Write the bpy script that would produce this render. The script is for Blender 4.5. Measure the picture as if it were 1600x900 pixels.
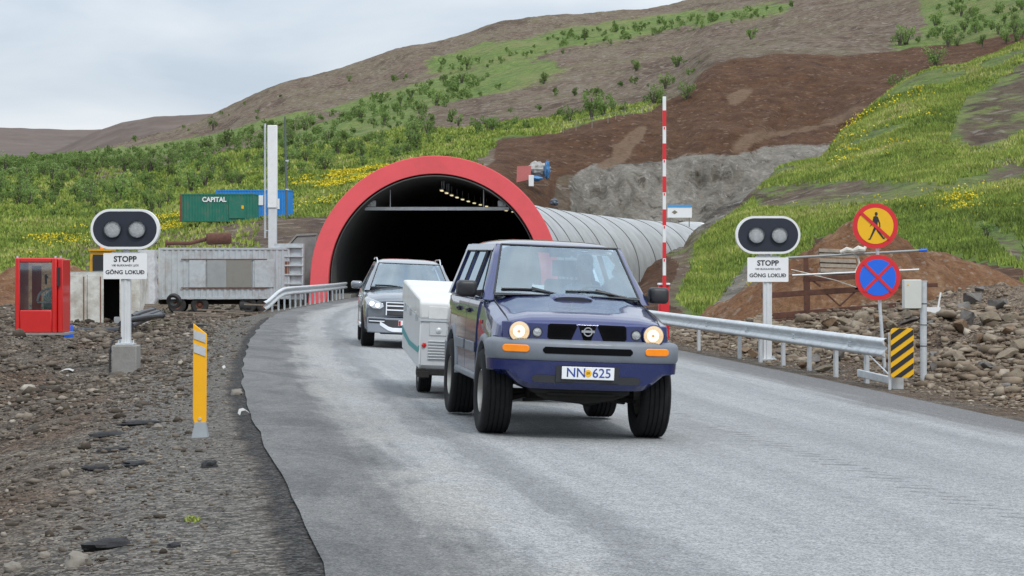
import bpy, bmesh, math, random
import numpy as np
from mathutils import Vector, Matrix, noise as mnoise
R = math.radians
random.seed(7)
rng = np.random.RandomState(7)
scn = bpy.context.scene
for o in list(bpy.data.objects): bpy.data.objects.remove(o)
COL = scn.collection

# ------------------------------------------------------------------ camera
F = 3400.0                     # focal length in pixels of a 1600 px wide frame
CAMZ = 1.7
cam_d = bpy.data.cameras.new('camera'); cam = bpy.data.objects.new('camera', cam_d); COL.objects.link(cam)
cam.location = (0, 0, CAMZ); cam.rotation_euler = (R(90), 0, 0)
cam_d.sensor_width = 36; cam_d.lens = 36 * F / 1600.0; cam_d.shift_y = -0.025
cam_d.clip_start = 0.3; cam_d.clip_end = 20000
scn.camera = cam
# ------------------------------------------------------------------ world, sun, exposure
SUN_EL, SUN_AZ = 52, 150       # azimuth the light comes from, degrees clockwise from +Y
w = bpy.data.worlds.new('World'); scn.world = w; w.use_nodes = True
nt = w.node_tree; nt.nodes.clear()
def N(t, nt=nt, **kw):
    n = nt.nodes.new(t)
    for k, v in kw.items(): setattr(n, k, v)
    return n
out = N('ShaderNodeOutputWorld'); bg = N('ShaderNodeBackground'); bg.inputs[1].default_value = 0.1
sky = N('ShaderNodeTexSky'); sky.sky_type = 'NISHITA'; sky.sun_disc = False
sky.sun_elevation = R(SUN_EL); sky.sun_rotation = R(SUN_AZ); sky.air_density = 1.2; sky.dust_density = 2
tc = N('ShaderNodeTexCoord'); sep = N('ShaderNodeSeparateXYZ'); nt.links.new(tc.outputs['Generated'], sep.inputs[0])
mp = N('ShaderNodeMapping'); mp.inputs['Scale'].default_value = (1.0, 1.0, 3.2); nt.links.new(tc.outputs['Generated'], mp.inputs[0])
n1 = N('ShaderNodeTexNoise'); n1.inputs['Scale'].default_value = 6.5; n1.inputs['Detail'].default_value = 5; n1.inputs['Roughness'].default_value = .5; n1.inputs['Distortion'].default_value = .4
nt.links.new(mp.outputs[0], n1.inputs[0])
cr = N('ShaderNodeValToRGB'); cr.color_ramp.elements[0].position = .33; cr.color_ramp.elements[0].color = (4.95, 5.75, 6.7, 1)
cr.color_ramp.elements[1].position = .66; cr.color_ramp.elements[1].color = (7.3, 7.7, 8.1, 1)
nt.links.new(n1.outputs[0], cr.inputs[0])
# an overcast sky is about three times brighter overhead than at the horizon
mz = N('ShaderNodeMapRange'); mz.inputs['From Min'].default_value = 0.08; mz.inputs['From Max'].default_value = .9
mz.inputs['To Min'].default_value = 1.0; mz.inputs['To Max'].default_value = 2.1
nt.links.new(sep.outputs[2], mz.inputs[0])
vm = N('ShaderNodeVectorMath', operation='SCALE'); nt.links.new(cr.outputs[0], vm.inputs[0]); nt.links.new(mz.outputs[0], vm.inputs['Scale'])
mx = N('ShaderNodeMix', data_type='RGBA'); mx.inputs[0].default_value = .93
nt.links.new(sky.outputs[0], mx.inputs[6]); nt.links.new(vm.outputs[0], mx.inputs[7])
nt.links.new(mx.outputs[2], bg.inputs[0]); nt.links.new(bg.outputs[0], out.inputs[0])
sd = bpy.data.lights.new('sun', 'SUN'); sun = bpy.data.objects.new('sun', sd); COL.objects.link(sun)
sd.energy = 1.5; sd.angle = R(10); sd.color = (1, .96, .9)
a = R(SUN_AZ); e = R(SUN_EL)
sdir = Vector((math.sin(a) * math.cos(e), math.cos(a) * math.cos(e), math.sin(e)))
sun.rotation_euler = sdir.to_track_quat('Z', 'Y').to_euler(); sun.location = (0, 0, 60)
vs = scn.view_settings; vs.view_transform = 'Standard'; vs.look = 'None'; vs.exposure = 0.22; vs.gamma = 1; vs.use_curve_mapping = False
scn.render.resolution_x = 1024; scn.render.resolution_y = 576
scn.cycles.max_bounces = 6; scn.cycles.transparent_max_bounces = 12

# ------------------------------------------------------------------ small tools
def at(x, y, D):               # point seen at photo pixel (x, y) that stands D metres away
    return Vector(((x - 800) * D / F, D, CAMZ + (410 - y) * D / F))
def sm(v, a, b):
    t = np.clip((v - a) / (b - a), 0, 1); return t * t * (3 - 2 * t)
def _h(ix, iy, s):
    v = np.sin(ix * 127.1 + iy * 311.7 + s * 74.7) * 43758.5453
    return v - np.floor(v)
def vnoise(x, y, s=0):
    ix, iy = np.floor(x), np.floor(y); fx, fy = x - ix, y - iy
    fx = fx * fx * (3 - 2 * fx); fy = fy * fy * (3 - 2 * fy)
    a = _h(ix, iy, s); b = _h(ix + 1, iy, s); c = _h(ix, iy + 1, s); d = _h(ix + 1, iy + 1, s)
    return a + (b - a) * fx + (c - a) * fy + (a - b - c + d) * fx * fy
def fbm(x, y, s=0, o=4):
    t = 0; amp = .5
    for k in range(o):
        t = t + amp * (vnoise(x, y, s + k) - .5) * 2; x = x * 2.03 + 7.1; y = y * 2.03 + 3.3; amp *= .5
    return t

# ------------------------------------------------------------------ materials
MATS = {}
def mat(name, col, rough=.6, metal=0, coat=0, bump=0, bscale=30, var=.12, vscale=6, spec=.5, emis=None, estr=0, dirt=None, dscale=2, damt=.5, alpha=1):
    if name in MATS: return MATS[name]
    m = bpy.data.materials.new(name); m.use_nodes = True; nt = m.node_tree; b = nt.nodes['Principled BSDF']; MATS[name] = m
    L = nt.links.new
    b.inputs['Roughness'].default_value = rough; b.inputs['Metallic'].default_value = metal
    b.inputs['Specular IOR Level'].default_value = spec
    if coat: b.inputs['Coat Weight'].default_value = coat; b.inputs['Coat Roughness'].default_value = .04
    tc = N('ShaderNodeTexCoord', nt)
    nz = N('ShaderNodeTexNoise', nt); nz.inputs['Scale'].default_value = vscale; nz.inputs['Detail'].default_value = 6; nz.inputs['Roughness'].default_value = .65
    L(tc.outputs['Object'], nz.inputs[0])
    mr = N('ShaderNodeMapRange', nt); mr.inputs['From Min'].default_value = .25; mr.inputs['From Max'].default_value = .75
    mr.inputs['To Min'].default_value = 1 - var; mr.inputs['To Max'].default_value = 1 + var; L(nz.outputs[0], mr.inputs[0])
    sc = N('ShaderNodeVectorMath', nt, operation='SCALE'); sc.inputs[0].default_value = col[:3]; L(mr.outputs[0], sc.inputs['Scale'])
    src = sc.outputs[0]
    if dirt:
        n2 = N('ShaderNodeTexNoise', nt); n2.inputs['Scale'].default_value = dscale; n2.inputs['Detail'].default_value = 8; n2.inputs['Roughness'].default_value = .7; L(tc.outputs['Object'], n2.inputs[0])
        m2 = N('ShaderNodeMapRange', nt); m2.inputs['From Min'].default_value = .62 - damt * .3; m2.inputs['From Max'].default_value = .80 - damt * .2; m2.inputs['To Max'].default_value = damt; L(n2.outputs[0], m2.inputs[0])
        mm = N('ShaderNodeMix', nt, data_type='RGBA'); L(m2.outputs[0], mm.inputs[0]); L(src, mm.inputs[6]); mm.inputs[7].default_value = (*dirt[:3], 1); src = mm.outputs[2]
    L(src, b.inputs['Base Color'])
    if bump:
        n3 = N('ShaderNodeTexNoise', nt); n3.inputs['Scale'].default_value = bscale; n3.inputs['Detail'].default_value = 6; L(tc.outputs['Object'], n3.inputs[0])
        bp = N('ShaderNodeBump', nt); bp.inputs['Strength'].default_value = bump; bp.inputs['Distance'].default_value = .02; L(n3.outputs[0], bp.inputs['Height']); L(bp.outputs[0], b.inputs['Normal'])
    if emis:
        b.inputs['Emission Color'].default_value = (*emis, 1); b.inputs['Emission Strength'].default_value = estr
    return m
def glass_mat(name, tint=(.55, .65, .68), refl=.09, rough=.02, base=.0):
    m = bpy.data.materials.new(name); m.use_nodes = True; nt = m.node_tree; nt.nodes.clear(); MATS[name] = m
    L = nt.links.new; o = N('ShaderNodeOutputMaterial', nt)
    tr = N('ShaderNodeBsdfTransparent', nt); tr.inputs[0].default_value = (*tint, 1)
    gl = N('ShaderNodeBsdfGlossy', nt); gl.inputs['Roughness'].default_value = rough; gl.inputs[0].default_value = (.78, .91, 1, 1)
    fr = N('ShaderNodeFresnel', nt); fr.inputs[0].default_value = 1.5
    tc = N('ShaderNodeTexCoord', nt); nz = N('ShaderNodeTexNoise', nt); nz.inputs['Scale'].default_value = 3; nz.inputs['Detail'].default_value = 5; L(tc.outputs['Object'], nz.inputs[0])
    ad = N('ShaderNodeMath', nt, operation='MULTIPLY_ADD'); L(nz.outputs[0], ad.inputs[0]); ad.inputs[1].default_value = .12; L(fr.outputs[0], ad.inputs[2])
    a2 = N('ShaderNodeMath', nt, operation='ADD', use_clamp=True); L(ad.outputs[0], a2.inputs[0]); a2.inputs[1].default_value = refl
    mx = N('ShaderNodeMixShader', nt); L(a2.outputs[0], mx.inputs[0]); L(tr.outputs[0], mx.inputs[1]); L(gl.outputs[0], mx.inputs[2]); L(mx.outputs[0], o.inputs[0])
    return m

# ------------------------------------------------------------------ mesh builder
def frame(d, up=Vector((0, 0, 1))):
    d = Vector(d).normalized(); up = Vector(up)
    if abs(d.dot(up)) > .99: up = Vector((1, 0, 0))
    s = d.cross(up).normalized(); u = s.cross(d).normalized(); return s, u
class MB:
    def __init__(s): s.v = []; s.f = []; s.mi = []; s.cur = 0
    def add(s, vs, fs):
        o = len(s.v); s.v += [tuple(p) for p in vs]; s.f += [tuple(i + o for i in f) for f in fs]; s.mi += [s.cur] * len(fs); return s
    def box(s, c, d, rot=None):
        hx, hy, hz = d[0] / 2, d[1] / 2, d[2] / 2
        p = [Vector((a * hx, b * hy, e * hz)) for e in (-1, 1) for b in (-1, 1) for a in (-1, 1)]
        if rot is not None:
            M = rot if isinstance(rot, Matrix) else Matrix.Rotation(rot, 3, 'Z'); p = [M @ q for q in p]
        c = Vector(c); return s.add([q + c for q in p], [(0, 2, 3, 1), (4, 5, 7, 6), (0, 1, 5, 4), (2, 6, 7, 3), (0, 4, 6, 2), (1, 3, 7, 5)])
    def beam(s, a, b, w, h, up=(0, 0, 1)):       # rectangular bar from a to b
        a = Vector(a); b = Vector(b); sd, u = frame(b - a, up); q = []
        for p in (a, b):
            for i, j in ((-1, -1), (1, -1), (1, 1), (-1, 1)): q.append(p + sd * (w / 2 * i) + u * (h / 2 * j))
        return s.add(q, [(3, 2, 1, 0), (4, 5, 6, 7), (0, 1, 5, 4), (1, 2, 6, 5), (2, 3, 7, 6), (3, 0, 4, 7)])
    def cyl(s, a, b, r, r2=None, n=16):
        a = Vector(a); b = Vector(b); r2 = r if r2 is None else r2; sd, u = frame(b - a)
        q = [p + sd * (rr * math.cos(2 * math.pi * k / n)) + u * (rr * math.sin(2 * math.pi * k / n)) for p, rr in ((a, r), (b, r2)) for k in range(n)]
        f = [(k, (k + 1) % n, n + (k + 1) % n, n + k) for k in range(n)] + [tuple(range(n))[::-1], tuple(range(n, 2 * n))]
        return s.add(q, f)
    def tube(s, pts, r, n=8):
        pts = [Vector(p) for p in pts]; q = []; f = []; u = None
        for i, p in enumerate(pts):
            d = (pts[min(i + 1, len(pts) - 1)] - pts[max(i - 1, 0)]); sd, uu = frame(d)
            if u is not None:
                if sd.dot(psd) < 0: sd, uu = -sd, -uu
            psd = sd; u = uu; rr = r[i] if isinstance(r, (list, tuple)) else r
            q += [p + sd * (rr * math.cos(2 * math.pi * k / n)) + uu * (rr * math.sin(2 * math.pi * k / n)) for k in range(n)]
        for i in range(len(pts) - 1): f += [(i * n + k, i * n + (k + 1) % n, (i + 1) * n + (k + 1) % n, (i + 1) * n + k) for k in range(n)]
        f += [tuple(range(n))[::-1], tuple(range(len(q) - n, len(q)))]
        return s.add(q, f)
    def loft(s, secs, closed=True, caps=True):
        n = len(secs[0]); q = [p for c in secs for p in c]; f = []
        for i in range(len(secs) - 1):
            for k in range(n if closed else n - 1):
                f.append((i * n + k, i * n + (k + 1) % n, (i + 1) * n + (k + 1) % n, (i + 1) * n + k))
        if caps and closed: f += [tuple(range(n))[::-1], tuple(range(len(q) - n, len(q)))]
        return s.add(q, f)
    def prism(s, poly, o, ux, uy, t):            # poly in 2D, plane origin o with axes ux, uy, thickness t along ux x uy
        o = Vector(o); ux = Vector(ux).normalized(); uy = Vector(uy).normalized(); nn = ux.cross(uy).normalized() * t; n = len(poly)
        q = [o + ux * p[0] + uy * p[1] for p in poly]; q += [p + nn for p in q]
        return s.add(q, [tuple(range(n))[::-1], tuple(range(n, 2 * n))] + [(k, (k + 1) % n, n + (k + 1) % n, n + k) for k in range(n)])
    def lathe(s, prof, c, ax, n=32):             # prof [(r, h)] around axis ax through c; closed when prof closes
        c = Vector(c); ax = Vector(ax).normalized(); sd, u = frame(ax); q = []
        for k in range(n):
            d = sd * math.cos(2 * math.pi * k / n) + u * math.sin(2 * math.pi * k / n)
            q += [c + d * r + ax * h for r, h in prof]
        m = len(prof); f = [(k * m + j, k * m + j + 1, ((k + 1) % n) * m + j + 1, ((k + 1) % n) * m + j) for k in range(n) for j in range(m - 1)]
        return s.add(q, f)
    def build(s, name, mats, parent=None, bevel=0, smooth=True, ang=32, loc=None, fix=True, seg=2):
        me = bpy.data.meshes.new(name); me.from_pydata(s.v, [], s.f)
        if not isinstance(mats, (list, tuple)): mats = [mats]
        for m in mats: me.materials.append(m)
        if len(mats) > 1: me.polygons.foreach_set('material_index', s.mi)
        if fix:
            bm = bmesh.new(); bm.from_mesh(me); bmesh.ops.recalc_face_normals(bm, faces=bm.faces); bm.to_mesh(me); bm.free()
        me.update()
        if smooth:
            me.polygons.foreach_set('use_smooth', [True] * len(me.polygons)); me.set_sharp_from_angle(angle=R(ang))
        o = bpy.data.objects.new(name, me); COL.objects.link(o)
        if parent is not None: o.parent = parent
        if loc is not None: o.location = loc
        if bevel:
            b = o.modifiers.new('bevel', 'BEVEL'); b.width = bevel; b.segments = seg; b.limit_method = 'ANGLE'; b.angle_limit = R(35)
        return o
def rrect(w, h, r, n=5):
    p = []
    for cx, cy, a0 in ((w / 2 - r, h / 2 - r, 0), (-w / 2 + r, h / 2 - r, 90), (-w / 2 + r, -h / 2 + r, 180), (w / 2 - r, -h / 2 + r, 270)):
        for k in range(n + 1):
            a = R(a0 + 90 * k / n); p.append((cx + r * math.cos(a), cy + r * math.sin(a)))
    return p
def circ(r, n=40, cx=0, cy=0): return [(cx + r * math.cos(2 * math.pi * k / n), cy + r * math.sin(2 * math.pi * k / n)) for k in range(n)]
def tag(o, label=None, cat=None, group=None, kind=None):
    if label: o['label'] = label
    if cat: o['category'] = cat
    if group: o['group'] = group
    if kind: o['kind'] = kind
    return o
def thing(name, label, cat, loc=(0, 0, 0), rz=0, group=None):
    o = bpy.data.objects.new(name, None); COL.objects.link(o); o.location = loc; o.rotation_euler = (0, 0, rz); o.empty_display_size = .2
    return tag(o, label, cat, group)
def copy_tree(o, parent=None):
    c = o.copy(); COL.objects.link(c); c.parent = parent
    for ch in list(o.children): copy_tree(ch, c)
    return c
def text(name, s, size, m, parent, loc, rot=(R(90), 0, 0), thick=.002, bold=0, sx=1, align='CENTER'):
    cu = bpy.data.curves.new('txt', 'FONT'); cu.body = s; cu.size = size; cu.align_x = align; cu.align_y = 'CENTER'; cu.extrude = thick; cu.offset = bold; cu.resolution_u = 3
    t = bpy.data.objects.new('txt', cu); COL.objects.link(t); bpy.context.view_layer.update()
    me = bpy.data.meshes.new_from_object(t.evaluated_get(bpy.context.evaluated_depsgraph_get())); bpy.data.objects.remove(t)
    me.name = name; me.materials.clear(); me.materials.append(m)
    o = bpy.data.objects.new(name, me); COL.objects.link(o); o.parent = parent; o.location = loc; o.rotation_euler = rot; o.scale = (sx, 1, 1)
    return o
def boolean(o, cutter, op='DIFFERENCE'):
    md = o.modifiers.new('cut', 'BOOLEAN'); md.operation = op; md.object = cutter; md.solver = 'EXACT'
    bpy.context.view_layer.update()
    me = bpy.data.meshes.new_from_object(o.evaluated_get(bpy.context.evaluated_depsgraph_get()))
    o.modifiers.clear(); o.data = me
    me.polygons.foreach_set('use_smooth', [True] * len(me.polygons)); me.set_sharp_from_angle(angle=R(32))
    bpy.data.objects.remove(cutter)
# ================================================================== THE SETTING
# ------------------------------------------------------------------ road geometry
YL = [-20, 0, 11.6, 15.1, 17.7, 19.8, 23.6, 26.1, 35, 46, 58, 70, 88, 106]
XLt = [3.8, .72, -1.07, -1.56, -1.95, -2.32, -2.86, -3.24, -4.33, -5.5, -6.6, -7.4, -7.8, -7.7]
YRt = [-20, 0, 11.6, 17.7, 25.9, 35.8, 49, 60, 70, 85, 106]
XRt = [16, 11, 8.9, 7.6, 6.3, 5.25, 3.6, 2.3, 1.4, .6, .4]
def XL(Y): return np.interp(Y, YL, XLt)
def XR(Y): return np.interp(Y, YRt, XRt)
def crossfall(Y): return .04 * (1 - sm(np.asarray(Y, float), 60, 100))
def roadz(X, Y):
    xc = (XL(Y) + XR(Y)) / 2; base = -.06 * (1 - sm(np.asarray(Y, float), 50, 100))
    return base - crossfall(Y) * (X - xc)
# tunnel centre line, t metres beyond the portal
TC = [(-3.7, 106.0)]
for _k in range(1, 181):
    _th = R(1 + .12 * _k); TC.append((TC[-1][0] + math.sin(_th), TC[-1][1] + math.cos(_th)))
def tun(t):
    i = int(min(max(t, 0), 179)); f = t - i; a, b = TC[i], TC[i + 1]; th = R(1 + .12 * t)
    return a[0] + (b[0] - a[0]) * f, a[1] + (b[1] - a[1]) * f, th

def set_attr(me, name, arr, dom='POINT', typ='FLOAT'):
    at_ = me.attributes.new(name, typ, dom)
    if typ == 'FLOAT': at_.data.foreach_set('value', np.asarray(arr, dtype=np.float32).ravel())
    else: at_.data.foreach_set('color', np.asarray(arr, dtype=np.float32).ravel())
def grid_mesh(name, P, m, kind='structure', attrs={}, smooth=True):      # P (rows, cols, 3)
    r, c = P.shape[:2]; me = bpy.data.meshes.new(name)
    idx = np.arange(r * c).reshape(r, c); q = np.stack([idx[:-1, :-1], idx[:-1, 1:], idx[1:, 1:], idx[1:, :-1]], -1).reshape(-1, 4)
    me.vertices.add(r * c); me.vertices.foreach_set('co', P.reshape(-1).astype(np.float32))
    me.loops.add(q.size); me.loops.foreach_set('vertex_index', q.ravel().astype(np.int32))
    me.polygons.add(len(q)); me.polygons.foreach_set('loop_start', np.arange(0, q.size, 4, dtype=np.int32)); me.polygons.foreach_set('loop_total', np.full(len(q), 4, dtype=np.int32))
    me.update(calc_edges=True)
    for k, v in attrs.items(): set_attr(me, k, v, typ='FLOAT' if np.asarray(v).size == r * c else 'FLOAT_COLOR')
    me.materials.append(m)
    if smooth: me.polygons.foreach_set('use_smooth', [True] * len(q))
    o = bpy.data.objects.new(name, me); COL.objects.link(o)
    if kind: o['kind'] = kind
    return o
def soup(name, V, Fc, mats, mi=None, kind='stuff', parent=None, smooth=False, attrs={}):   # V (n,3), Fc (m,k)
    me = bpy.data.meshes.new(name); V = np.asarray(V, np.float32); Fc = np.asarray(Fc, np.int32); k = Fc.shape[1]
    me.vertices.add(len(V)); me.vertices.foreach_set('co', V.ravel()); me.loops.add(Fc.size); me.loops.foreach_set('vertex_index', Fc.ravel())
    me.polygons.add(len(Fc)); me.polygons.foreach_set('loop_start', np.arange(0, Fc.size, k, dtype=np.int32)); me.polygons.foreach_set('loop_total', np.full(len(Fc), k, dtype=np.int32))
    if mi is not None: me.polygons.foreach_set('material_index', np.asarray(mi, np.int32))
    me.update(calc_edges=True)
    for kk, v in attrs.items(): set_attr(me, kk, v)
    for m in (mats if isinstance(mats, list) else [mats]): me.materials.append(m)
    if smooth: me.polygons.foreach_set('use_smooth', [True] * len(Fc))
    o = bpy.data.objects.new(name, me); COL.objects.link(o)
    if parent is not None: o.parent = parent
    if kind: o['kind'] = kind
    return o

class NG:      # tiny node-graph writer
    def __init__(s, name, rough=.9):
        s.m = bpy.data.materials.new(name); s.m.use_nodes = True; s.nt = s.m.node_tree; s.b = s.nt.nodes['Principled BSDF']; s.b.inputs['Roughness'].default_value = rough
        s.b.inputs['Specular IOR Level'].default_value = .25; MATS[name] = s.m
        s.tc = s.n('ShaderNodeTexCoord').outputs['Object']
    def n(s, t, **k): return N(t, s.nt, **k)
    def L(s, a, b): s.nt.links.new(a, b)
    def map(s, scale, v=None):
        m = s.n('ShaderNodeMapping'); m.inputs['Scale'].default_value = scale; s.L(v or s.tc, m.inputs[0]); return m.outputs[0]
    def noise(s, scale, detail=5, rough=.6, v=None, dist=0):
        n = s.n('ShaderNodeTexNoise'); n.inputs['Scale'].default_value = scale; n.inputs['Detail'].default_value = detail; n.inputs['Roughness'].default_value = rough; n.inputs['Distortion'].default_value = dist
        s.L(v or s.tc, n.inputs[0]); return n.outputs[0]
    def voro(s, scale, v=None, feature='F1', out='Distance', rnd=1):
        n = s.n('ShaderNodeTexVoronoi', feature=feature); n.inputs['Scale'].default_value = scale; n.inputs['Randomness'].default_value = rnd; s.L(v or s.tc, n.inputs[0]); return n.outputs[out]
    def rng(s, v, a, b, c=0, d=1):
        n = s.n('ShaderNodeMapRange'); n.interpolation_type = 'SMOOTHSTEP'
        for i, x in zip((1, 2, 3, 4), (a, b, c, d)): n.inputs[i].default_value = x
        s.L(v, n.inputs[0]); return n.outputs[0]
    def math(s, op, a, b=0, c=0):
        n = s.n('ShaderNodeMath', operation=op)
        for i, x in enumerate((a, b, c)):
            if isinstance(x, (int, float)): n.inputs[i].default_value = x
            else: s.L(x, n.inputs[i])
        return n.outputs[0]
    def mix(s, f, a, b, mode='MIX'):
        n = s.n('ShaderNodeMix', data_type='RGBA', blend_type=mode)
        for i, x in ((0, f), (6, a), (7, b)):
            if isinstance(x, (int, float)): n.inputs[i].default_value = x
            elif isinstance(x, tuple): n.inputs[i].default_value = (*x[:3], 1)
            else: s.L(x, n.inputs[i])
        return n.outputs[2]
    def attr(s, name, out='Fac'): n = s.n('ShaderNodeAttribute', attribute_name=name); return n.outputs[out]
    def sep(s, v): n = s.n('ShaderNodeSeparateXYZ'); s.L(v, n.inputs[0]); return n.outputs
    def ramp(s, v, els):
        n = s.n('ShaderNodeValToRGB'); e = n.color_ramp.elements
        for i, (p, c) in enumerate(els):
            x = e[i] if i < 2 else e.new(p)
            x.position = p; x.color = (*c, 1)
        s.L(v, n.inputs[0]); return n.outputs[0]
    def bump(s, h, strength=.5, dist=.05, prev=None):
        n = s.n('ShaderNodeBump'); n.inputs['Strength'].default_value = strength; n.inputs['Distance'].default_value = dist; s.L(h, n.inputs['Height'])
        if prev: s.L(prev, n.inputs['Normal'])
        return n.outputs[0]
    def done(s, col, nrm=None, rough=None):
        s.L(col, s.b.inputs['Base Color'])
        if nrm: s.L(nrm, s.b.inputs['Normal'])
        if rough: s.L(rough, s.b.inputs['Roughness'])
        return s.m

# ------------------------------------------------------------------ ground materials
def gravel_material():
    g = NG('gravel')
    big = g.noise(.35, 6, .6); mid = g.noise(2.2, 7, .7); fine = g.noise(38, 3, .7)
    cell = g.voro(24, out='Color'); cs = g.sep(cell)[0]; cell2 = g.sep(g.voro(70, out='Color'))[1]
    col = g.ramp(mid, [(.28, (.034, .025, .018)), (.5, (.078, .062, .047)), (.74, (.165, .140, .112))])
    col = g.mix(g.rng(big, .44, .62, 0, .8), col, (.072, .044, .027))
    ch = g.rng(cs, 0, 1, .45, 1.75); c2 = g.rng(cell2, 0, 1, .55, 1.55)
    col = g.mix(.8, col, g.n('ShaderNodeCombineXYZ').outputs[0], 'MIX') if False else col
    v = g.n('ShaderNodeVectorMath', operation='SCALE'); g.L(col, v.inputs[0]); g.L(g.math('MULTIPLY', ch, c2), v.inputs['Scale']); col = v.outputs[0]
    ed = g.attr('edge')                                    # metres outside the left asphalt edge
    wob = g.math('ADD', ed, g.math('MULTIPLY', g.math('SUBTRACT', g.noise(1.6, 9, .72), .5), .5))
    tar = g.math('MULTIPLY', g.rng(wob, -.3, -.2), g.rng(wob, .10, .25, 1, 0))
    v2 = g.n('ShaderNodeVectorMath', operation='SCALE'); v2.inputs[0].default_value = (.105, .102, .094); g.L(g.math('MULTIPLY', ch, c2), v2.inputs['Scale'])
    shoulder = g.math('MULTIPLY', g.rng(wob, .1, .25), g.rng(wob, 1.0, 2.0, 1, 0))
    col = g.mix(g.math('MULTIPLY', shoulder, .7), col, v2.outputs[0])
    vt_ = g.n('ShaderNodeVectorMath', operation='SCALE'); vt_.inputs[0].default_value = (.030, .029, .028); g.L(g.math('MULTIPLY', g.rng(cs, 0, 1, .35, 1.6), g.rng(cell2, 0, 1, .3, 2.2)), vt_.inputs['Scale']); col = g.mix(g.math('MULTIPLY', tar, g.rng(g.noise(5, 6, .75), .30, .42)), col, vt_.outputs[0])
    ea = g.attr('earth'); ve = g.n('ShaderNodeVectorMath', operation='SCALE'); g.L(g.mix(g.rng(mid, .35, .65), (.085, .058, .038), (.16, .122, .085)), ve.inputs[0]); g.L(g.math('MULTIPLY', ch, c2), ve.inputs['Scale'])
    col = g.mix(g.math('MULTIPLY', ea, .85), col, ve.outputs[0])
    h = g.math('ADD', g.math('MULTIPLY', g.voro(24), -1.0), g.math('MULTIPLY', fine, .5))
    nr = g.bump(g.math('ADD', h, g.math('MULTIPLY', mid, 2.0)), .75, .05)
    return g.done(col, nr)
def road_material():
    g = NG('asphalt', .82)
    uv = g.attr('across'); al = g.attr('along'); rt = g.attr('fromright')
    comb = g.n('ShaderNodeCombineXYZ'); g.L(uv, comb.inputs[0]); g.L(al, comb.inputs[1]); S = comb.outputs[0]
    st = g.noise(1.0, 7, .62, g.map((2.6, .13, 1), S), .6); st2 = g.noise(1.0, 8, .65, g.map((1.1, .45, 1), S), .8)
    wob = g.math('ADD', uv, g.math('ADD', g.math('MULTIPLY', g.math('SUBTRACT', st, .5), .9), g.math('MULTIPLY', g.math('SUBTRACT', st2, .5), .8)))
    base = g.mix(g.rng(st, .25, .75), (.238, .246, .250), (.292, .299, .301))
    dark = (.090, .091, .093)
    dk = g.mix(g.rng(st2, .35, .65), dark, (.15, .15, .148)); dk = g.mix(g.rng(g.noise(14, 6, .8), .5, .7, 0, .6), dk, (.17, .165, .155)); col = g.mix(g.rng(wob, .62, 1.25), dk, base)
    dust = g.math('MULTIPLY', g.rng(wob, .65, 1.1), g.rng(wob, 1.3, 1.7, 1, 0))
    dust = g.math('MULTIPLY', dust, g.rng(st2, .36, .62))
    col = g.mix(g.math('MULTIPLY', dust, .6), col, (.27, .255, .232))
    band = g.math('MULTIPLY', g.rng(wob, 1.5, 1.7), g.rng(wob, 1.8, 2.3, 1, 0))
    col = g.mix(g.math('MULTIPLY', band, .55), col, (.13, .135, .14))
    wr = g.math('ADD', rt, g.math('MULTIPLY', g.math('SUBTRACT', st, .5), 2.0))
    col = g.mix(g.rng(wr, .6, 1.7, .85, 0), col, (.115, .113, .112))
    for c0, wd, k in ((5.9, .5, .22), (7.5, .45, .3), (4.1, .4, .15)):          # old wheel paths and seams
        d = g.math('ABSOLUTE', g.math('SUBTRACT', wob, c0)); col = g.mix(g.rng(d, 0, wd, k, 0), col, (.15, .155, .16))
    # centre rumble: short worn transverse marks
    d = g.math('ABSOLUTE', g.math('SUBTRACT', g.math('ADD', uv, g.math('MULTIPLY', g.math('SUBTRACT', st, .5), .25)), 5.02))
    sw = g.math('SINE', g.math('MULTIPLY', g.math('ADD', al, g.math('MULTIPLY', g.noise(2.5, 3), .25)), 22))
    ru = g.math('MULTIPLY', g.math('MULTIPLY', g.rng(d, .1, .24, 1, 0), g.rng(sw, .1, .8)), g.rng(g.noise(3.5, 6, .8), .42, .58))
    col = g.mix(g.math('MULTIPLY', ru, .5), col, (.045, .047, .05))
    chips = g.sep(g.voro(85, out='Color'))[0]; sp = g.noise(120, 3, .8); bl = g.noise(9, 5, .7)
    f = g.math('MULTIPLY', g.math('MULTIPLY', g.rng(chips, 0, 1, .66, 1.38), g.rng(sp, .25, .75, .78, 1.25)), g.rng(bl, .3, .7, .88, 1.1))
    v = g.n('ShaderNodeVectorMath', operation='SCALE'); g.L(col, v.inputs[0]); g.L(f, v.inputs['Scale'])
    nr = g.bump(g.math('ADD', g.math('MULTIPLY', g.voro(85), -1), g.math('MULTIPLY', sp, .6)), .5, .012)
    return g.done(v.outputs[0], nr)
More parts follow.
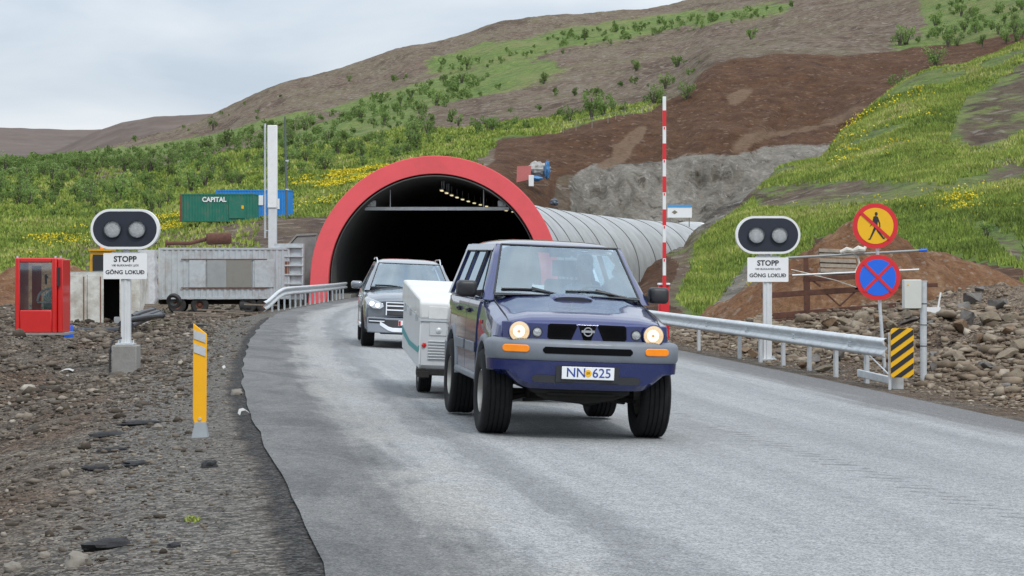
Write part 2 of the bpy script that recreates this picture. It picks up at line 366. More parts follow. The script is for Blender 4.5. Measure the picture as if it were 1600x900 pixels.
def hill_material():
    g = NG('hillside', .95)
    ma = g.n('ShaderNodeAttribute', attribute_name='mask').outputs['Color']; M = g.sep(ma)
    P = g.map((1, 1, 2.2))
    n1 = g.noise(.045, 8, .62, P); n2 = g.noise(.35, 8, .7, P); n3 = g.noise(1.6, 6, .75, P)
    dirt = g.ramp(n2, [(.28, (.070, .046, .031)), (.5, (.132, .092, .064)), (.74, (.215, .160, .116))])
    dirt = g.mix(g.rng(n1, .42, .60, 0, .6), dirt, (.15, .13, .075))
    gl = g.noise(.09, 8, .68, g.map((1, .22, 1)), .8); dirt = g.mix(g.rng(gl, .50, .66, 0, .75), dirt, (.064, .037, .024)); dirt = g.mix(g.rng(gl, .46, .34, 0, .5), dirt, (.20, .165, .13))
    spk = g.rng(g.sep(g.voro(1.1, out='Color'))[0], .8, .98, 0, .75); dirt = g.mix(spk, dirt, (.26, .225, .19)); dirt = g.mix(g.rng(g.sep(g.voro(.8, out='Color'))[1], .82, .97, 0, .6), dirt, (.05, .035, .028))
    grass = g.ramp(n2, [(.25, (.062, .10, .024)), (.5, (.115, .17, .040)), (.72, (.205, .25, .066))])
    grass = g.mix(g.rng(n1, .46, .66, 0, .6), grass, (.19, .18, .075)); grass = g.mix(g.rng(g.noise(.22, 7, .72), .53, .64, 0, .6), grass, (.05, .09, .024))
    k = g.math('ADD', g.math('MULTIPLY', g.math('SUBTRACT', n2, .5), 1.7), g.math('MULTIPLY', g.math('SUBTRACT', n1, .5), 1.6))
    fg = g.rng(g.math('ADD', M[0], k), .36, .62)
    brown = g.ramp(n2, [(.25, (.040, .018, .008)), (.5, (.088, .040, .018)), (.78, (.15, .080, .040))])
    brown = g.mix(g.rng(g.noise(.05, 6, .7, g.map((1, 1, .25))), .55, .75, 0, .5), brown, (.046, .024, .015))
    brown = g.mix(g.rng(g.noise(.5, 8, .75, g.map((1, .5, .6)), 1.0), .52, .70, 0, .45), brown, (.14, .078, .043)); brown = g.mix(g.rng(g.noise(.9, 8, .8), .44, .34, 0, .8), brown, (.026, .014, .009)); brown = g.mix(g.rng(g.sep(g.voro(2.0, out='Color'))[0], .93, .98, 0, .5), brown, (.22, .16, .115))
    fb = g.rng(g.math('ADD', M[1], g.math('MULTIPLY', k, .45)), .4, .6)
    shot = g.ramp(g.noise(.16, 8, .66, g.map((1, 1, .45))), [(.34, (.055, .044, .034)), (.46, (.175, .158, .132)), (.7, (.30, .278, .24))])
    stain = g.rng(g.noise(.3, 6, .7, g.map((1, 1, .15))), .55, .7, 0, .5); shot = g.mix(stain, shot, (.095, .075, .058)); shot = g.mix(g.rng(g.noise(.55, 8, .75, g.map((2.0, 1, .25)), .4), .54, .63, 0, .7), shot, (.34, .325, .30)); shot = g.mix(g.rng(g.noise(.35, 8, .72, g.map((1, 1, .7)), .6), .42, .34, 0, .8), shot, (.055, .042, .032))
    fs = g.rng(g.math('ADD', M[2], g.math('MULTIPLY', k, .4)), .42, .58)
    col = g.mix(fg, dirt, grass); col = g.mix(fb, col, brown); col = g.mix(fs, col, shot)
    tan = g.attr('tan'); col = g.mix(g.rng(g.math('ADD', tan, g.math('MULTIPLY', k, .25)), .30, .55, 0, .85), col, (.17, .112, .070))
    v = g.n('ShaderNodeVectorMath', operation='SCALE'); g.L(col, v.inputs[0]); g.L(g.rng(n3, .25, .75, .72, 1.3), v.inputs['Scale'])
    nr = g.bump(g.math('ADD', g.math('MULTIPLY', n2, 1), g.math('MULTIPLY', n3, .5)), 1.0, .9)
    return g.done(v.outputs[0], nr)
M_gravel = gravel_material(); M_road = road_material(); M_hill = hill_material()

# ------------------------------------------------------------------ near ground
GX = np.concatenate([np.linspace(-60, -14, 70), np.linspace(-13.8, 16, 330), np.linspace(16.3, 50, 60)])
GY = np.concatenate([np.linspace(-25, 6, 25), np.geomspace(6.2, 63, 420)])
def groundz(X, Y, detail=True):
    xl, xr = XL(Y), XR(Y); rz = roadz(np.clip(X, xl, xr), Y)
    el = xl - X; er = X - xr
    n1 = fbm(X * .55, Y * .55, 3, 5); n2 = fbm(X * 2.3, Y * 2.3, 9, 4) if detail else 0
    zl_ = roadz(xl, Y) - .012 - .05 * np.clip(el, 0, 1.3)
    fl = -.58 - .10 * sm(Y, 40, 60) + .10 * n1
    zl_ = zl_ + (fl - zl_) * sm(el, .9, 4.6)
    n0 = fbm(X * .33 + 4, Y * .22, 13, 3); zl_ = zl_ + (.20 * n1 + .26 * n0) * sm(el, 1.2, 3.4) + .05 * n2 * sm(el, .3, 2.2)
    for cx, cy, rx, ry, h in ((-11.4, 41, 2.6, 5, .5), (-8.6, 29, 2.0, 3, .3), (-7.2, 39.3, 1.7, 3.5, -.30), (-9.3, 46.5, 1.6, 1.6, .2), (-13, 52, 4, 5, .3), (-5.2, 24, 1.2, 1.6, .1)):
        zl_ = zl_ + h * np.exp(-((X - cx) / rx) ** 2 - ((Y - cy) / ry) ** 2) * (1 + .5 * n1)
    zl_ = np.where((el > 0), zl_, rz - .10)
    zr_ = roadz(xr, Y) - .012 - .04 * np.clip(er, 0, 1.2) + .7 * sm(er, 1.1, 5.2) * (.75 + .5 * n1) + .55 * sm(er, 4, 10) + (.22 * n1 + .07 * n2) * sm(er, .8, 2.2)
    for cx, cy, rx, ry, h in ((8.0, 42.5, 1.6, 1.9, .42), (10.8, 41, 2, 3, .35), (6.6, 40, .9, 1.2, .2)):
        zr_ = zr_ + h * np.exp(-((X - cx) / rx) ** 2 - ((Y - cy) / ry) ** 2)
    return np.where(el > 0, zl_, np.where(er > 0, zr_, rz - .012 - .1 * sm(np.minimum(-el, -er), .15, .9)))
gx, gy = np.meshgrid(GX, GY); gz = groundz(gx, gy)
edge = XL(gy) - gx
grid_mesh('ground', np.stack([gx, gy, gz], -1), M_gravel, attrs={'edge': np.where(edge > -1, edge, 9), 'earth': sm(gx - XR(gy), .7, 2.0) * (1 - .9 * np.exp(-((gx - 8.1) / 1.8) ** 2 - ((gy - 42) / 2.6) ** 2))})
# ------------------------------------------------------------------ road
ys = np.concatenate([np.linspace(-20, 6, 14), np.arange(6.5, 106, .8)])
Lp = [(float(XL(y)), y) for y in ys]; Rp = [(float(XR(y)), y) for y in ys]
for t in range(1, 140, 2):
    cx, cy, th = tun(t); Lp.append((cx - 4 * math.cos(th), cy + 4 * math.sin(th))); Rp.append((cx + 4 * math.cos(th), cy - 4 * math.sin(th)))
Lp = np.array(Lp); Rp = np.array(Rp)
for A in (Lp, Rp):
    B = A.copy(); k = 3
    for i in range(k, len(A) - k): B[i] = A[i - k:i + k + 1].mean(0)
    A[:] = B
Lw = Lp.copy(); n_ = np.arange(len(Lp)); Lw[:, 0] += .07 * fbm(Lp[:, 1] * .6, n_ * 0., 4, 4) * (Lp[:, 1] < 100)
NC = 41; tt = np.linspace(0, 1, NC)
P = np.zeros((len(Lp), NC, 3)); P[:, :, :2] = Lw[:, None] * (1 - tt)[None, :, None] + Rp[:, None] * tt[None, :, None]
P[:, :, 2] = np.where(P[:, :, 1] < 106, roadz(P[:, :, 0], np.minimum(P[:, :, 1], 106)), 0) + .004
cen = (Lp + Rp) / 2; al_ = np.concatenate([[0], np.cumsum(np.linalg.norm(np.diff(cen, axis=0), axis=1))])
wd = np.linalg.norm(Rp - Lp, axis=1)
across = tt[None] * wd[:, None]
grid_mesh('road', P, M_road, attrs={'across': across, 'along': np.repeat(al_[:, None], NC, 1), 'fromright': (1 - tt)[None] * wd[:, None]})
# gravel shoulders falling from the asphalt beyond the near ground
sel = (Lp[:, 1] > 60) & (Lp[:, 1] < 106)
for side, A in ((-1, Lp[sel]), (1, Rp[sel])):
    offs = np.array([-.15, .3, 1.0, 3.5]); dz = np.array([-.005, -.03, -.12, -.75])
    Q = np.zeros((len(A), 4, 3)); Q[:, :, 0] = A[:, :1] + side * offs[None]; Q[:, :, 1] = A[:, 1:2]
    Q[:, :, 2] = roadz(A[:, 0], A[:, 1])[:, None] + dz[None]
    grid_mesh('road_shoulder', Q if side > 0 else Q[:, ::-1], M_gravel, attrs={'edge': np.full((len(A), 4), 1.2)})

# ------------------------------------------------------------------ hills: control columns seen from the road, rows of (distance, height on the photo)
HC = {
 -1400: [(58,547),(112,478),(135,458),(190,395),(240,345),(300,310),(400,285),(550,265),(800,240),(1000,220)],
 0:    [(58,547),(112,480),(135,460),(190,392),(240,340),(300,305),(400,280),(550,262),(750,262),(1000,254)],
 150:  [(58,547),(112,480),(135,455),(190,388),(240,338),(300,302),(400,275),(550,257),(750,246),(1000,236)],
 240:  [(58,549),(112,487),(135,452),(190,382),(240,338),(300,300),(400,268),(550,248),(750,230),(950,211)],
 320:  [(58,549),(112,487),(135,446),(190,362),(240,338),(300,295),(400,258),(550,234),(720,208),(900,183)],
 400:  [(58,549),(112,486),(135,440),(190,348),(240,338),(300,285),(400,245),(550,212),(700,180),(880,137)],
 460:  [(58,547),(112,479),(135,436),(190,345),(240,330),(300,278),(400,238),(550,202),(700,165),(870,115)],
 530:  [(58,535),(112,465),(135,436),(190,350),(240,312),(300,272),(400,230),(550,192),(700,150),(860,99)],
 600:  [(58,525),(112,465),(140,455),(190,345),(240,290),(300,258),(400,220),(550,180),(700,135),(860,76)],
 640:  [(58,525),(112,465),(150,455),(190,345),(240,280),(300,250),(400,213),(550,170),(700,120),(860,64)],
 685:  [(58,525),(112,465),(160,453),(195,345),(240,270),(300,240),(400,208),(550,165),(700,115),(860,58)],
 740:  [(58,525),(112,465),(175,448),(200,345),(240,262),(300,226),(400,203),(550,158),(700,105),(860,41)],
 790:  [(58,525),(112,465),(190,445),(215,330),(245,262),(290,214),(400,192),(550,145),(700,90),(860,24)],
 860:  [(58,525),(112,466),(228,436),(238,325),(258,272),(285,207),(400,178),(550,132),(700,75),(880,17)],
 900:  [(58,525),(112,466),(240,434),(246,332),(258,268),(290,193),(400,170),(550,125),(700,66),(880,15)],
 940:  [(58,525),(112,468),(243,433),(249,338),(262,262),(294,184),(400,162),(550,120),(700,60),(900,14)],
 1000: [(58,525),(112,470),(244,432),(250,342),(263,268),(300,174),(400,150),(550,108),(700,52),(900,9)],
 1060: [(58,525),(112,472),(246,432),(252,346),(265,256),(318,150),(420,122),(550,95),(700,45),(920,1)],
 1110: [(58,525),(112,474),(246,432),(254,346),(268,246),(330,100),(430,82),(560,60),(700,28),(950,-12)],
 1200: [(58,525),(112,476),(246,432),(254,340),(272,237),(338,84),(430,68),(560,45),(700,5),(950,-40)],
 1300: [(58,525),(112,478),(246,432),(254,320),(274,232),(342,84),(430,60),(560,25),(700,-20),(950,-80)],
 1400: [(58,525),(112,480),(246,425),(254,300),(274,190),(348,82),(430,50),(560,0),(700,-50),(950,-120)],
 1500: [(58,525),(112,480),(246,415),(254,280),(274,170),(350,72),(430,35),(560,-25),(700,-80),(950,-160)],
 1610: [(58,525),(112,480),(246,400),(254,260),(274,140),(352,52),(430,10),(560,-50),(700,-110),(950,-200)],
 2600: [(58,500),(112,440),(246,300),(254,200),(274,100),(352,-60),(430,-150),(560,-250),(700,-330),(950,-450)],
}
def loftsurf(C, xs, nsub, tail):
    kx = sorted(C); nr = len(C[kx[0]])
    D = np.stack([np.interp(xs, kx, [C[k][j][0] for k in kx]) for j in range(nr)])
    Yp = np.stack([np.interp(xs, kx, [C[k][j][1] for k in kx]) for j in range(nr)])
    Z = CAMZ + (410 - Yp) * D / F
    if tail: D = np.vstack([D, D[-1:] * tail[0]]); Z = np.vstack([Z, Z[-1:] - (D[-1:] - D[-2:-1]) * tail[1]])
    rows = []
    for j in range(len(D) - 1):
        m = nsub[j] if j < len(nsub) else nsub[-1]
        for q in range(m): rows.append(j + q / m)
    rows.append(len(D) - 1); rows = np.array(rows); ii = np.arange(len(D))
    DD = np.stack([np.interp(rows, ii, D[:, c]) for c in range(D.shape[1])], 1); ZZ = np.stack([np.interp(rows, ii, Z[:, c]) for c in range(D.shape[1])], 1)
    return DD, ZZ, rows
def smooth2(A, k, axis, it=1):
    for _ in range(it):
        B = A.copy()
        for d in range(1, k + 1):
            B += np.roll(A, d, axis) + np.roll(A, -d, axis)
        B /= (2 * k + 1); sl = [slice(None)] * 2; sl[axis] = slice(k, -k); A = A.copy(); A[tuple(sl)] = B[tuple(sl)]
    return A
def inpoly(x, y, poly):
    n = len(poly); r = np.zeros(x.shape, bool); j = n - 1
    for i in range(n):
        xi, yi = poly[i]; xj, yj = poly[j]
        c = ((yi > y) != (yj > y)) & (x < (xj - xi) * (y - yi) / ((yj - yi) if yj != yi else 1e-9) + xi); r ^= c; j = i
    return r
xs = np.concatenate([np.linspace(-1400, -60, 60), np.arange(-50, 1650, 4.0), np.linspace(1660, 2600, 40)])
D, Z, rows = loftsurf(HC, xs, [12, 10, 14, 16, 26, 26, 26, 26, 30, 6], (1.25, .25))
D = smooth2(D, 2, 1, 2); Z = smooth2(Z, 2, 1, 2); Z = smooth2(Z, 2, 0, 2); D = smooth2(D, 2, 0, 2)
D = D + (fbm((xs[None] - 800) * .045, Z * .28, 88, 5) * 3.2 + fbm((xs[None] - 800) * .012, Z * .1, 90, 3) * 4) * sm(rows, 2.2, 2.8)[:, None] * (1 - sm(rows, 4.2, 5.0))[:, None] * (xs > 860)[None]
X = (xs[None] - 800) * D / F
n1 = fbm(X * .02, D * .02, 1, 5); n2 = fbm(X * .11, D * .11, 5, 5)
amp = sm(rows, 1.6, 4)[:, None]
gully = fbm(X * .06 + D * .01, D * .008, 21, 4)
Z = Z + amp * (n1 * 1.6 * sm(D, 200, 500) + n2 * .9 * sm(D, 150, 300) + fbm(X * .5, D * .5, 8, 3) * .28) + gully * 1.3 * sm(D, 260, 340) * (1 - sm(rows, 8.6, 9))[:, None]
Zlow = np.minimum(Z, -.25)
px = 800 + X / D * F; py = 410 - (Z - CAMZ) / D * F
wx = px + 26 * n2 + 14 * n1; wy = py + 7 * n2
rr = np.repeat(rows[:, None], len(xs), 1)
green = np.zeros(px.shape)
polys_green = [
 [(-2000,1000),(-2000,235),(0,243),(120,236),(240,225),(330,212),(440,182),(520,168),(610,140),(700,118),(770,104),(860,90),(880,112),(760,145),(640,182),(655,205),(760,196),(860,185),(960,172),(1030,160),(1060,166),(1010,184),(900,202),(850,215),(770,232),(740,262),(600,330),(500,345),(470,1000)],
 [(655,98),(760,72),(900,42),(1060,22),(1240,5),(1235,18),(1100,40),(960,62),(820,92),(700,112),(660,112)],
 [(1380,78),(1440,55),(1450,0),(1440,-500),(3000,-900),(3000,60),(1600,58),(1500,72)],
]
for p in polys_green: green = np.maximum(green, inpoly(wx, wy, p))
bare = [[(120,300),(260,262),(420,222),(560,175),(500,172),(400,205),(250,245),(120,270)], [(640,205),(760,165),(900,130),(1000,112),(1000,140),(880,160),(760,190),(660,210)],
        [(100,470),(90,382),(260,360),(420,350),(480,356),(500,470)], [(275,352),(280,340),(450,338),(480,352),(440,385)]]
for p in bare: green = np.where(inpoly(px + 5 * n2, py + 3 * n2, p), green * .25, green)
green = np.where((rr < 2.0) | (rr < 3.2) & (px > 400), 0, green)
brown = (rr > 3.95) & (rr < 5.02) & (px > 770) & (px < 2200) | (rr > 2.6) & (rr < 4.1) & (px > 740) & (px < 870)
brown = brown & (wx > 745 + (330 - py) * .15)
shot = (rr > 2.0) & (rr < 4.03 + .25 * n1) & (px > 872 + (345 - py) * .5 + 40 * n2)
tan = inpoly(wx, wy, [(930,262),(960,232),(1010,196),(1022,200),(985,238),(955,264)]) | inpoly(wx, wy, [(1110,236),(1180,210),(1270,195),(1330,172),(1372,156),(1366,166),(1290,200),(1230,216),(1180,224),(1120,240)])
tan = smooth2(smooth2(tan.astype(float), 2, 0), 2, 1).astype(float) if False else tan | inpoly(wx, wy, [(1120,160),(1165,130),(1168,145),(1140,160)])
green = smooth2(green.astype(float), 1, 0); green = smooth2(green, 1, 1)
S3 = lambda A, k=2: smooth2(smooth2(A.astype(float), k, 0, 1), k + 1, 1, 2)
mask = np.stack([smooth2(smooth2(green, 2, 1, 2), 2, 0, 2), S3(brown), S3(shot), np.ones_like(green)], -1).astype(float)
HP = np.stack([X, D, Z], -1)
grid_mesh('hillside', HP, M_hill, attrs={'mask': mask, 'tan': smooth2(smooth2(tan.astype(float), 2, 1, 2), 1, 0, 2)})
HG = green * (rr > 2.2) * (~brown) * (~shot)

M_far = mat('far slope', (.090, .062, .048), .95, var=.35, vscale=.02, dirt=(.15, .125, .11), dscale=.06, damt=.5)
# far hill on the left horizon
def simple_hill(name, cols, m, greenf=0):
    xs = np.linspace(min(cols), max(cols), 300); D, Z, rows = loftsurf(cols, xs, [20, 20, 10], (1.3, .3)); X = (xs[None] - 800) * D / F
    n = fbm(X * .01, D * .01, 31, 6); Z = Z + n * 4 * np.clip(rows, 0, 1)[:, None]
    mk = np.zeros(X.shape + (4,)); mk[..., 0] = greenf; mk[..., 3] = 1
    grid_mesh(name, np.stack([X, D, Z], -1), m, attrs={'mask': mk, 'tan': np.zeros(X.shape)})
simple_hill('distant_hill', {-1500: [(1100, 260), (1500, 225), (1900, 200)], 0: [(1100, 255), (1500, 222), (1900, 196)], 130: [(1100, 255), (1500, 228), (1900, 202)], 330: [(1100, 255), (1500, 238), (1900, 214)], 800: [(1100, 260), (1500, 260), (1900, 240)]}, M_far)
simple_hill('distant_hill', {20: [(1050, 300), (1150, 280), (1250, 258)], 100: [(1050, 290), (1150, 262), (1250, 232)], 150: [(1050, 280), (1150, 240), (1250, 206)], 190: [(1050, 270), (1150, 225), (1250, 190)], 240: [(1050, 260), (1150, 212), (1250, 180)], 320: [(1050, 255), (1150, 208), (1250, 178)], 460: [(1050, 250), (1150, 205), (1250, 176)], 700: [(1050, 250), (1150, 215), (1250, 190)]}, M_far)
pl = MB(); pl.add([(-9000, -3000, -9), (9000, -3000, -9), (9000, 9000, -9), (-9000, 9000, -9)], [(0, 1, 2, 3)]); o = pl.build('terrain', M_gravel, smooth=False); o['kind'] = 'structure'

# ------------------------------------------------------------------ grass bank on the right
BC = {
 975:  [(66,540),(72,503),(82,488),(90,470),(96,458),(104,520)],
 1003: [(60,540),(67,502),(80,474),(95,440),(105,423),(116,500)],
 1040: [(58,540),(65,505),(80,468),(100,414),(115,392),(130,480)],
 1076: [(57,540),(63,507),(80,462),(105,402),(128,380),(148,470)],
 1086: [(57,540),(63,507),(80,460),(107,395),(135,352),(155,460)],
 1110: [(57,540),(62,508),(85,450),(115,378),(142,334),(165,450)],
 1158: [(57,540),(60,508),(85,440),(120,352),(155,302),(185,430)],
 1222: [(57,540),(60,508),(85,428),(130,322),(175,252),(210,400)],
 1290: [(57,540),(60,505),(85,412),(130,303),(183,238),(220,340)],
 1316: [(57,540),(60,505),(85,408),(132,295),(190,200),(225,320)],
 1367: [(57,540),(60,503),(85,402),(135,275),(200,156),(240,260)],
 1400: [(57,540),(60,500),(85,400),(135,268),(205,131),(250,220)],
 1450: [(57,540),(60,498),(85,396),(137,252),(210,108),(255,205)],
 1500: [(57,540),(60,495),(85,390),(140,240),(215,95),(260,190)],
 1600: [(57,540),(60,490),(85,382),(140,222),(225,57),(270,150)],
 2500: [(57,500),(60,430),(85,290),(140,100),(225,-120),(270,0)],
}
xs = np.concatenate([np.arange(975, 1650, 3.0), np.linspace(1655, 2500, 60)])
D, Z, rows = loftsurf(BC, xs, [4, 22, 30, 34, 12], None)
D = smooth2(D, 2, 1, 2); Z = smooth2(Z, 2, 1, 2); Z = smooth2(Z, 2, 0, 2)
X = (xs[None] - 800) * D / F
n1 = fbm(X * .06, D * .06, 41, 5); n2 = fbm(X * .3, D * .3, 45, 5)
Z = Z + np.clip(rows - .5, 0, 1)[:, None] * (n1 * 1.0 + n2 * .35)
px = 800 + X / D * F; py = 410 - (Z - CAMZ) / D * F; wx = px + 10 * n1; wy = py + 8 * n2
green = 1 - .5 * sm(fbm(X * .08, D * .05, 75, 4), .16, .4)
for p in ([(960,560),(960,400),(1076,370),(1088,395),(1060,470),(1090,500),(1100,560)], [(1080,390),(1075,345),(1140,300),(1190,268),(1215,262),(1170,318),(1120,352)],
          [(1480,225),(1505,160),(1600,100),(1800,60),(1800,215),(1600,205),(1540,240)], [(1170,300),(1320,285),(1480,292),(1560,265),(1600,262),(1600,285),(1560,292),(1400,315),(1270,330),(1180,325)],
          [(1560,390),(1500,345),(1600,380),(1600,420)], [(1100,495),(1180,400),(1200,388),(1215,400),(1150,500)], [(1120,520),(1160,440),(1260,400),(1420,420),(1560,470),(1600,560)]):
    green = np.where(inpoly(wx, wy, p), .30, green)
brown = inpoly(wx, wy, [(980,520),(1000,420),(1040,400),(1060,410),(1040,470),(1080,500),(1090,540)]) | inpoly(wx, wy, [(1225,520),(1270,370),(1600,420),(1600,480),(1400,520)])
shot = inpoly(px, py, [(1095,498),(1150,432),(1195,388),(1212,396),(1165,445),(1125,500)])
shot2 = inpoly(wx, wy, [(1080,345),(1120,318),(1180,275),(1200,262),(1210,270),(1150,325),(1090,365)])
mask = np.stack([green, brown * .9, shot | shot2, np.ones_like(green)], -1).astype(float)
mask[..., 0] = smooth2(smooth2(mask[..., 0], 3, 0, 2), 3, 1, 2)
BP = np.stack([X, D, Z], -1)
grid_mesh('grass_bank', BP, M_hill, attrs={'mask': mask, 'tan': np.zeros(px.shape)})
BG = (green > .5) * (~brown) * (~(shot | shot2)); Bpx, Bpy = px, py

# ------------------------------------------------------------------ red-brown heap of soil in front of the bank
def soil_material():
    g = NG('soil', .95); n1 = g.noise(.9, 8, .65); n2 = g.noise(7, 6, .75)
    c = g.ramp(n1, [(.3, (.095, .043, .021)), (.5, (.17, .085, .042)), (.72, (.24, .15, .085))])
    c = g.mix(g.rng(g.sep(g.voro(9, out='Color'))[0], .9, .97, 0, .5), c, (.26, .21, .17))
    v = g.n('ShaderNodeVectorMath', operation='SCALE'); g.L(c, v.inputs[0]); g.L(g.rng(n2, .25, .75, .65, 1.35), v.inputs['Scale'])
    return g.done(v.outputs[0], g.bump(g.math('ADD', n1, g.math('MULTIPLY', n2, .5)), .9, .25))
M_soil = soil_material()
def heap(name, cx, cy, rx, ry, z0, h, m, seed, n=110, ridge=None, k='structure'):
    u = np.linspace(-1, 1, n); U, V = np.meshgrid(u, u); X = cx + U * rx * 1.1; Y = cy + V * ry * 1.1
    r = np.sqrt(U ** 2 + V ** 2 + .012) + .12 * fbm(X * .5 + seed, Y * .5, seed, 4)
    pr = np.clip(1 - r, 0, 1) ** .82 if ridge is None else np.clip(1 - r, 0, 1) ** ridge
    Zz = z0 + h * pr * (1 + .12 * fbm(X * .8, Y * .8, seed + 3, 4)) + .05 * h * fbm(X * 3, Y * 3, seed, 3) - .5 * sm(r, .97, 1.15)
    return grid_mesh(name, np.stack([X, Y, Zz], -1), m, kind=k)
heap('soil_heap', 9.9, 62.5, 4.3, 4.2, -.15, 3.25, M_soil, 3, ridge=1.0)
heap('soil_heap', 12.4, 63.6, 4.4, 4.0, -.15, 2.35, M_soil, 8, ridge=1.0)
M_soil2 = M_soil
heap('soil_heap', -26.5, 124, 6.5, 6, -1.2, 3.3, M_soil, 12, 70)
heap('soil_heap', -31.5, 118, 7, 7, -1.3, 2.4, M_soil, 15, 70)
heap('soil_heap', -19.5, 126, 5, 5, -1.2, 3.2, M_soil, 17, 70)
# ================================================================== THINGS OF THE SETTING
M_red = mat('portal red', (.66, .082, .092), .7, bump=.15, bscale=3, var=.10, vscale=.45, dirt=(.42, .07, .07), dscale=.8, damt=.4)
M_tube = mat('corrugated concrete', (.37, .385, .395), .7, bump=.3, bscale=4, var=.2, vscale=.7, dirt=(.23, .23, .225), dscale=.5, damt=.6)
M_joint = mat('joint', (.10, .10, .10), .8)
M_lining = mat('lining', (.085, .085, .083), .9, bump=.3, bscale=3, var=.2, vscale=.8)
M_galv = mat('galvanised', (.60, .63, .65), .42, metal=.4, var=.10, vscale=5, bump=.05, bscale=60, dirt=(.30, .32, .33), dscale=4, damt=.5)
M_conc = mat('concrete', (.26, .255, .24), .9, bump=.35, bscale=20, var=.15, vscale=3, dirt=(.14, .13, .115), dscale=2.5, damt=.6)
M_conc2 = mat('wall concrete', (.24, .24, .235), .9, bump=.35, bscale=10, var=.2, vscale=1, dirt=(.10, .095, .085), dscale=.8, damt=.6)
M_white = mat('white paint', (.74, .75, .75), .45, var=.04, vscale=3, dirt=(.45, .44, .41), dscale=5, damt=.3)
M_signw = mat('sign white', (.78, .79, .80), .4, var=.03)
M_black = mat('black', (.018, .02, .024), .5, var=.1)
M_sigblk = mat('signal black', (.014, .02, .034), .55, var=.15)
M_rubber = mat('rubber', (.022, .022, .023), .75, var=.15, vscale=20, bump=.2, bscale=80, dirt=(.06, .056, .05), dscale=8, damt=.4)
M_rust = mat('rusty steel', (.085, .035, .025), .85, bump=.4, bscale=25, var=.35, vscale=6, dirt=(.14, .065, .035), dscale=5, damt=.7)
M_wood = mat('weathered wood', (.19, .155, .12), .85, bump=.3, bscale=40, var=.3, vscale=10)
M_signred = mat('sign red', (.62, .022, .03), .45, var=.05)
M_signyel = mat('sign yellow', (.80, .44, .008), .45, var=.05)
M_signblue = mat('sign blue', (.012, .13, .70), .45, var=.05)
M_orange = mat('marker yellow', (.86, .42, .004), .5, var=.06, vscale=3, dirt=(.5, .27, .03), dscale=8, damt=.25)

# ------------------------------------------------------------------ tunnel
tn = thing('road_tunnel', 'tunnel with a broad red portal arch and long grey concrete tube', 'tunnel', (-3.7, 106, 0))
O = Vector((-3.7, 106, 0))
def arch(Rr, zc, n=40, base=-.6, flare=.0):
    p = [(-Rr - flare, base)]
    for k in range(n + 1):
        a = math.pi - math.pi * k / n; p.append((Rr * math.cos(a), zc + Rr * math.sin(a)))
    return p + [(Rr + flare, base)]
def archring(mb, t0, t1, Ro, Ri, zc, lean=0, flare=0, n=40, ts=None):
    secs = []
    for t in (ts or [t0, t1]):
        cx, cy, th = tun(max(t, 0)) if t >= 0 else (TC[0][0] + t * math.sin(R(1)), TC[0][1] + t, R(1))
        o_, i_ = arch(Ro, zc, n, -.6, flare), arch(Ri, zc, n, -.6, flare); ring = o_ + i_[::-1]
        secs.append([Vector((cx + u * math.cos(th), cy - u * math.sin(th) + lean * (z_ - 3), z_)) - O for u, z_ in ring])
    m = len(secs[0]); q = [p for s_ in secs for p in s_]; f = []
    for i in range(len(secs) - 1): f += [(i * m + k, i * m + (k + 1) % m, (i + 1) * m + (k + 1) % m, (i + 1) * m + k) for k in range(m)]
    h = m // 2
    for b in (0, (len(secs) - 1) * m): f += [(b + k, b + k + 1, b + m - 2 - k, b + m - 1 - k) for k in range(h - 1)]
    mb.add(q, f)
b = MB(); archring(b, -1.15, .5, 6.0, 5.12, .86, lean=.09, flare=.12, n=64); b.build('portal_arch', M_red, tn, bevel=.03, ang=30)
b = MB(); archring(b, 0, 0, 5.2, 5.08, .86, ts=list(np.linspace(.5, 146, 74)), n=40); b.build('tube_shell', M_tube, tn)
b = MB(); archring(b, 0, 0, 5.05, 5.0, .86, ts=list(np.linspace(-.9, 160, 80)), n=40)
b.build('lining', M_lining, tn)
cx, cy, th = tun(160); b = MB(); b.box(Vector((cx, cy, 3)) - O, (12, .4, 9)); b.build('end_wall', M_black, tn)  # added black panel, unseen round the curve, closes the tube to keep it dark
for i in range(13):
    t = 4 + i * 10.6; b = MB(); archring(b, t, t + .3, 5.24, 5.1, .86, n=40); b.build('joint_rib', M_joint, tn)
b = MB(); archring(b, 142.5, 145, 5.45, 5.1, .86, n=40); b.build('far_collar', M_white, tn)
b = MB()
for s_ in (-1, 1):
    pts = []
    for t in np.linspace(-.6, 140, 60):
        cx, cy, th = tun(max(t, 0)); pts.append([Vector((cx + s_ * u * math.cos(th), cy - s_ * u * math.sin(th), z_)) - O for u, z_ in ((4.15, -.3), (4.15, .14), (5.1, .16), (5.1, -.3))])
    b.loft(pts)
b.build('kerb', M_conc, tn, smooth=False)
zc = 4.35; hb = math.sqrt(5.0 ** 2 - (zc - .86) ** 2) - .02
b = MB(); b.box(Vector((-3.7, 107.3, zc)) - O, (hb * 2, .12, .17)); b.build('cross_beam', M_galv, tn, bevel=.01)
for s_ in (-1, 1):
    b = MB(); b.box(Vector((-3.7 + s_ * (hb - .35), 107.25, zc + .25)) - O, (.42, .3, .3)); b.cyl(Vector((-3.7 + s_ * (hb - .35), 107.05, zc + .25)) - O, Vector((-3.7 + s_ * (hb - .35), 106.9, zc + .25)) - O, .09); b.build('camera_box', M_galv, tn, bevel=.03)
    b = MB(); x_ = s_ * 2.3; b.box((x_, 1.32, (zc + 5.3) / 2 - .05), (.04, .04, 5.35 - zc)); b.build('hanger', M_galv, tn)
M_lamp = mat('lit lamp', (.8, .75, .5), .4, emis=(1, .86, .5), estr=.75)
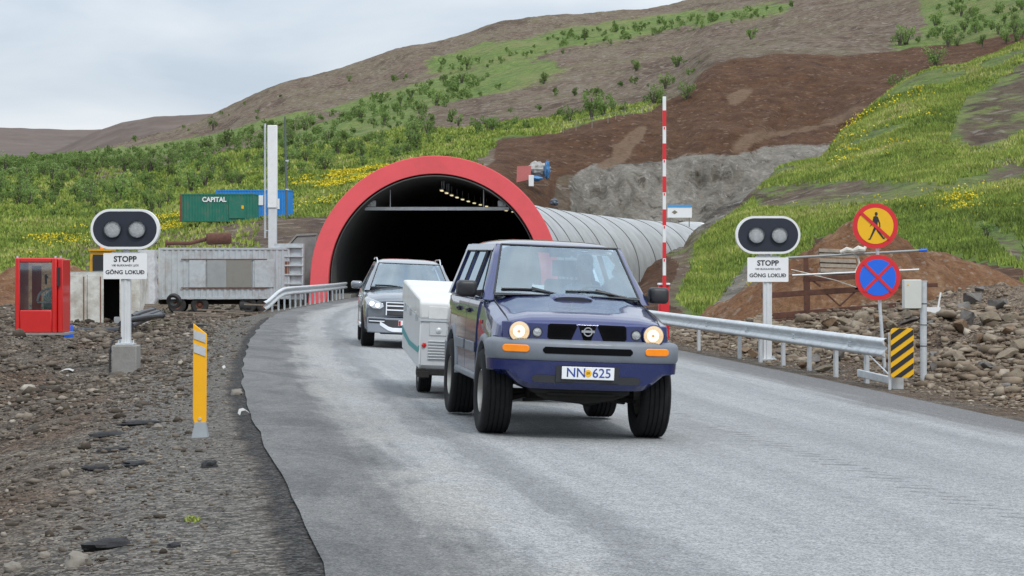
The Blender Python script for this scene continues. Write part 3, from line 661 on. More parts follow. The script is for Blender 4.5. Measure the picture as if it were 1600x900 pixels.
for i in range(17):
    t = 5 + i * 3.9; cx, cy, th = tun(t); p = Vector((cx, cy, 5.35)) - O
    b = MB(); b.box(p, (.15, .7, .05), Matrix.Rotation(-th, 3, 'Z')); lm = b.build('tunnel_lamp', M_lamp, tn, bevel=.02)
    b = MB(); b.beam(p + Vector((0, 0, .04)), p + Vector((0, 0, .5)), .03, .03); b.box(p + Vector((0, 0, .06)), (.2, .8, .05), Matrix.Rotation(-th, 3, 'Z')); b.build('bracket', M_galv, lm)
    if i < 2: b = MB(); b.cyl(p + Vector((.1, 0, .1)), p + Vector((.1, 0, .75)), .06); b.build('conduit', M_galv, tn)

# concrete wing wall left of the portal
wgo = at(495, 470, 108.5); wg = thing('wing_wall', 'grey concrete retaining wall with sloping top left of the red portal', 'wall', (wgo.x, wgo.y, -.4))
b = MB(); b.prism([(-2.2, -.4), (-.0, -.4), (0, 3.45), (-.9, 3.4), (-2.2, 1.9)], (0, 0, 0), (1, -.05, 0), (0, 0, 1), .4); b.build('wall_panel', M_conc2, wg, bevel=.02)
b = MB(); b.box((-.62, -.32, 2.35), (.55, .06, .09)); b.build('white_strip', M_white, wg)
b = MB(); b.prism([(-.93, 3.41), (.02, 3.46), (.02, 3.56), (-.95, 3.51), (-2.28, 2.0), (-2.2, 1.92)], (0, .06, 0), (1, -.05, 0), (0, 0, 1), .52); b.build('coping', M_conc, wg)

# ------------------------------------------------------------------ guard rails
WPROF = [(.0, .155), (.03, .15), (.078, .115), (.083, .09), (.04, .035), (.0, .012), (0, -.012), (.04, -.035), (.083, -.09), (.078, -.115), (.03, -.15), (0, -.155)]
def wbeam(path, zs, flip=1):
    b = MB(); secs = []
    for i, (p, z_) in enumerate(zip(path, zs)):
        a = Vector(path[max(i - 1, 0)]); c = Vector(path[min(i + 1, len(path) - 1)]); d = (c - a).normalized(); nrm = Vector((-d.y, d.x)) * flip
        ring = WPROF + [(o - .006, z) for o, z in WPROF[::-1]]
        secs.append([(p[0] + nrm.x * o, p[1] + nrm.y * o, z_ + z) for o, z in ring])
    b.loft(secs); return b
def c_post(b, x, y, zb, zt, d, flip=1):
    ang = math.atan2(d.y, d.x); Mx = Matrix.Rotation(ang, 3, 'Z'); o = Vector((x, y, 0))
    for c, s_ in (((0, -.05 * flip, 0), (.10, .006, 1)), ((-.05, -.02 * flip, 0), (.006, .055, 1)), ((.05, -.02 * flip, 0), (.006, .055, 1)), ((-.045, .008 * flip, 0), (.016, .006, 1)), ((.045, .008 * flip, 0), (.016, .006, 1))):
        v = Mx @ Vector(c); b.box(o + v + Vector((0, 0, (zb + zt) / 2)), (s_[0], s_[1], zt - zb), Mx)
# right rail
RY = [35.8, 37.65, 39.4, 41.3, 43.1, 44.9, 48.9, 52.9, 57, 61, 65, 69, 73, 77, 81, 85, 89, 93, 97, 101, 104.4]
def railx(Y): return 10.2 - .125 * Y if Y < 70 else 1.45 + (Y - 70) * (-.06) + (Y - 70) ** 2 * .0013
def gz1(x, y): return float(groundz(np.array([x]), np.array([float(y)]))[0]) if y < 62 else float(roadz(XR(y) if x > 0 else XL(y), y)) - .05
gr = thing('guard_rail', 'long galvanised guard rail along the right side of the road', 'guard rail', (railx(35.8), 35.8, 0))
G0 = Vector((railx(35.8), 35.8, 0))
ysr = np.concatenate([[34.3], np.arange(35, 104.5, 1.0)])
pth = [(railx(y), y) for y in ysr]; zr = [float(roadz(XR(y), y)) + .60 for y in ysr]
o = wbeam(pth, zr, 1).build('beam', M_galv, gr, ang=60, loc=-G0)
for y in RY:
    x = railx(y) + .13; b = MB(); zb = gz1(x, y) - .25; c_post(b, x, y, zb, float(roadz(XR(y), y)) + .68, Vector((-.124, .99)), -1); b.box((x - .06, y, float(roadz(XR(y), y)) + .62), (.08, .10, .16), R(7)); b.build('post', M_galv, gr, loc=-G0)
for y in (36.2, 39.9, 43.6, 47.3):
    xx = railx(y) - .03; zz = float(roadz(XR(y), y)) + .60
    for dz in (-.06, .06):
        for dy in (-.08, .08): b = MB(); b.cyl((xx - .02, y + dy, zz + dz * .5), (xx - .045, y + dy, zz + dz * .5), .018, n=8); b.build('bolt', M_galv, gr, loc=-G0)
b = MB(); xe, ye = railx(34.3) + .1, 34.3; ze = gz1(xe, ye)
b.beam((railx(36) + .02, 35.9, gz1(railx(36), 36) + .16), (xe, ye, ze + .12), .06, .12); b.build('anchor_bar', M_galv, gr, loc=-G0, bevel=.01)
b = MB(); c_post(b, xe + .02, ye - .02, ze - .25, ze + .28, Vector((-.124, .99)), -1); b.box((xe + .06, ye, ze + .1), (.18, .12, .3)); b.build('anchor_post', M_galv, gr, loc=-G0)
b = MB(); b.cyl((railx(35.7) + .1, 35.7, zr[1] - .15), (xe + .02, ye + .12, ze + .15), .012, n=6); b.build('brace_rod', M_galv, gr, loc=-G0)
# left rail
gl = thing('guard_rail', 'short guard rail with turned down end at the left foot of the portal', 'guard rail', (-8.0, 72, 0)); G1 = Vector((-8.0, 72, 0))
yl = [70.5, 72, 73.5, 75, 77, 80, 84, 88, 92, 96, 100, 104.8]; xl_ = [-8.05, -8.1, -8.1, -8.1, -8.1, -8.1, -8.1, -8.1, -8.08, -8.05, -8.0, -8.0]
def zl2(y): return float(roadz(XL(y), y))
hl = [.16, .2, .33, .47, .58, .6, .6, .6, .6, .6, .6, .6]
yy = np.arange(70.5, 105, .7); pthl = [(np.interp(y, yl, xl_), y) for y in yy]; zz = [zl2(y) + np.interp(y, yl, hl) for y in yy]
wbeam(pthl, zz, -1).build('beam', M_galv, gl, ang=60, loc=-G1)
for y in np.arange(74.5, 105, 2.0):
    x = np.interp(y, yl, xl_) - .13; b = MB(); c_post(b, x, y, zl2(y) - .9, zl2(y) + np.interp(y, yl, hl) + .07, Vector((0, 1)), 1); b.build('post', M_galv, gl, loc=-G1)

# ------------------------------------------------------------------ stop signals
M_lens = mat('lens', (.36, .38, .39), .30, var=.25, vscale=14, bump=.8, bscale=55, spec=.8)
def stop_signal(label, X, Y, zb, poleh, concrete, wS=1.0):
    t = thing('stop_signal', label, 'signal', (X, Y, zb)); px = 1 / (F / Y)        # metres per photo pixel here
    top = poleh
    b = MB(); b.box((0, 0, top / 2), (.17, .13, top)); b.box((0, -.07, top / 2), (.05, .015, top)); b.build('pole', M_white if False else M_polew, t, bevel=.012)
    b = MB(); b.box((0, -.02, .03), (.34, .3, .03))
    for i in (-1, 1):
        for j in (-1, 1): b.cyl((i * .12, -.02 + j * .1, .04), (i * .12, -.02 + j * .1, .10), .015, n=8)
    b.build('base_plate', M_galv, t)
    pw, ph = .80 * wS, .475 * wS; pz = top + .10 - ph / 2 + .0
    b = MB(); b.prism(rrect(pw, ph, .015, 2), (0, -.085, pz), (1, 0, 0), (0, 0, 1), .012); pl_ = b.build('text_plate', M_signw, t)
    text('lettering', 'STOPP', .145 * wS, M_black, pl_, (0, -.1, pz + .125 * wS), bold=.0035, sx=1.0)
    text('lettering', 'VIÐ BLIKKANDI LJÓS', .048 * wS, M_black, pl_, (0, -.1, pz + .012 * wS), sx=1.12)
    text('lettering', 'GÖNG', .100 * wS, M_black, pl_, (-.20 * wS, -.1, pz - .115 * wS), bold=.002, sx=1.05); text('lettering', 'LOKUÐ', .100 * wS, M_black, pl_, (.178 * wS, -.1, pz - .115 * wS), bold=.002, sx=1.05)
    W, H = 1.26 * wS, .74 * wS; hz = top + .17 + H / 2
    b = MB(); b.box((0, 0, top + .13), (.10, .07, .12)); b.box((0, -.05, top + .11), (.5, .03, .03)); b.build('bracket', M_galv, t)
    rim = rrect(W, H, H / 2 - .001, 12); inn = rrect(W - .09, H - .09, (H - .09) / 2 - .001, 12); n = len(rim)
    b = MB(); q = [(x, -.13, z) for x, z in rim] + [(x, -.13, z) for x, z in inn] + [(x, .03, z) for x, z in rim] + [(x, -.10, z) for x, z in inn]
    f = []
    for k in range(n):
        k2 = (k + 1) % n; f += [(k, k2, n + k2, n + k), (k, 2 * n + k, 2 * n + k2, k2), (n + k, n + k2, 3 * n + k2, 3 * n + k)]
    f.append(tuple(range(2 * n, 3 * n))); q = [(x, y, z + hz) for x, y, z in q]; b.add(q, f); b.build('rim', M_white, t, ang=40)
    b = MB(); b.prism(inn, (0, -.10, hz), (1, 0, 0), (0, 0, 1), .03); b.build('backboard', M_sigblk, t)
    for s_ in (-1, 1):
        x = s_ * .225 * wS
        b = MB(); prof = [(.155 * wS, 0), (.165 * wS, 0), (.165 * wS, .05), (.155 * wS, .05), (.155 * wS, 0)]; b.lathe(prof, (x, -.13, hz - .0), (0, -1, 0), 32); h = b.build('lamp_hood', M_sigblk, t)
        b = MB(); b.lathe([(0, .016), (.05, .0155), (.10, .013), (.14, .008), (.157 * wS, .0)], (x, -.132, hz), (0, -1, 0), 32); b.build('lens', M_lens, h)
    if concrete:
        b = MB(); b.box((0, .0, -.35), (.46, .46, .72)); b.build('concrete_footing', M_conc, t, bevel=.02)
        b = MB(); b.tube([(-.06, -.1, .15), (-.22, -.15, .10), (-.26, -.2, -.1), (-.26, -.22, -.6)], .018); b.build('cable', M_black, t)
    return t
M_polew = mat('pole white', (.60, .62, .63), .5, var=.06, vscale=4, dirt=(.4, .4, .38), dscale=3, damt=.4)
p = at(197, 540, 40); stop_signal('unlit twin lamp stop signal on a white pole with concrete footing, at the left verge', p.x, 40, p.z, 1.56 + .04, True)
p = at(1199, 500, 44); stop_signal('unlit twin lamp stop signal on a white pole behind the right guard rail', p.x, 44, gz1(p.x, 44), at(0, 410, 44).z - gz1(p.x, 44) - .0, False, 1.035)

# ------------------------------------------------------------------ marker post
p = at(313, 690, 20); ps = thing('marker_post', 'flat yellow marker post with two grey reflective bands on the gravel shoulder', 'marker post', (p.x, 20, gz1(p.x, 20)))
H = 178 * 20 / F
b = MB(); b.prism([(-.052, .12), (.052, .12), (.058, .16), (.062, H - .10), (-.062, H), (-.066, .18)], (0, 0, 0), (1, 0, 0), (0, 0, 1), .022); b.build('blade', M_orange, ps, bevel=.004)
for z0, z1 in ((H - .145, H - .065), (H - .27, H - .19)):
    b = MB(); b.prism([(-.055, z0 + .005), (.052, z0 - .035), (.052, z1 - .035), (-.055, z1 + .005)], (0, -.0255, 0), (1, 0, 0), (0, 0, 1), .004); b.build('reflector', M_galv, ps)
b = MB(); b.loft([[(-.085, -.06, -.05), (.085, -.06, -.05), (.085, .06, -.05), (-.085, .06, -.05)], [(-.045, -.034, .14), (.05, -.034, .14), (.05, .034, .14), (-.045, .034, .14)]]); b.build('foot', mat('grey plastic', (.28, .31, .33), .6), ps)
b = MB(); b.cyl((0, -.02, .17), (0, -.034, .17), .014, n=10); b.build('bolt', M_galv, ps)

# ------------------------------------------------------------------ hazard marker
p = at(1397, 590, 34.6); hz = thing('hazard_marker', 'yellow and black diagonal striped hazard marker at the near end of the right guard rail', 'hazard sign', (p.x, 33.9, gz1(p.x, 34.2))); zb = at(0, 590, 33.9).z - gz1(p.x, 34.2)
W, H = .365, .77
b = MB(); b.prism([(x, z + zb + H / 2) for x, z in rrect(W, H, .05, 5)], (0, 0, 0), (1, .08, 0), (0, 0, 1), .02); plt = b.build('plate', M_signyel, hz)
def clip_poly(poly, a, bb, c, keep=1):          # keep side a x + b y <= c
    o = []; n = len(poly)
    for i in range(n):
        p, q = poly[i], poly[(i + 1) % n]; dp, dq = a * p[0] + bb * p[1] - c, a * q[0] + bb * q[1] - c
        if dp <= 0: o.append(p)
        if (dp < 0) != (dq < 0) and dp != dq: t = dp / (dp - dq); o.append((p[0] + (q[0] - p[0]) * t, p[1] + (q[1] - p[1]) * t))
    return o
base = rrect(W - .006, H - .006, .045, 5); s2 = .72
for k in range(-3, 5):
    c0 = k * .175 - .02; pol = clip_poly(clip_poly(base, -s2, 1, c0 + .088), s2, -1, -c0)
    if len(pol) > 2: b = MB(); b.prism([(x, z + zb + H / 2) for x, z in pol], (0, -.024, 0), (1, .08, 0), (0, 0, 1), .003); b.build('stripe', M_black, plt)
b = MB(); b.box((-W / 2 - .005, .02, zb * .5 + .35), (.04, .04, zb + .7)); b.build('post', M_galv, hz)

# ------------------------------------------------------------------ prohibition signs on one post
p = at(1374, 500, 38); Y = 38; zb = gz1(p.x, Y); sg = thing('road_sign', 'grey post carrying a round no pedestrians sign above a blue and red no stopping sign', 'road sign', (p.x, Y, zb))
k = Y / F
b = MB(); b.tube([(.12, .06, -.1), (.02, .05, 1.15), (-.06, .05, at(0, 320, Y).z - zb)], .03, 12); b.build('post', M_galv, sg)
def disc(name, cx, cz, r, m, parent, y0, th): b = MB(); b.prism(circ(r, 48, cx, cz), (0, y0, 0), (1, 0, 0), (0, 0, 1), th); return b.build(name, m, parent)
c1 = (at(1367.5, 0, Y).x - p.x, at(0, 353, Y).z - zb); c2 = (at(1371.5, 0, Y).x - p.x, at(0, 433.5, Y).z - zb); r = 35.5 * k
d1 = disc('pedestrian_plate', *c1, r, M_signred, sg, -.002, .015); disc('yellow_field', *c1, r * .795, M_signyel, d1, -.0205, .003)
# walking figure, side view
fig = [[(.02,.62),(.10,.62),(.13,.54),(.10,.46),(.02,.46),(-.01,.54)],
       [(-.06,.42),(.05,.45),(.14,.40),(.24,.12),(.25,-.06),(.20,-.06),(.19,.10),(.13,.22),(.12,-.02),(-.03,-.04),(-.05,.14),(-.18,.0),(-.24,-.06),(-.21,.0),(-.12,.16)],
       [(-.03,-.03),(.12,-.02),(.20,-.24),(.40,-.52),(.46,-.50),(.43,-.60),(.36,-.58),(.12,-.28),(.05,-.14),(-.09,-.40),(-.20,-.62),(-.30,-.62),(-.30,-.58),(-.24,-.56),(-.14,-.32)]]
b = MB()
for i, pg in enumerate(fig): b.prism([(c1[0] + x * r * .98 - .01, c1[1] + z * r * .98) for x, z in pg], (0, -.0245 - i * .0006, 0), (1, 0, 0), (0, 0, 1), .003)
b.build('walker', M_black, d1, smooth=False)
def bar(a, cen, rr, y0, parent, w=.07):
    d = Vector((math.cos(R(a)), math.sin(R(a)))); n = Vector((-d.y, d.x)); b = MB()
    pg = [Vector(cen) + d * (s_ * rr) + n * (u * w * r) for s_, u in ((-1, -1), (1, -1), (1, 1), (-1, 1))]; b.prism([tuple(q) for q in pg], (0, y0, 0), (1, 0, 0), (0, 0, 1), .003); b.build('red_bar', M_signred, parent, smooth=False)
bar(-42, c1, r * .86, -.030, d1)
d2 = disc('no_stopping_plate', *c2, r, M_signred, sg, -.002, .015); disc('blue_field', *c2, r * .80, M_signblue, d2, -.0205, .003); bar(45, c2, r * .88, -.025, d2, .065); bar(-45, c2, r * .88, -.0288, d2, .065)
for c in (c1, c2):
    b = MB()
    for s_ in (-1, 1): b.box((c[0], .03, c[1] + s_ * .18), (.3, .03, .03))
    b.build('clamp', M_galv, sg)
# ------------------------------------------------------------------ cabinet on post
p = at(1443, 600, 36); zb = gz1(p.x, 36); k = 36 / F; cb = thing('post_cabinet', 'pale grey electrical cabinet fixed beside a thick galvanised pipe post right of the signs', 'electrical box', (p.x, 36, zb))
h = at(0, 440, 36).z - zb; b = MB(); b.cyl((0, 0, -.2), (0, 0, h), .055, n=20); b.cyl((0, 0, h), (0, 0, h + .015), .062, n=20); b.build('post', M_galv, cb)
b = MB(); zc = at(0, 459.5, 36).z - zb; b.box((-.20, -.03, zc), (.29, .2, .48)); bx = b.build('cabinet', mat('cabinet grey', (.52, .53, .49), .5, var=.05), cb, bevel=.012)
b = MB(); b.box((-.20, -.1345, zc), (.275, .006, .465)); b.build('door', mat('cabinet door', (.56, .57, .53), .5, var=.05), bx, bevel=.003)
b = MB(); b.prism([(-.3, zc + .14), (-.265, zc + .14), (-.2825, zc + .18)], (0, -.138, 0), (1, 0, 0), (0, 0, 1), .003); b.build('warning_sticker', M_signyel, bx)
for z in (.55, .9, 1.25): b = MB(); b.lathe([(.056, 0), (.06, 0), (.06, .014), (.056, .014), (.056, 0)], (0, 0, z), (0, 0, 1), 20); b.build('cable_tie', M_black, cb)

# ------------------------------------------------------------------ boom barrier, arm raised
p = at(1037, 484, 55); zb = gz1(p.x, 55) if 55 < 62 else -.3; bm_ = thing('boom_barrier', 'raised red and white barrier arm on a red drive box right of the road', 'barrier', (p.x, 55, zb))
k = 55 / F; z0 = at(0, 445, 55).z - zb; z1 = at(0, 152, 55).z - zb; L_ = z1 - z0
b = MB(); b.box((0, .0, z0 / 2 - .05), (.26, .36, z0 + .1)); b.build('drive_box', M_signred, bm_, bevel=.02)
b = MB(); b.box((0, -.2, z0 * .55), (.2, .02, z0 * .6)); b.build('box_door', M_signred, bm_, bevel=.01)
b = MB(); b.box((0, -.02, z0 + .02), (.3, .4, .05)); b.build('lid', M_white, bm_, bevel=.01)
b = MB(); b.box((0, -.24, z0 + L_ / 2 - .15), (.085, .055, L_ + .3)); arm = b.build('arm', M_white, bm_, bevel=.01)
z = z1 - .35
while z > z0 + .2:
    b = MB(); b.box((0, -.24, z - .20), (.091, .061, .40)); b.build('red_band', M_signred, arm); z -= .83
z = z1 - .55
while z > z0: b = MB(); b.box((0, -.274, z - .45 + .2), (.03, .008, .06)); b.build('reflector', M_signred, arm); z -= .83
# ================================================================== VEHICLES
def paint(name, col, metal=.4, rough=.26, coat=1.0, var=.05): return mat(name, col, rough, metal, coat=coat, var=var, vscale=3, dirt=(col[0] * .6 + .08, col[1] * .6 + .075, col[2] * .6 + .07), dscale=2.2, damt=.3)
M_blue = paint('navy paint', (.010, .020, .118)); M_bluel = mat('grey cladding', (.155, .175, .205), .55, .1, coat=.1, var=.08, vscale=4, dirt=(.12, .12, .12), dscale=5, damt=.5)
M_greyp = paint('slate grey paint', (.19, .21, .24), .5)
M_grl = mat('grille dark', (.004, .004, .005), .9, spec=.1); M_glass = glass_mat('windscreen glass', (.72, .87, .92), .17); M_glassd = glass_mat('tinted glass', (.35, .40, .42), .16)
M_glasss = glass_mat('side glass', (.5, .58, .60), .12)
M_chrome = mat('chrome', (.75, .76, .78), .12, 1.0, var=.03); M_trim = mat('black trim', (.02, .021, .024), .45, var=.1)
M_rim = mat('alloy', (.42, .41, .38), .38, .8, var=.1, dirt=(.2, .18, .15), dscale=8, damt=.5); M_inter = mat('interior cloth', (.07, .075, .085), .9, var=.15)
M_under = mat('underbody', (.014, .013, .012), .85, var=.4, bump=.3, bscale=30, dirt=(.03, .024, .02), dscale=8, damt=.5); M_amber = mat('amber lens', (.85, .24, .01), .25, coat=.6, emis=(1, .3, .0), estr=.06)
M_hl = mat('lit headlight', (.35, .3, .22), .5, emis=(1, .72, .42), estr=.62, var=.3, vscale=30); M_hl3 = mat('bulb cap', (.4, .25, .12), .4, emis=(1, .55, .2), estr=.35); M_hl2 = mat('headlight core', (1, .95, .85), .2, emis=(1, .9, .7), estr=1.0)
M_tyre = mat('tyre rubber', (.013, .013, .014), .85, var=.2, vscale=20, spec=.25, dirt=(.04, .036, .032), dscale=8, damt=.35); M_lampg = glass_mat('lamp glass', (.95, .95, .95), .0); M_redl = mat('red lens', (.5, .01, .01), .25, coat=.5)
M_plate = mat('plate white', (.74, .76, .78), .4, var=.02); M_pblue = mat('plate blue', (.02, .05, .25), .5)
M_skin = mat('skin', (.50, .29, .21), .6, var=.06); M_shirt = mat('pale shirt', (.62, .63, .65), .85, var=.06); M_hair = mat('grey hair', (.30, .27, .23), .9, var=.2, vscale=40)

def bendx(x, y, hw, k, x0, x1):        # the nose is curved in plan
    f = min(max((x - x0) / (x1 - x0), 0), 1); return x - k * (abs(y) / hw) ** 2.6 * f
def ring(half): return [(p[0], p[1], p[2]) for p in half] + [(p[0], -p[1], p[2]) for p in half[::-1] if abs(p[1]) > 1e-6]
def body_sec(x, w, zb, zs, zt, tub=None, shoulder=.07):
    h = [(0, zb), (w * .6, zb), (w - .06, zb), (w - .012, zb + .05), (w, zb + .2), (w + .004, (zb + zs) / 2 + .08), (w - .008, zs - .16), (w - .028, zs - .055), (w - shoulder, zs - .008)]
    if tub is None: h += [(w - shoulder - .06, zs + .008), (w * .62, zs + (zt - zs) * .72), (w * .3, zt - (zt - zs) * .06), (0, zt)]
    else: h += [(w - shoulder - .035, zs - .01), (w - shoulder - .05, tub), (w * .3, tub), (0, tub)]
    return [(x, y, z) for y, z in h]
def resample(st, n):
    xs = [s[0] for s in st]; 
    out = []
    for i in range(len(st) - 1):
        for q in range(n):
            f = q / n; out.append([a + (b - a) * f if (a is not None and b is not None) else a for a, b in zip(st[i], st[i + 1])])
    out.append(list(st[-1])); return out
def make_body(name, st, m, root, arches, bend, n=4):
    secs = []
    for s in resample(st, n):
        h = body_sec(*s); secs.append(ring([(bendx(x, y, *bend), y, z) for x, y, z in h]))
    b = MB(); b.loft(secs); o = b.build(name, m, root)
    c = MB()
    for ax, az, ar in arches:
        for s_ in (-1, 1): c.cyl((ax, s_ * .52, az), (ax, s_ * 1.2, az), ar, n=40)
    cu = c.build('cutter', m); o.parent = None; boolean(o, cu); o.parent = root; return o
def wheel(root, x, y, z, r, w, side, rimr, kind='suv', turn=0, tm=None):
    o = thing_part('wheel', root, (x, y, z), turn)
    t = MB(); hw = w / 2; prof = [(rimr, -hw * .80), (rimr + .02, -hw * .92), (r * .82, -hw), (r * .93, -hw * .98), (r * .985, -hw * .86)]
    nb = 5
    for i in range(nb):
        a = -hw * .80 + i * (hw * 1.6 / nb); bq = a + hw * 1.6 / nb
        prof += [(r, a + .004), (r, bq - .012), (r - .011, bq - .010), (r - .011, bq - .002)]
    prof += [(r * .985, hw * .86), (r * .93, hw * .98), (r * .82, hw), (rimr + .02, hw * .92), (rimr, hw * .80), (rimr, -hw * .8)]
    t.lathe(prof, (0, 0, 0), (0, 1, 0), 56); t.build('tyre', tm or M_tyre, o, ang=50)
    b = MB(); s = side
    b.lathe([(rimr, s * hw * .8), (rimr - .012, s * hw * .86), (rimr - .02, s * hw * .6), (rimr * .9, s * hw * .35), (rimr * .9, -s * hw * .8)], (0, 0, 0), (0, 1, 0), 48)
    b.lathe([(0, s * hw * .42), (rimr * .22, s * hw * .42), (rimr * .30, s * hw * .30), (rimr * .30, s * hw * .1)], (0, 0, 0), (0, 1, 0), 32)
    ns = 6 if kind == 'suv' else 5
    for k in range(ns):
        a = 2 * math.pi * k / ns; d = Vector((math.cos(a), 0, math.sin(a))); b.beam(d * rimr * .25 + Vector((0, s * hw * .25, 0)), d * rimr * .93 + Vector((0, s * hw * .36, 0)), rimr * .30, .03, (0, 1, 0))
    b.build('rim', M_rim, o, ang=40)
    b = MB(); b.lathe([(0, s * hw * .05), (rimr * .88, s * hw * .05)], (0, 0, 0), (0, 1, 0), 32); b.cyl((0, s * hw * .4, 0), (0, s * (hw * .4 + .04), 0), rimr * .16, n=16); b.build('hub', M_trim, o)
    return o
def thing_part(name, root, loc, rz=0):
    o = bpy.data.objects.new(name, None); COL.objects.link(o); o.parent = root; o.location = loc; o.rotation_euler = (0, 0, rz); o.empty_display_size = .1; return o
def root_on_road(name, label, cat, X, Y, hx, hy):
    """empty whose +x axis heads along (hx, hy), tilted with the crossfall of the road"""
    o = thing(name, label, cat, (X, Y, float(roadz(X, Y)) + .005)); d = Vector((hx, hy)).normalized(); c = -float(crossfall(Y)); nrm = Vector((-c, 0, 1)).normalized()
    fx = Vector((d.x, d.y, c * d.x)).normalized(); ly = nrm.cross(fx).normalized(); Mx = Matrix((fx, ly, nrm)).transposed(); o.rotation_euler = Mx.to_euler(); return o
def sweep_front(b, path, sec):           # path [(x, y)] from left to right, sec(i, t) -> [(offset outwards, z)]
    n = len(path); secs = []
    for i, p in enumerate(path):
        a = Vector(path[max(i - 1, 0)]); c = Vector(path[min(i + 1, n - 1)]); d = (c - a).normalized(); nr = Vector((-d.y, d.x))
        if nr.x * 1 + 0 < -.2: nr = -nr
        secs.append([(p[0] + nr.x * o, p[1] + nr.y * o, z) for o, z in sec(i, p[1])])
    b.loft(secs)
def glass_quad(name, m, root, c4, bow=(0, 0, 0), n=8, th=.006):    # c4 corner points bl, br, tr, tl; bowed patch
    c = [Vector(p) for p in c4]; P = []
    for j in range(n + 1):
        v = j / n
        for i in range(n + 1):
            u = i / n; p = (c[0] * (1 - u) + c[1] * u) * (1 - v) + (c[3] * (1 - u) + c[2] * u) * v; P.append(p + Vector(bow) * (4 * u * (1 - u)))
    b = MB(); b.add(P, [(j * (n + 1) + i, j * (n + 1) + i + 1, (j + 1) * (n + 1) + i + 1, (j + 1) * (n + 1) + i) for j in range(n) for i in range(n)]); return b.build(name, m, root, ang=80)

def person(root, label, X, Y, Z, shirt, hair_m):      # seated driver, facing +x, one continuous skinned figure
    pts = {'pel': (0, 0, 0, .15, .12), 'waist': (-.03, 0, .20, .14, .105), 'chest': (-.04, 0, .38, .165, .12), 'sh': (-.03, 0, .48, .10, .09), 'neck': (-.005, 0, .56, .055, .055), 'head1': (.02, 0, .64, .075, .072), 'head2': (.02, 0, .74, .088, .08), 'head3': (.01, 0, .82, .06, .055)}
    ed = [('pel', 'waist'), ('waist', 'chest'), ('chest', 'sh'), ('sh', 'neck'), ('neck', 'head1'), ('head1', 'head2'), ('head2', 'head3')]
    for s_, n in ((1, 'l'), (-1, 'r')):
        pts.update({n + 'sh': (-.03, s_ * .17, .46, .06, .06), n + 'el': (.13, s_ * .26, .24, .045, .045), n + 'wr': (.36, s_ * .19, .33, .03, .03), n + 'hand': (.43, s_ * .17, .36, .035, .022), n + 'hip': (.05, s_ * .10, -.01, .10, .10), n + 'kn': (.46, s_ * .14, .06, .065, .065), n + 'an': (.70, s_ * .12, -.25, .045, .045)})
        ed += [('sh', n + 'sh'), (n + 'sh', n + 'el'), (n + 'el', n + 'wr'), (n + 'wr', n + 'hand'), ('pel', n + 'hip'), (n + 'hip', n + 'kn'), (n + 'kn', n + 'an')]
        for k in range(4):
            pts[n + 'f%d' % k] = (.475, s_ * (.15 + .0), .385 - k * .02, .010, .010); pts[n + 'g%d' % k] = (.50, s_ * .125, .38 - k * .02, .009, .009)
            ed += [(n + 'hand', n + 'f%d' % k), (n + 'f%d' % k, n + 'g%d' % k)]
        pts[n + 't'] = (.44, s_ * .12, .40, .010, .010); ed.append((n + 'hand', n + 't'))
    keys = list(pts); me = bpy.data.meshes.new('person'); me.from_pydata([pts[k][:3] for k in keys], [(keys.index(a), keys.index(b)) for a, b in ed], [])
    o = bpy.data.objects.new('person', me); COL.objects.link(o); md = o.modifiers.new('s', 'SKIN')
    for i, k in enumerate(keys): me.skin_vertices[0].data[i].radius = pts[k][3:5]; me.skin_vertices[0].data[i].use_root = (k == 'pel')
    md2 = o.modifiers.new('u', 'SUBSURF'); md2.levels = 2; md2.render_levels = 2; bpy.context.view_layer.update()
    me2 = bpy.data.meshes.new_from_object(o.evaluated_get(bpy.context.evaluated_depsgraph_get())); o.modifiers.clear(); o.data = me2
    me2.materials.clear(); me2.materials.append(M_skin); me2.materials.append(shirt); me2.polygons.foreach_set('use_smooth', [True] * len(me2.polygons))
    for p in me2.polygons:
        c = p.center; p.material_index = 0 if (c.z > .545 or c.x > .36 and c.z > .2) else 1
    b = MB(); b.prism([(-.0, -.012), (.035, -.012), (.018, .03)], (.10, -.014, .70), (1, 0, 0), (0, 0, 1), -.028) if False else b.loft([[(.10, -.008, .745), (.10, .008, .745), (.104, 0, .75)], [(.105, -.018, .70), (.105, .018, .70), (.132, 0, .705)]]); nz = b.build('nose', M_skin, o)
    for s_ in (-1, 1):
        b = MB(); b.lathe([(0, .012), (.01, .008), (.013, 0)], (.098, s_ * .032, .745), (1, 0, 0), 10); b.build('eye', M_trim, o)
        b = MB(); b.lathe([(0, .012), (.02, .008), (.026, 0)], (.01, s_ * .083, .715), (0, s_, 0), 10); b.build('ear', M_skin, o)
    b = MB(); b.box((.098, 0, .665), (.012, .05, .008)); b.build('mouth', mat('lips', (.35, .13, .11), .6), o)
    b = MB(); rows = []
    for j in range(8):
        ph = R(8 + j * 13); rows.append([(.005 + .103 * math.sin(ph) * math.cos(a) - .014, .095 * math.sin(ph) * math.sin(a), .755 + .115 * math.cos(ph) - (.02 if abs(a) > 1.3 else -.01) * j / 3) for a in np.linspace(-math.pi, math.pi, 20, endpoint=False)])
    rows = [[p for p in r_] for r_ in rows[:6]]; b.loft(rows); b.build('hair', hair_m, o)
    o.matrix_world = root.matrix_world; bpy.context.view_layer.update(); o.matrix_world = root.matrix_world @ Matrix.Translation((X, Y, Z)); tag(o, label, 'person'); return o

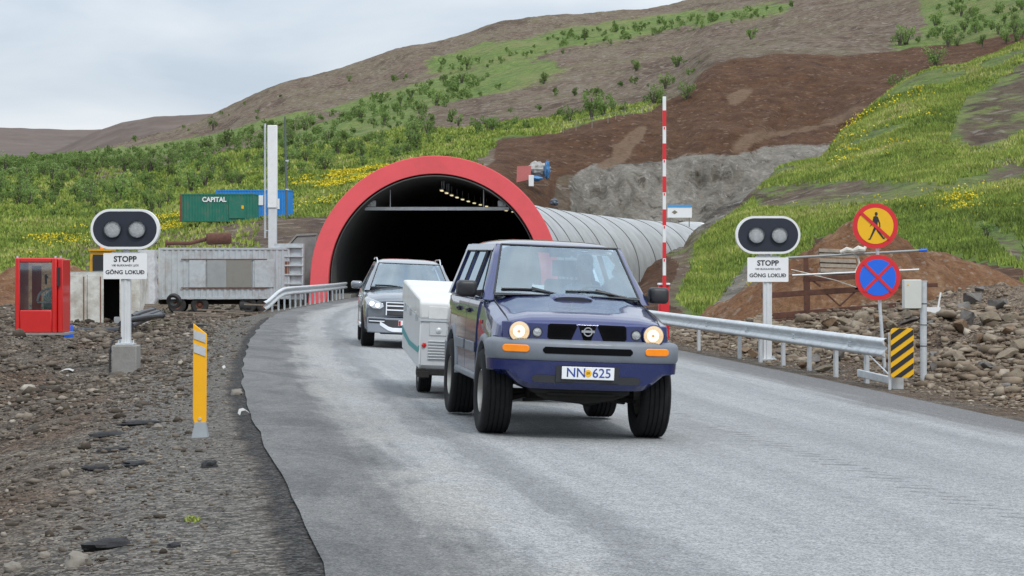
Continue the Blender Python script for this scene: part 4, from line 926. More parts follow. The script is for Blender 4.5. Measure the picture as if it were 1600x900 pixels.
def seat(root, x, y, z, m):
    s = thing_part('seat', root, (x, y, z)); b = MB(); b.box((.0, 0, .06), (.5, .5, .14)); b.build('cushion', m, s, bevel=.04)
    b = MB(); b.beam((-.22, 0, .1), (-.36, 0, .68), .14, .48, (1, 0, .3)) if False else b.loft([[(-.17, -.25, .1), (-.17, .25, .1), (-.30, .25, .1), (-.30, -.25, .1)], [(-.29, -.22, .62), (-.29, .22, .62), (-.39, .22, .62), (-.39, -.22, .62)]]); b.build('backrest', m, s, bevel=.04)
    b = MB(); b.box((-.37, 0, .74), (.09, .26, .18)); b.cyl((-.36, .06, .6), (-.37, .06, .7), .008, n=6); b.cyl((-.36, -.06, .6), (-.37, -.06, .7), .008, n=6); b.build('headrest', m, s, bevel=.035)

# ------------------------------------------------------------------ the blue off-roader
bc = root_on_road('parked_car' if False else 'off_road_car', 'dark blue off-road car with lit headlights and grey bumper towing a white folding camper', 'car', .565, 21.3, .40, -2.8)
BEND = (.86, .17, .25, .74)
st = [(.745, .785, .70, 1.105, 1.125, None, .10), (.735, .80, .70, 1.128, 1.152, None, .11), (.71, .82, .70, 1.148, 1.180, None, .12), (.66, .838, .70, 1.166, 1.207, None, .12), (.58, .852, .68, 1.180, 1.235, None, .12), (.42, .865, .62, 1.200, 1.265, None, .12), (.0, .872, .50, 1.24, 1.315, None, .11), (-.40, .874, .50, 1.272, 1.36, None, .09), (-.60, .875, .50, 1.29, 1.375, None, .07),
      (-.72, .875, .50, 1.295, 1.37, None, .07), (-.73, .875, .50, 1.297, 1.37, .82, .07), (-1.9, .877, .50, 1.305, 1.37, .82, .07), (-3.3, .87, .52, 1.315, 1.37, .82, .07), (-3.52, .855, .56, 1.315, 1.37, .82, .07), (-3.53, .85, .56, 1.315, 1.33, None, .07), (-3.58, .82, .62, 1.29, 1.31, None, .07)]
# tub stations must not blend with solid ones: split the resample
def build_body(name, st, m, root, arches, bend):
    secs = []; 
    for i in range(len(st) - 1):
        a, c = st[i], st[i + 1]; n = 1 if (a[5] is None) != (c[5] is None) else 4
        for q in range(n):
            f = q / n; s = [u + (v - u) * f if (u is not None and v is not None) else u for u, v in zip(a, c)]
            secs.append(ring([(bendx(x, y, *bend), y, z) for x, y, z in body_sec(*s)]))
    secs.append(ring([(bendx(x, y, *bend), y, z) for x, y, z in body_sec(*st[-1])]))
    b = MB(); b.loft(secs); o = b.build(name, m); c = MB()
    for ax, az, ar in arches:
        for s_ in (-1, 1): c.cyl((ax, s_ * .54, az), (ax, s_ * 1.2, az), ar, n=40)
    boolean(o, c.build('cutter', m)); o.parent = root; return o
ARC = [(0, .44, .47), (-2.65, .44, .47)]
build_body('body', st, M_blue, bc, ARC, BEND)
for ax, az, ar in ARC:
    for s_ in (-1, 1):
        b = MB(); n = 26; secs = []       # grey wheel flare
        for k in range(n + 1):
            a = math.pi * ((.17 if ax == 0 else .015) + (.815 if ax == 0 else .97) * k / n); d = Vector((math.cos(a), 0, math.sin(a))); c = Vector((ax, 0, az))
            secs.append([tuple(c + d * rr + Vector((0, s_ * yy_, 0))) for rr, yy_ in ((ar - .004, .82), (ar + .0, .898), (ar + .015, .906), (ar + .06, .893), (ar + .078, .868), (ar + .07, .84))])
        b.loft(secs); b.build('wheel_flare', M_bluel, bc, ang=50)
        b = MB(); secs = [[(ax + ar * .995 * math.cos(a), s_ * yy_, az + ar * .995 * math.sin(a)) for yy_ in (.50, .86)] for a in np.linspace(.55 if ax == 0 else .02, math.pi - .02, 24)]
        b.loft(secs, closed=False); b.build('arch_liner', M_under, bc)
def front(b, poly, off, th, y_flip=1, bend=BEND, x0=.74, rake=.09, zr=1.0):
    """flat shape given in (y, z) laid on the curved nose"""
    n = len(poly)
    def P(y, z, o): return (bendx(x0 - rake * (z - zr), y, *bend) + o, y, z)
    q = [P(y, z, off) for y, z in poly] + [P(y, z, off + th) for y, z in poly]
    b.add(q, [tuple(range(n)), tuple(range(n, 2 * n))[::-1]] + [(k, (k + 1) % n, n + (k + 1) % n, n + k) for k in range(n)]); return P
def strip(y0, y1, zlo, zhi, n=16):      # polygon strip with subdivided long edges, so it follows the bend
    ys = np.linspace(y0, y1, n); return [(y, zlo(y) if callable(zlo) else zlo) for y in ys] + [(y, zhi(y) if callable(zhi) else zhi) for y in ys[::-1]]
def front_strip(b, y0, y1, zlo, zhi, off, th, n=20, **kw):
    ys = np.linspace(y0, y1, n); secs = []
    bend = kw.get('bend', BEND); x0 = kw.get('x0', .74); rake = kw.get('rake', .09)
    for y in ys:
        a = zlo(y) if callable(zlo) else zlo; c = zhi(y) if callable(zhi) else zhi
        secs.append([(bendx(x0 - rake * (z - 1.0), y, *bend) + o, y, z) for z, o in ((a, off), (c, off), (c, off + th), (a, off + th))])
    b.loft(secs)
# nose panel
b = MB(); front_strip(b, -.80, .80, .975, 1.155, -.03, .05); npn = b.build('nose_panel', M_blue, bc, bevel=.012)
for s_ in (-1, 1):
    b = MB(); pg = [(s_ * .095, 1.035), (s_ * .085, 1.13), (s_ * .10, 1.142), (s_ * .355, 1.142), (s_ * .37, 1.13), (s_ * .372, 1.04), (s_ * .35, 1.022), (s_ * .15, 1.022)]
    pg = [(s_ * .17, .992), (s_ * .155, 1.00), (s_ * .098, 1.130), (s_ * .11, 1.150), (s_ * .355, 1.147), (s_ * .376, 1.130), (s_ * .380, 1.02), (s_ * .35, .992)]
    front(b, pg, .018, .012); gq = b.build('grille_opening', M_grl, npn)
    b = MB()
    for k in range(9):
        y0 = s_ * (.12 + k * .028); P = lambda y, z: (bendx(.74 - .09 * (z - 1), y, *BEND) + .0305, y, z)
        b.beam(P(y0, 1.03 if k else 1.09), P(min(max(y0 + .075 * s_, -.365), .365), 1.13), .0035, .003); b.beam(P(y0, 1.13), P(min(max(y0 + .075 * s_, -.365), .365), 1.03), .005, .004)
    b.build('mesh', M_grl, gq)
    hy = s_ * .645; hx = bendx(.74 - .09 * .065, .645, *BEND) + .052
    b = MB(); b.lathe([(.098, -.02), (.108, .0), (.108, .022), (.098, .026), (.094, .018)], (hx, hy, 1.063), (1, 0, 0), 36); hl = b.build('headlight', M_blue, bc)
    b = MB(); b.lathe([(.055, -.006), (.075, .004), (.097, .022)], (hx - .002, hy, 1.063), (1, 0, 0), 36); b.build('reflector', M_hl, hl)
    b = MB(); b.lathe([(.0, -.012), (.03, -.010), (.058, -.005)], (hx - .002, hy, 1.063), (1, 0, 0), 36); b.build('bright_core', M_hl2, hl)
    b = MB(); b.lathe([(0, .022), (.011, .018), (.016, -.01)], (hx, hy, 1.063), (1, 0, 0), 20); b.build('bulb', M_hl3, hl)
    b = MB()
    for k_ in range(-3, 4): b.box((hx + .03, hy + k_ * .024, 1.063), (.002, .0025, 2 * math.sqrt(max(0, .088 ** 2 - (k_ * .024) ** 2))))
    b.build('lens_ribs', M_hl, hl)
    b = MB(); b.lathe([(0, .042), (.05, .038), (.08, .03), (.097, .022)], (hx, hy, 1.063), (1, 0, 0), 36); b.build('lens', M_lampg, hl)
    fy = s_ * .475; fx = bendx(.735, .475, *BEND) + .02
    b = MB(); b.lathe([(.042, 0), (.05, .0), (.05, .014), (.042, .014)], (fx, fy, 1.063), (1, 0, 0), 24); fl = b.build('fog_light', M_trim, bc)
    b = MB(); b.lathe([(0, .016), (.02, .014), (.042, .008)], (fx, fy, 1.063), (1, 0, 0), 24); b.build('lens', M_lens, fl)
b = MB(); front(b, [(-.035, 1.0), (.035, 1.0), (.088, 1.143), (-.088, 1.143)], .018, .012); em = b.build('badge_recess', M_grl, npn)
b = MB(); ex = .74 - .006 + .045
b.lathe([(.033, 0), (.044, 0), (.044, .008), (.033, .008), (.033, 0)], (ex, 0, 1.082), (1, 0, 0), 36); b.box((ex + .006, 0, 1.085), (.01, .125, .022)); b.build('emblem', M_chrome, em)
# bumper: grey upper, blue lower, wrapped round the corners
def bpath(x0, yw, xe, n=30, p=2.6): 
    pts = []
    for y in np.linspace(yw, -yw, n): pts.append((x0 - .17 * (abs(y) / .86) ** p, y))
    return [(xe, yw + .035)] + [((xe + pts[0][0]) / 2, yw + .03)] + pts + [((xe + pts[0][0]) / 2, -yw - .03), (xe, -yw - .035)]
pb = bpath(.80, .845, .455)
b = MB(); sweep_front(b, pb, lambda i, y: [(-.10, .80), (.035, .80), (.052, .83), (.052, .955), (.03, .985), (-.02, 1.0), (-.10, 1.0)]); bpu = b.build('bumper', M_bluel, bc, ang=45)
def lowsec(i, y):
    t = min(abs(y) / .86, 1); zb = .525 + .20 * max(0, (t - .62) / .38) ** 1.4; return [(-.12, zb + .03), (-.03 - .03 * t, zb), (.028, zb + .06), (.040, .70), (.045, .797), (-.10, .797)]
pbl = bpath(.80, .835, .47)
b = MB(); sweep_front(b, pbl, lowsec); b.build('bumper_lower', M_blue, bc, ang=45)
def BP_(y, z, o): return (.80 - .17 * (abs(y) / .86) ** 2.6 + o, y, z)
def onb(b, y0, y1, z0, z1, off, th, n=14, r=.0):
    secs = []
    for y in np.linspace(y0, y1, n):
        e_ = min(abs(y - y0), abs(y - y1)); rr = max(0, r - e_); secs.append([BP_(y, z0 + rr, off), BP_(y, z1 - rr, off), BP_(y, z1 - rr, off + th), BP_(y, z0 + rr, off + th)])
    b.loft(secs)
b = MB(); onb(b, -.43, .43, .868, .932, .045, .012, n=40, r=.022); b.build('bumper_slot', M_grl, bpu)
for s_ in (-1, 1):
    b = MB(); onb(b, s_ * .555, s_ * .80, .872, .942, .050, .014, r=.02); il = b.build('indicator', M_amber, bc, bevel=.008)
    b = MB(); onb(b, s_ * .10 - (.0), s_ * .52, .595, .665, .030, .012, r=.02); b.build('lower_intake', M_trim, bc)
b = MB(); onb(b, -.30, .30, .605, .76, .045, .012, r=.0); plh = b.build('plate_holder', M_black, bc)
b = MB(); b.box((.872, 0, .695), (.008, .50, .118)); npl = b.build('number_plate', M_plate, plh, bevel=.006)
rotf = (R(90), 0, R(90))
text('lettering', 'NN', .122, M_pblue, npl, (.877, -.115, .695), rotf, .001, bold=.001, sx=1.0)
text('lettering', '625', .122, M_pblue, npl, (.877, .13, .695), rotf, .001, bold=.001, sx=1.0)
b = MB(); b.prism(circ(.034, 24, 0, 0), (.876, .0, .695), (0, 1, 0), (0, 0, 1), .003); stk = b.build('sticker', M_signyel, npl)
text('lettering', '09', .032, M_trim, stk, (.8805, 0, .695), rotf, .0006)
# bonnet details
b = MB(); secs = []
for x, h, wv in ((-.12, .0, .215), (-.125, .034, .225), (-.22, .046, .235), (-.32, .036, .24), (-.42, .0, .245)):
    base = 1.326 + (-.12 - x) * .10; secs.append([(x, y * wv, base - .03) if abs(y) >= 1 else (x, y * wv, base + h * (1 - abs(y) ** 3)) for y in np.linspace(-1, 1, 13)])
b.loft(secs, closed=False, caps=False); bon = b.build('bonnet_scoop', M_blue, bc, ang=60)
b = MB(); b.prism([(-.19, 0.004), (-.13, -.006), (.13, -.006), (.19, 0.004), (.17, .016), (.09, .028), (-.09, .028), (-.17, .016)], (-.118, 0, 1.327), (0, 1, 0), (0, .0, 1), .012); b.build('scoop_mouth', M_black, bon)
for s_ in (-1, 1):                       # shut lines of the bonnet
    b = MB(); b.tube([(bendx(x, .74, *BEND), s_ * (.745 - .02 * max(0, x)), z) for x, z in ((.70, 1.148), (.42, 1.208), (0, 1.250), (-.40, 1.292), (-.58, 1.314))], .005, 6); b.build('bonnet_seam', M_black, bc)
# greenhouse
WB = (-.50, .735, 1.345); WT = (-1.10, .60, 1.845)
glass_quad('windscreen', M_glass, bc, [(WB[0], -WB[1], WB[2]), (WB[0], WB[1], WB[2]), (WT[0], WT[1], WT[2]), (WT[0], -WT[1], WT[2])], (.09, 0, 0), 12)
b = MB()
def edge_path(y0, z0, x0, y1, z1, x1, bow, n=12): return [(x0 + (x1 - x0) * t + bow * 4 * t * (1 - t), y0 + (y1 - y0) * t, z0 + (z1 - z0) * t) for t in np.linspace(0, 1, n)]
b.tube(edge_path(-WB[1], WB[2], WB[0], WB[1], WB[2], WB[0], .09) , .016, 6); b.tube(edge_path(-WT[1], WT[2], WT[0], WT[1], WT[2], WT[0], .09), .013, 6)
for s_ in (-1, 1): b.tube([(WB[0], s_ * WB[1], WB[2]), (WT[0], s_ * WT[1], WT[2])], .013, 6)
b.build('windscreen_seal', M_black, bc)
b = MB(); secs = []                       # cowl between bonnet and glass
for t in np.linspace(0, 1, 12): y = -.74 + 1.48 * t; bow = .09 * 4 * t * (1 - t); secs.append([(-.50 + bow * 1.0 + .09, y, 1.335 + .02 * 4 * t * (1 - t)), (-.50 + bow, y, 1.352), (-.50 + bow - .05, y, 1.33)])
b.loft(secs, closed=False, caps=False); b.build('cowl', M_trim, bc)
def side_y(z): return .845 - (z - 1.30) * .34 - .10 * max(0, z - 1.55) ** 2
def pillar(name, pg, m, s_, th=.045, off=0, parent=bc, n=1):
    q = [(x, s_ * (side_y(z) + off), z) for x, z in pg] + [(x, s_ * (side_y(z) + off - th), z) for x, z in pg]; k = len(pg)
    b = MB(); b.add(q, [tuple(range(k)), tuple(range(k, 2 * k))[::-1]] + [(i, (i + 1) % k, k + (i + 1) % k, k + i) for i in range(k)]); return b.build(name, m, parent, ang=30)
xs_roof = [-1.10, -1.14, -1.25, -1.6, -2.2, -2.9, -3.3, -3.44, -3.48]; zr_ = [1.852, 1.872, 1.892, 1.91, 1.918, 1.91, 1.895, 1.872, 1.84]
b = MB(); secs = []
for x, z in zip(xs_roof, zr_):
    hf = [(0, z), (.30, z - .004), (.46, z - .014), (.555, z - .034), (.615, z - .065), (.64, z - .10), (.60, z - .105), (.50, z - .055), (0, z - .03)]
    bw = .09 if x > -1.12 else (.06 if x > -1.2 else 0)
    secs.append([(x + bw * (1 - (y / .64) ** 2), y, zz_) for y, zz_ in hf] + [(x + bw * (1 - (y / .64) ** 2), -y, zz_) for y, zz_ in hf[::-1][1:-1]])
b.loft(secs); b.build('roof', M_blue, bc, ang=50)
for s_ in (-1, 1):
    b = MB()     # A pillar: follows the windscreen edge and turns the corner to the side
    P0 = Vector((WB[0], s_ * WB[1], WB[2])); P1 = Vector((WT[0], s_ * WT[1], WT[2])); secs = []
    for t in np.linspace(-.12, 1.0, 6):
        c = P0 + (P1 - P0) * t; z = c.z; secs.append([c + Vector((.012, 0, 0)), c + Vector((-.02, s_ * .055, 0)), Vector((c.x - .09, s_ * side_y(z), z)), Vector((c.x - .10, s_ * (side_y(z) - .04), z)), c + Vector((-.035, 0, 0))])
    b.loft(secs); b.build('pillar', M_blue, bc, ang=50)
    pillar('pillar', [(-1.53, 1.295), (-1.44, 1.295), (-1.50, 1.82), (-1.58, 1.82)], M_blue, s_)
    pillar('pillar', [(-2.46, 1.30), (-2.36, 1.30), (-2.40, 1.82), (-2.48, 1.82)], M_blue, s_)
    pillar('pillar', [(-3.54, 1.29), (-3.26, 1.30), (-3.20, 1.82), (-3.44, 1.82)], M_blue, s_)
    pillar('roof_rail_panel', [(-3.46, 1.775), (-1.20, 1.775), (-1.12, 1.85), (-3.46, 1.85)], M_blue, s_, .05, .0)
    for nm, pg in (('front_window', [(-1.44, 1.30), (-.64, 1.30), (-1.20, 1.78), (-1.49, 1.78)]), ('rear_window', [(-2.37, 1.30), (-1.53, 1.30), (-1.57, 1.78), (-2.41, 1.78)]), ('quarter_window', [(-3.27, 1.30), (-2.46, 1.30), (-2.47, 1.78), (-3.21, 1.78)])):
        pillar(nm, pg, M_glasss, s_, .006, -.012)
        qq = pg + [pg[0]]; b = MB(); b.tube([(x, s_ * (side_y(z) + .002), z) for x, z in qq], .009, 5); b.build('window_seal', M_black, bc)
    # door skins with shut lines and handles
    for nm, x0, x1, low in (('front_door', -.62, -1.46, .55), ('rear_door', -1.475, -2.30, .55)):
        b = MB(); zz_ = [low, .70, .93, 1.13, 1.235, 1.262]; off = [.006, .008, .010, .003, -.016, -.028]; secs = []
        xr = lambda z, xa=x1: xa + (max(0, 1.0 - abs(z - .44) / .6) * .14 if nm == 'rear_door' and z < .95 else 0)
        for x in np.linspace(0, 1, 6): secs.append([(x0 + (xr(z) - x0) * x, s_ * (.876 + o_ + .004), z) for z, o_ in zip(zz_, off)])
        for sct in secs: sct += [(p[0], p[1] - s_ * .02, p[2]) for p in sct[::-1]]
        b.loft(secs); dr = b.build(nm, M_blue, bc, ang=50)
        hx = x1 + .17; b = MB(); b.box((hx, s_ * .893, 1.16), (.17, .02, .05)); b.box((hx, s_ * .905, 1.165), (.13, .025, .022)); b.build('handle', M_trim, dr, bevel=.006)
        b = MB(); b.box(((x0 + x1) / 2 + .02, s_ * .897, .80), (abs(x1 - x0) - .12, .016, .10)); b.build('side_moulding', M_bluel, dr, bevel=.008)
    b = MB(); b.box((-1.325, s_ * .86, .515), (1.70, .10, .07)); b.build('sill', M_bluel, bc, bevel=.02)
    b = MB(); b.box((-.36, s_ * .884, 1.07), (.075, .012, .04)); b.build('side_repeater', M_redl, bc, bevel=.01)
    # mirrors
    b = MB(); b.loft([[(-.70, s_ * .83, 1.30), (-.78, s_ * .83, 1.30), (-.78, s_ * .80, 1.38), (-.70, s_ * .80, 1.38)], [(-.68, s_ * .92, 1.33), (-.74, s_ * .92, 1.33), (-.74, s_ * .92, 1.37), (-.68, s_ * .92, 1.37)]]); b.build('mirror_stalk', M_trim, bc)
    b = MB(); zc = 1.385; b.loft([[(-.70 + dx, s_ * (.985 + yy_ * .9), zc + zz2 * .95) for yy_, zz2 in rrect(.225 * f_, .175 * f_, .045 * f_, 5)] for dx, f_ in ((-.07, 1), (.0, 1), (.04, .9), (.055, .66))]); mi = b.build('mirror', M_trim, bc, ang=45)
    b = MB(); b.prism([(y * .9, z * .9) for y, z in rrect(.205, .155, .04, 4)], (-.772, s_ * .985, zc), (0, 1, 0), (0, 0, 1), .004); b.build('mirror_glass', M_chrome, mi)
# rear window and tail
glass_quad('rear_screen', M_glasss, bc, [(-3.56, -.68, 1.34), (-3.56, .68, 1.34), (-3.46, .58, 1.79), (-3.46, -.58, 1.79)], (-.03, 0, 0), 6)
b = MB(); b.box((-3.56, 0, 1.31), (.06, 1.56, .08)); b.box((-3.47, 0, 1.825), (.05, 1.22, .07)); b.build('tailgate_frame', M_blue, bc, bevel=.01)
b = MB(); b.box((-3.62, 0, .66), (.16, 1.70, .22)); b.build('rear_bumper', M_bluel, bc, bevel=.03)
b = MB(); b.beam((-3.3, 0, .50), (-3.92, 0, .50), .06, .06); b.cyl((-3.88, 0, .5), (-3.88, 0, .58), .028); b.build('tow_bar', M_under, bc)
b = MB(); b.lathe([(.15, -.1), (.30, -.12), (.37, -.10), (.38, 0), (.37, .1), (.3, .12), (.15, .1), (.0, .1)], (-3.76, -.15, 1.05), (1, 0, 0), 36); b.build('spare_wheel', M_rubber, bc)
# wipers
for y0, y1 in ((-.66, -.05), (-.02, .60)):
    b = MB(); f = lambda y, h: (WB[0] + .09 * (1 - (y / .735) ** 2) - h * 1.2 + .016, y, WB[2] + h)
    b.tube([f(y0, .055), f((y0 + y1) / 2, .06), f(y1, .012)], .010, 6); b.tube([f(y1 + .02, .0), f(y1 - .18, .045), f((y0 + y1) / 2, .075)], .012, 6); b.build('wiper', M_black, bc)
# inside: dashboard, wheel, seats, mirror
b = MB(); b.loft([[(-.56, y, 1.33), (-.80, y, 1.34), (-.92, y, 1.26), (-.92, y, .9), (-.56, y, .9)] for y in (-.72, .72)]); b.build('dashboard', M_trim, bc, bevel=.03)
b = MB(); b.lathe([(.175 + .014 * math.cos(a), .014 * math.sin(a)) for a in np.linspace(0, 2 * math.pi, 9)], (-1.12, .37, 1.30), (-.85, 0, .5), 28)
for a in (90, 210, 330): v = Matrix.Rotation(R(a), 3, Vector((-.85, 0, .5)).normalized()) @ Vector((.5, 0, .85)).normalized(); b.beam(Vector((-1.12, .37, 1.3)), Vector((-1.12, .37, 1.3)) + v * .17, .03, .015)
b.cyl((-1.11, .37, 1.295), (-.9, .37, 1.18), .03); b.build('steering_wheel', M_trim, bc)
for y in (-.37, .37): seat(bc, -1.55, y, .88, M_inter)
seat(bc, -2.55, .37, .88, M_inter); seat(bc, -2.55, -.37, .88, M_inter)
b = MB(); b.box((-1.02, 0, 1.765), (.03, .22, .055)); b.cyl((-1.0, 0, 1.79), (-1.05, 0, 1.84), .008, n=6); b.build('inside_mirror', M_trim, bc, bevel=.01)
b = MB(); b.box((-1.12, .36, 1.79), (.10, .38, .03)); b.build('sun_visor', mat('visor', (.55, .56, .55), .8), bc, bevel=.01)
# running gear
b = MB(); b.box((-1.4, 0, .50), (3.9, .95, .14)); b.build('chassis', M_under, bc, bevel=.03)
b = MB(); b.cyl((0, -.60, .40), (0, .60, .40), .045); b.lathe([(0, -.16), (.10, -.12), (.14, 0), (.10, .12), (0, .16)], (0.02, .16, .42), (0, 1, 0), 16)
for s_ in (-1, 1): b.beam((.10, s_ * .22, .43), (.02, s_ * .62, .345), .10, .035); b.beam((-.25, s_ * .22, .42), (.0, s_ * .60, .34), .06, .035); b.cyl((.12, s_ * .45, .36), (.05, s_ * .40, .62), .03)
b.build('front_axle', M_under, bc)
b = MB(); b.prism([(-.42, .40), (-.30, .36), (.05, .33), (.32, .37), (.46, .42), (.46, .56), (-.42, .56)], (.46, 0, 0), (0, 1, 0), (0, 0, 1), -.08); b.box((.30, 0, .44), (.5, .66, .05)); b.build('skid_plate', M_under, bc, bevel=.02)
b = MB(); b.tube([(.15, -.5, .34), (.3, -.2, .375), (.32, .1, .385), (.15, .5, .34)], .018, 8); b.build('steering_rod', M_under, bc)
b = MB(); b.cyl((-2.65, -.6, .40), (-2.65, .6, .40), .05); b.lathe([(0, -.18), (.12, -.12), (.16, 0), (.12, .12), (0, .18)], (-2.65, .05, .41), (0, 1, 0), 16); b.build('rear_axle', M_under, bc)
for x in (0, -2.65):
    for s_ in (-1, 1): wheel(bc, x, s_ * .775, .405, .405, .29, s_, .215)
def sag(o):
    for ch in o.children:
        if ch.type == 'MESH':
            if ch.name.startswith('lettering'): ch.location.z -= .045
            else:
                for v in ch.data.vertices:
                    f = min(max((v.co.x + .40) / .85, 0), 1); v.co.z -= .045 * f * f * (3 - 2 * f) * min(max((v.co.z - .44) / .1, 0), 1)
            sag(ch)
sag(bc)
bpy.context.view_layer.update()
person(bc, 'driver in a pale shirt at the steering wheel of the dark blue off-road car', -1.62, .37, .93, M_shirt, M_hair)

# ------------------------------------------------------------------ folding camper behind it
tr = root_on_road('folding_camper', 'white folding camper trailer with a teal stripe, hitched behind the dark blue car', 'trailer', -.34, 27.9, .37, -3.2)
M_tw = mat('trailer white', (.66, .67, .66), .4, coat=.3, var=.05, vscale=3, dirt=(.42, .41, .38), dscale=2, damt=.45); M_teal = mat('teal stripe', (.02, .24, .25), .5)
M_tw2 = mat('trailer grey white', (.50, .52, .53), .5, var=.06, vscale=3, dirt=(.34, .34, .32), dscale=3, damt=.4)
hw = 1.0; xf, xb = 1.50, -1.75
b = MB(); b.prism([(xb, .48), (xf - .03, .36), (xf + .01, .42), (xf + .02, .965), (xb, 1.10)], (0, -hw + .02, 0), (1, 0, 0), (0, 0, 1), -(2 * hw - .04)); box_ = b.build('body', M_tw2, tr, bevel=.02)
b = MB(); b.prism([(xb - .04, 1.10), (xf + .03, .975), (xf + .035, 1.17), (xf - .03, 1.225), (xb + .02, 1.41), (xb - .04, 1.36)], (0, -hw, 0), (1, 0, 0), (0, 0, 1), -2 * hw); lid = b.build('lid', M_tw, tr, bevel=.03, seg=3)
b = MB(); b.box((xf + .034, 0, 1.055), (.012, 1.78, .15)); b.build('lid_panel', M_tw, lid, bevel=.005)
b = MB()
b.box((xf + .02, 0, .965), (.03, 2.0, .03)); b.build('seal_strip', M_galv, tr)
for k in range(7):
    b = MB(); z = .50 + k * .035; b.box((xf + .018, 0, z), (.03, 1.76, .012)); b.build('louvre', M_tw2, box_, bevel=.006)
b = MB(); b.box((xf + .02, 0, .86), (.012, 1.74, .16)); b.build('front_panel', M_tw2, box_, bevel=.004)
b = MB(); b.lathe([(0, .02), (.022, .018), (.034, .012), (.038, 0)], (xf + .02, -.76, .84), (1, 0, 0), 20); b.build('lock', M_galv, tr)
b = MB(); b.lathe([(0, .02), (.02, .018), (.03, 0)], (xf + .02, -.93, .66), (1, 0, 0), 14); b.build('position_lamp', M_redl, tr)
for s_ in (-1, 1):
    b = MB(); b.prism([(xb, .78), (xb, .70), (-.3, .585), (xf - .25, .56), (xf, .60), (xf, .66), (xf - .3, .62), (-.3, .65)], (0, s_ * (hw - .015), 0), (1, 0, 0), (0, 0, 1), .004 * -s_); b.build('stripe', M_teal, tr)
    for x in (-1.2, -.2, .9): b = MB(); b.box((x, s_ * (hw + .0), 1.02 - x * .03), (.05, .02, .12)); b.build('latch', M_galv, tr, bevel=.004)
    b = MB(); b.box((xf - .03, s_ * (hw - .035), .68), (.07, .045, .52)); b.build('corner_post', M_tw, tr, bevel=.008)
    wheel(tr, 0.0, s_ * .80, .28, .28, .17, s_, .16, 'tr')
b = MB(); b.box((-.1, 0, .37), (3.1, 1.7, .05)); b.box((xf - .05, 0, .335), (.12, 2.02, .08)); b.cyl((0, -.9, .28), (0, .9, .28), .03); b.build('frame', M_under, tr, bevel=.01)
b = MB(); b.beam((xf, .35, .44), (xf + 1.15, 0, .50), .07, .07); b.beam((xf, -.35, .44), (xf + 1.15, 0, .50), .07, .07); b.build('drawbar', M_galv, tr)
b = MB(); b.cyl((xf + .02, -.93, .38), (xf + .02, -.93, .26), .03); b.box((xf + .0, -.93, .31), (.14, .14, .07)); b.build('corner_steady', M_under, tr)

# ------------------------------------------------------------------ grey SUV behind
sv = root_on_road('suv', 'slate grey SUV with roof rails following behind the white camper trailer', 'car', -2.06, 43.3, .76, -8.2)
B2 = (.95, .24, .10, .86)
st = [(.88, .85, .52, .88, .93, None, .05), (.84, .895, .40, .93, .99, None, .06), (.72, .90, .33, .98, 1.045, None, .08), (.45, .93, .30, 1.02, 1.10, None, .09), (.0, .945, .29, 1.06, 1.145, None, .10), (-.35, .95, .29, 1.085, 1.18, None, .10), (-.56, .95, .29, 1.10, 1.19, None, .09),
      (-.57, .95, .29, 1.10, 1.19, .62, .09), (-1.9, .96, .29, 1.12, 1.2, .62, .08), (-3.4, .95, .30, 1.16, 1.2, .62, .09), (-3.62, .93, .34, 1.16, 1.2, .62, .09), (-3.63, .92, .34, 1.16, 1.18, None, .09), (-3.75, .86, .45, 1.05, 1.08, None, .09)]
ARC2 = [(0, .38, .44), (-2.92, .38, .44)]
build_body('body', st, M_greyp, sv, ARC2, B2)
def fr2(b, pg, off, th, x0=.88, rake=.25): return front(b, pg, off, th, bend=B2, x0=x0, rake=rake, zr=.75)
def fs2(b, y0, y1, a, c, off, th, x0=.88, rake=.25, n=16):
    secs = []
    for y in np.linspace(y0, y1, n):
        z0_, z1_ = (a(y) if callable(a) else a), (c(y) if callable(c) else c); secs.append([(bendx(x0 - rake * (z - .75), y, *B2) + o, y, z) for z, o in ((z0_, off), (z1_, off), (z1_, off + th), (z0_, off + th))])
    b.loft(secs)
b = MB(); fs2(b, -.86, .86, .30, .60, -.05, .09); bp2 = b.build('bumper', M_greyp, sv, bevel=.02)
b = MB(); fs2(b, -.50, .50, lambda y: .64 + .02 * abs(y), lambda y: .90 - .03 * abs(y), .012, .03); gr2 = b.build('grille', M_black, sv, bevel=.01)
for z in (.75, .83): b = MB(); fs2(b, -.49, .49, z - .014, z + .014, .042, .014); b.build('chrome_bar', M_chrome, gr2, bevel=.004)
b = MB(); 
for s_ in (-1, 1): fs2(b, s_ * .49, s_ * .51, .65, .89, .02, .03, n=3)
fs2(b, -.51, .51, .885, .905, .02, .03); b.build('grille_frame', M_chrome, gr2)
b = MB(); P0 = (bendx(.88 - .25 * .04, 0, *B2) + .06); b.lathe([(.085, 0), (.10, 0), (.10, .012), (.085, .012), (.085, 0)], (P0, 0, .79), (1, 0, 0), 32)
for a in (90, 210, 330): b.beam((P0 + .006, 0, .79), (P0 + .006, .088 * math.cos(R(a)), .79 + .088 * math.sin(R(a))), .014, .010, (1, 0, 0))
b.build('emblem', M_chrome, gr2)
M_hlc = mat('headlight housing', (.55, .57, .60), .15, .6, var=.2, vscale=12); M_led = mat('lit led', (.9, .9, .9), .2, emis=(.95, .97, 1), estr=4)
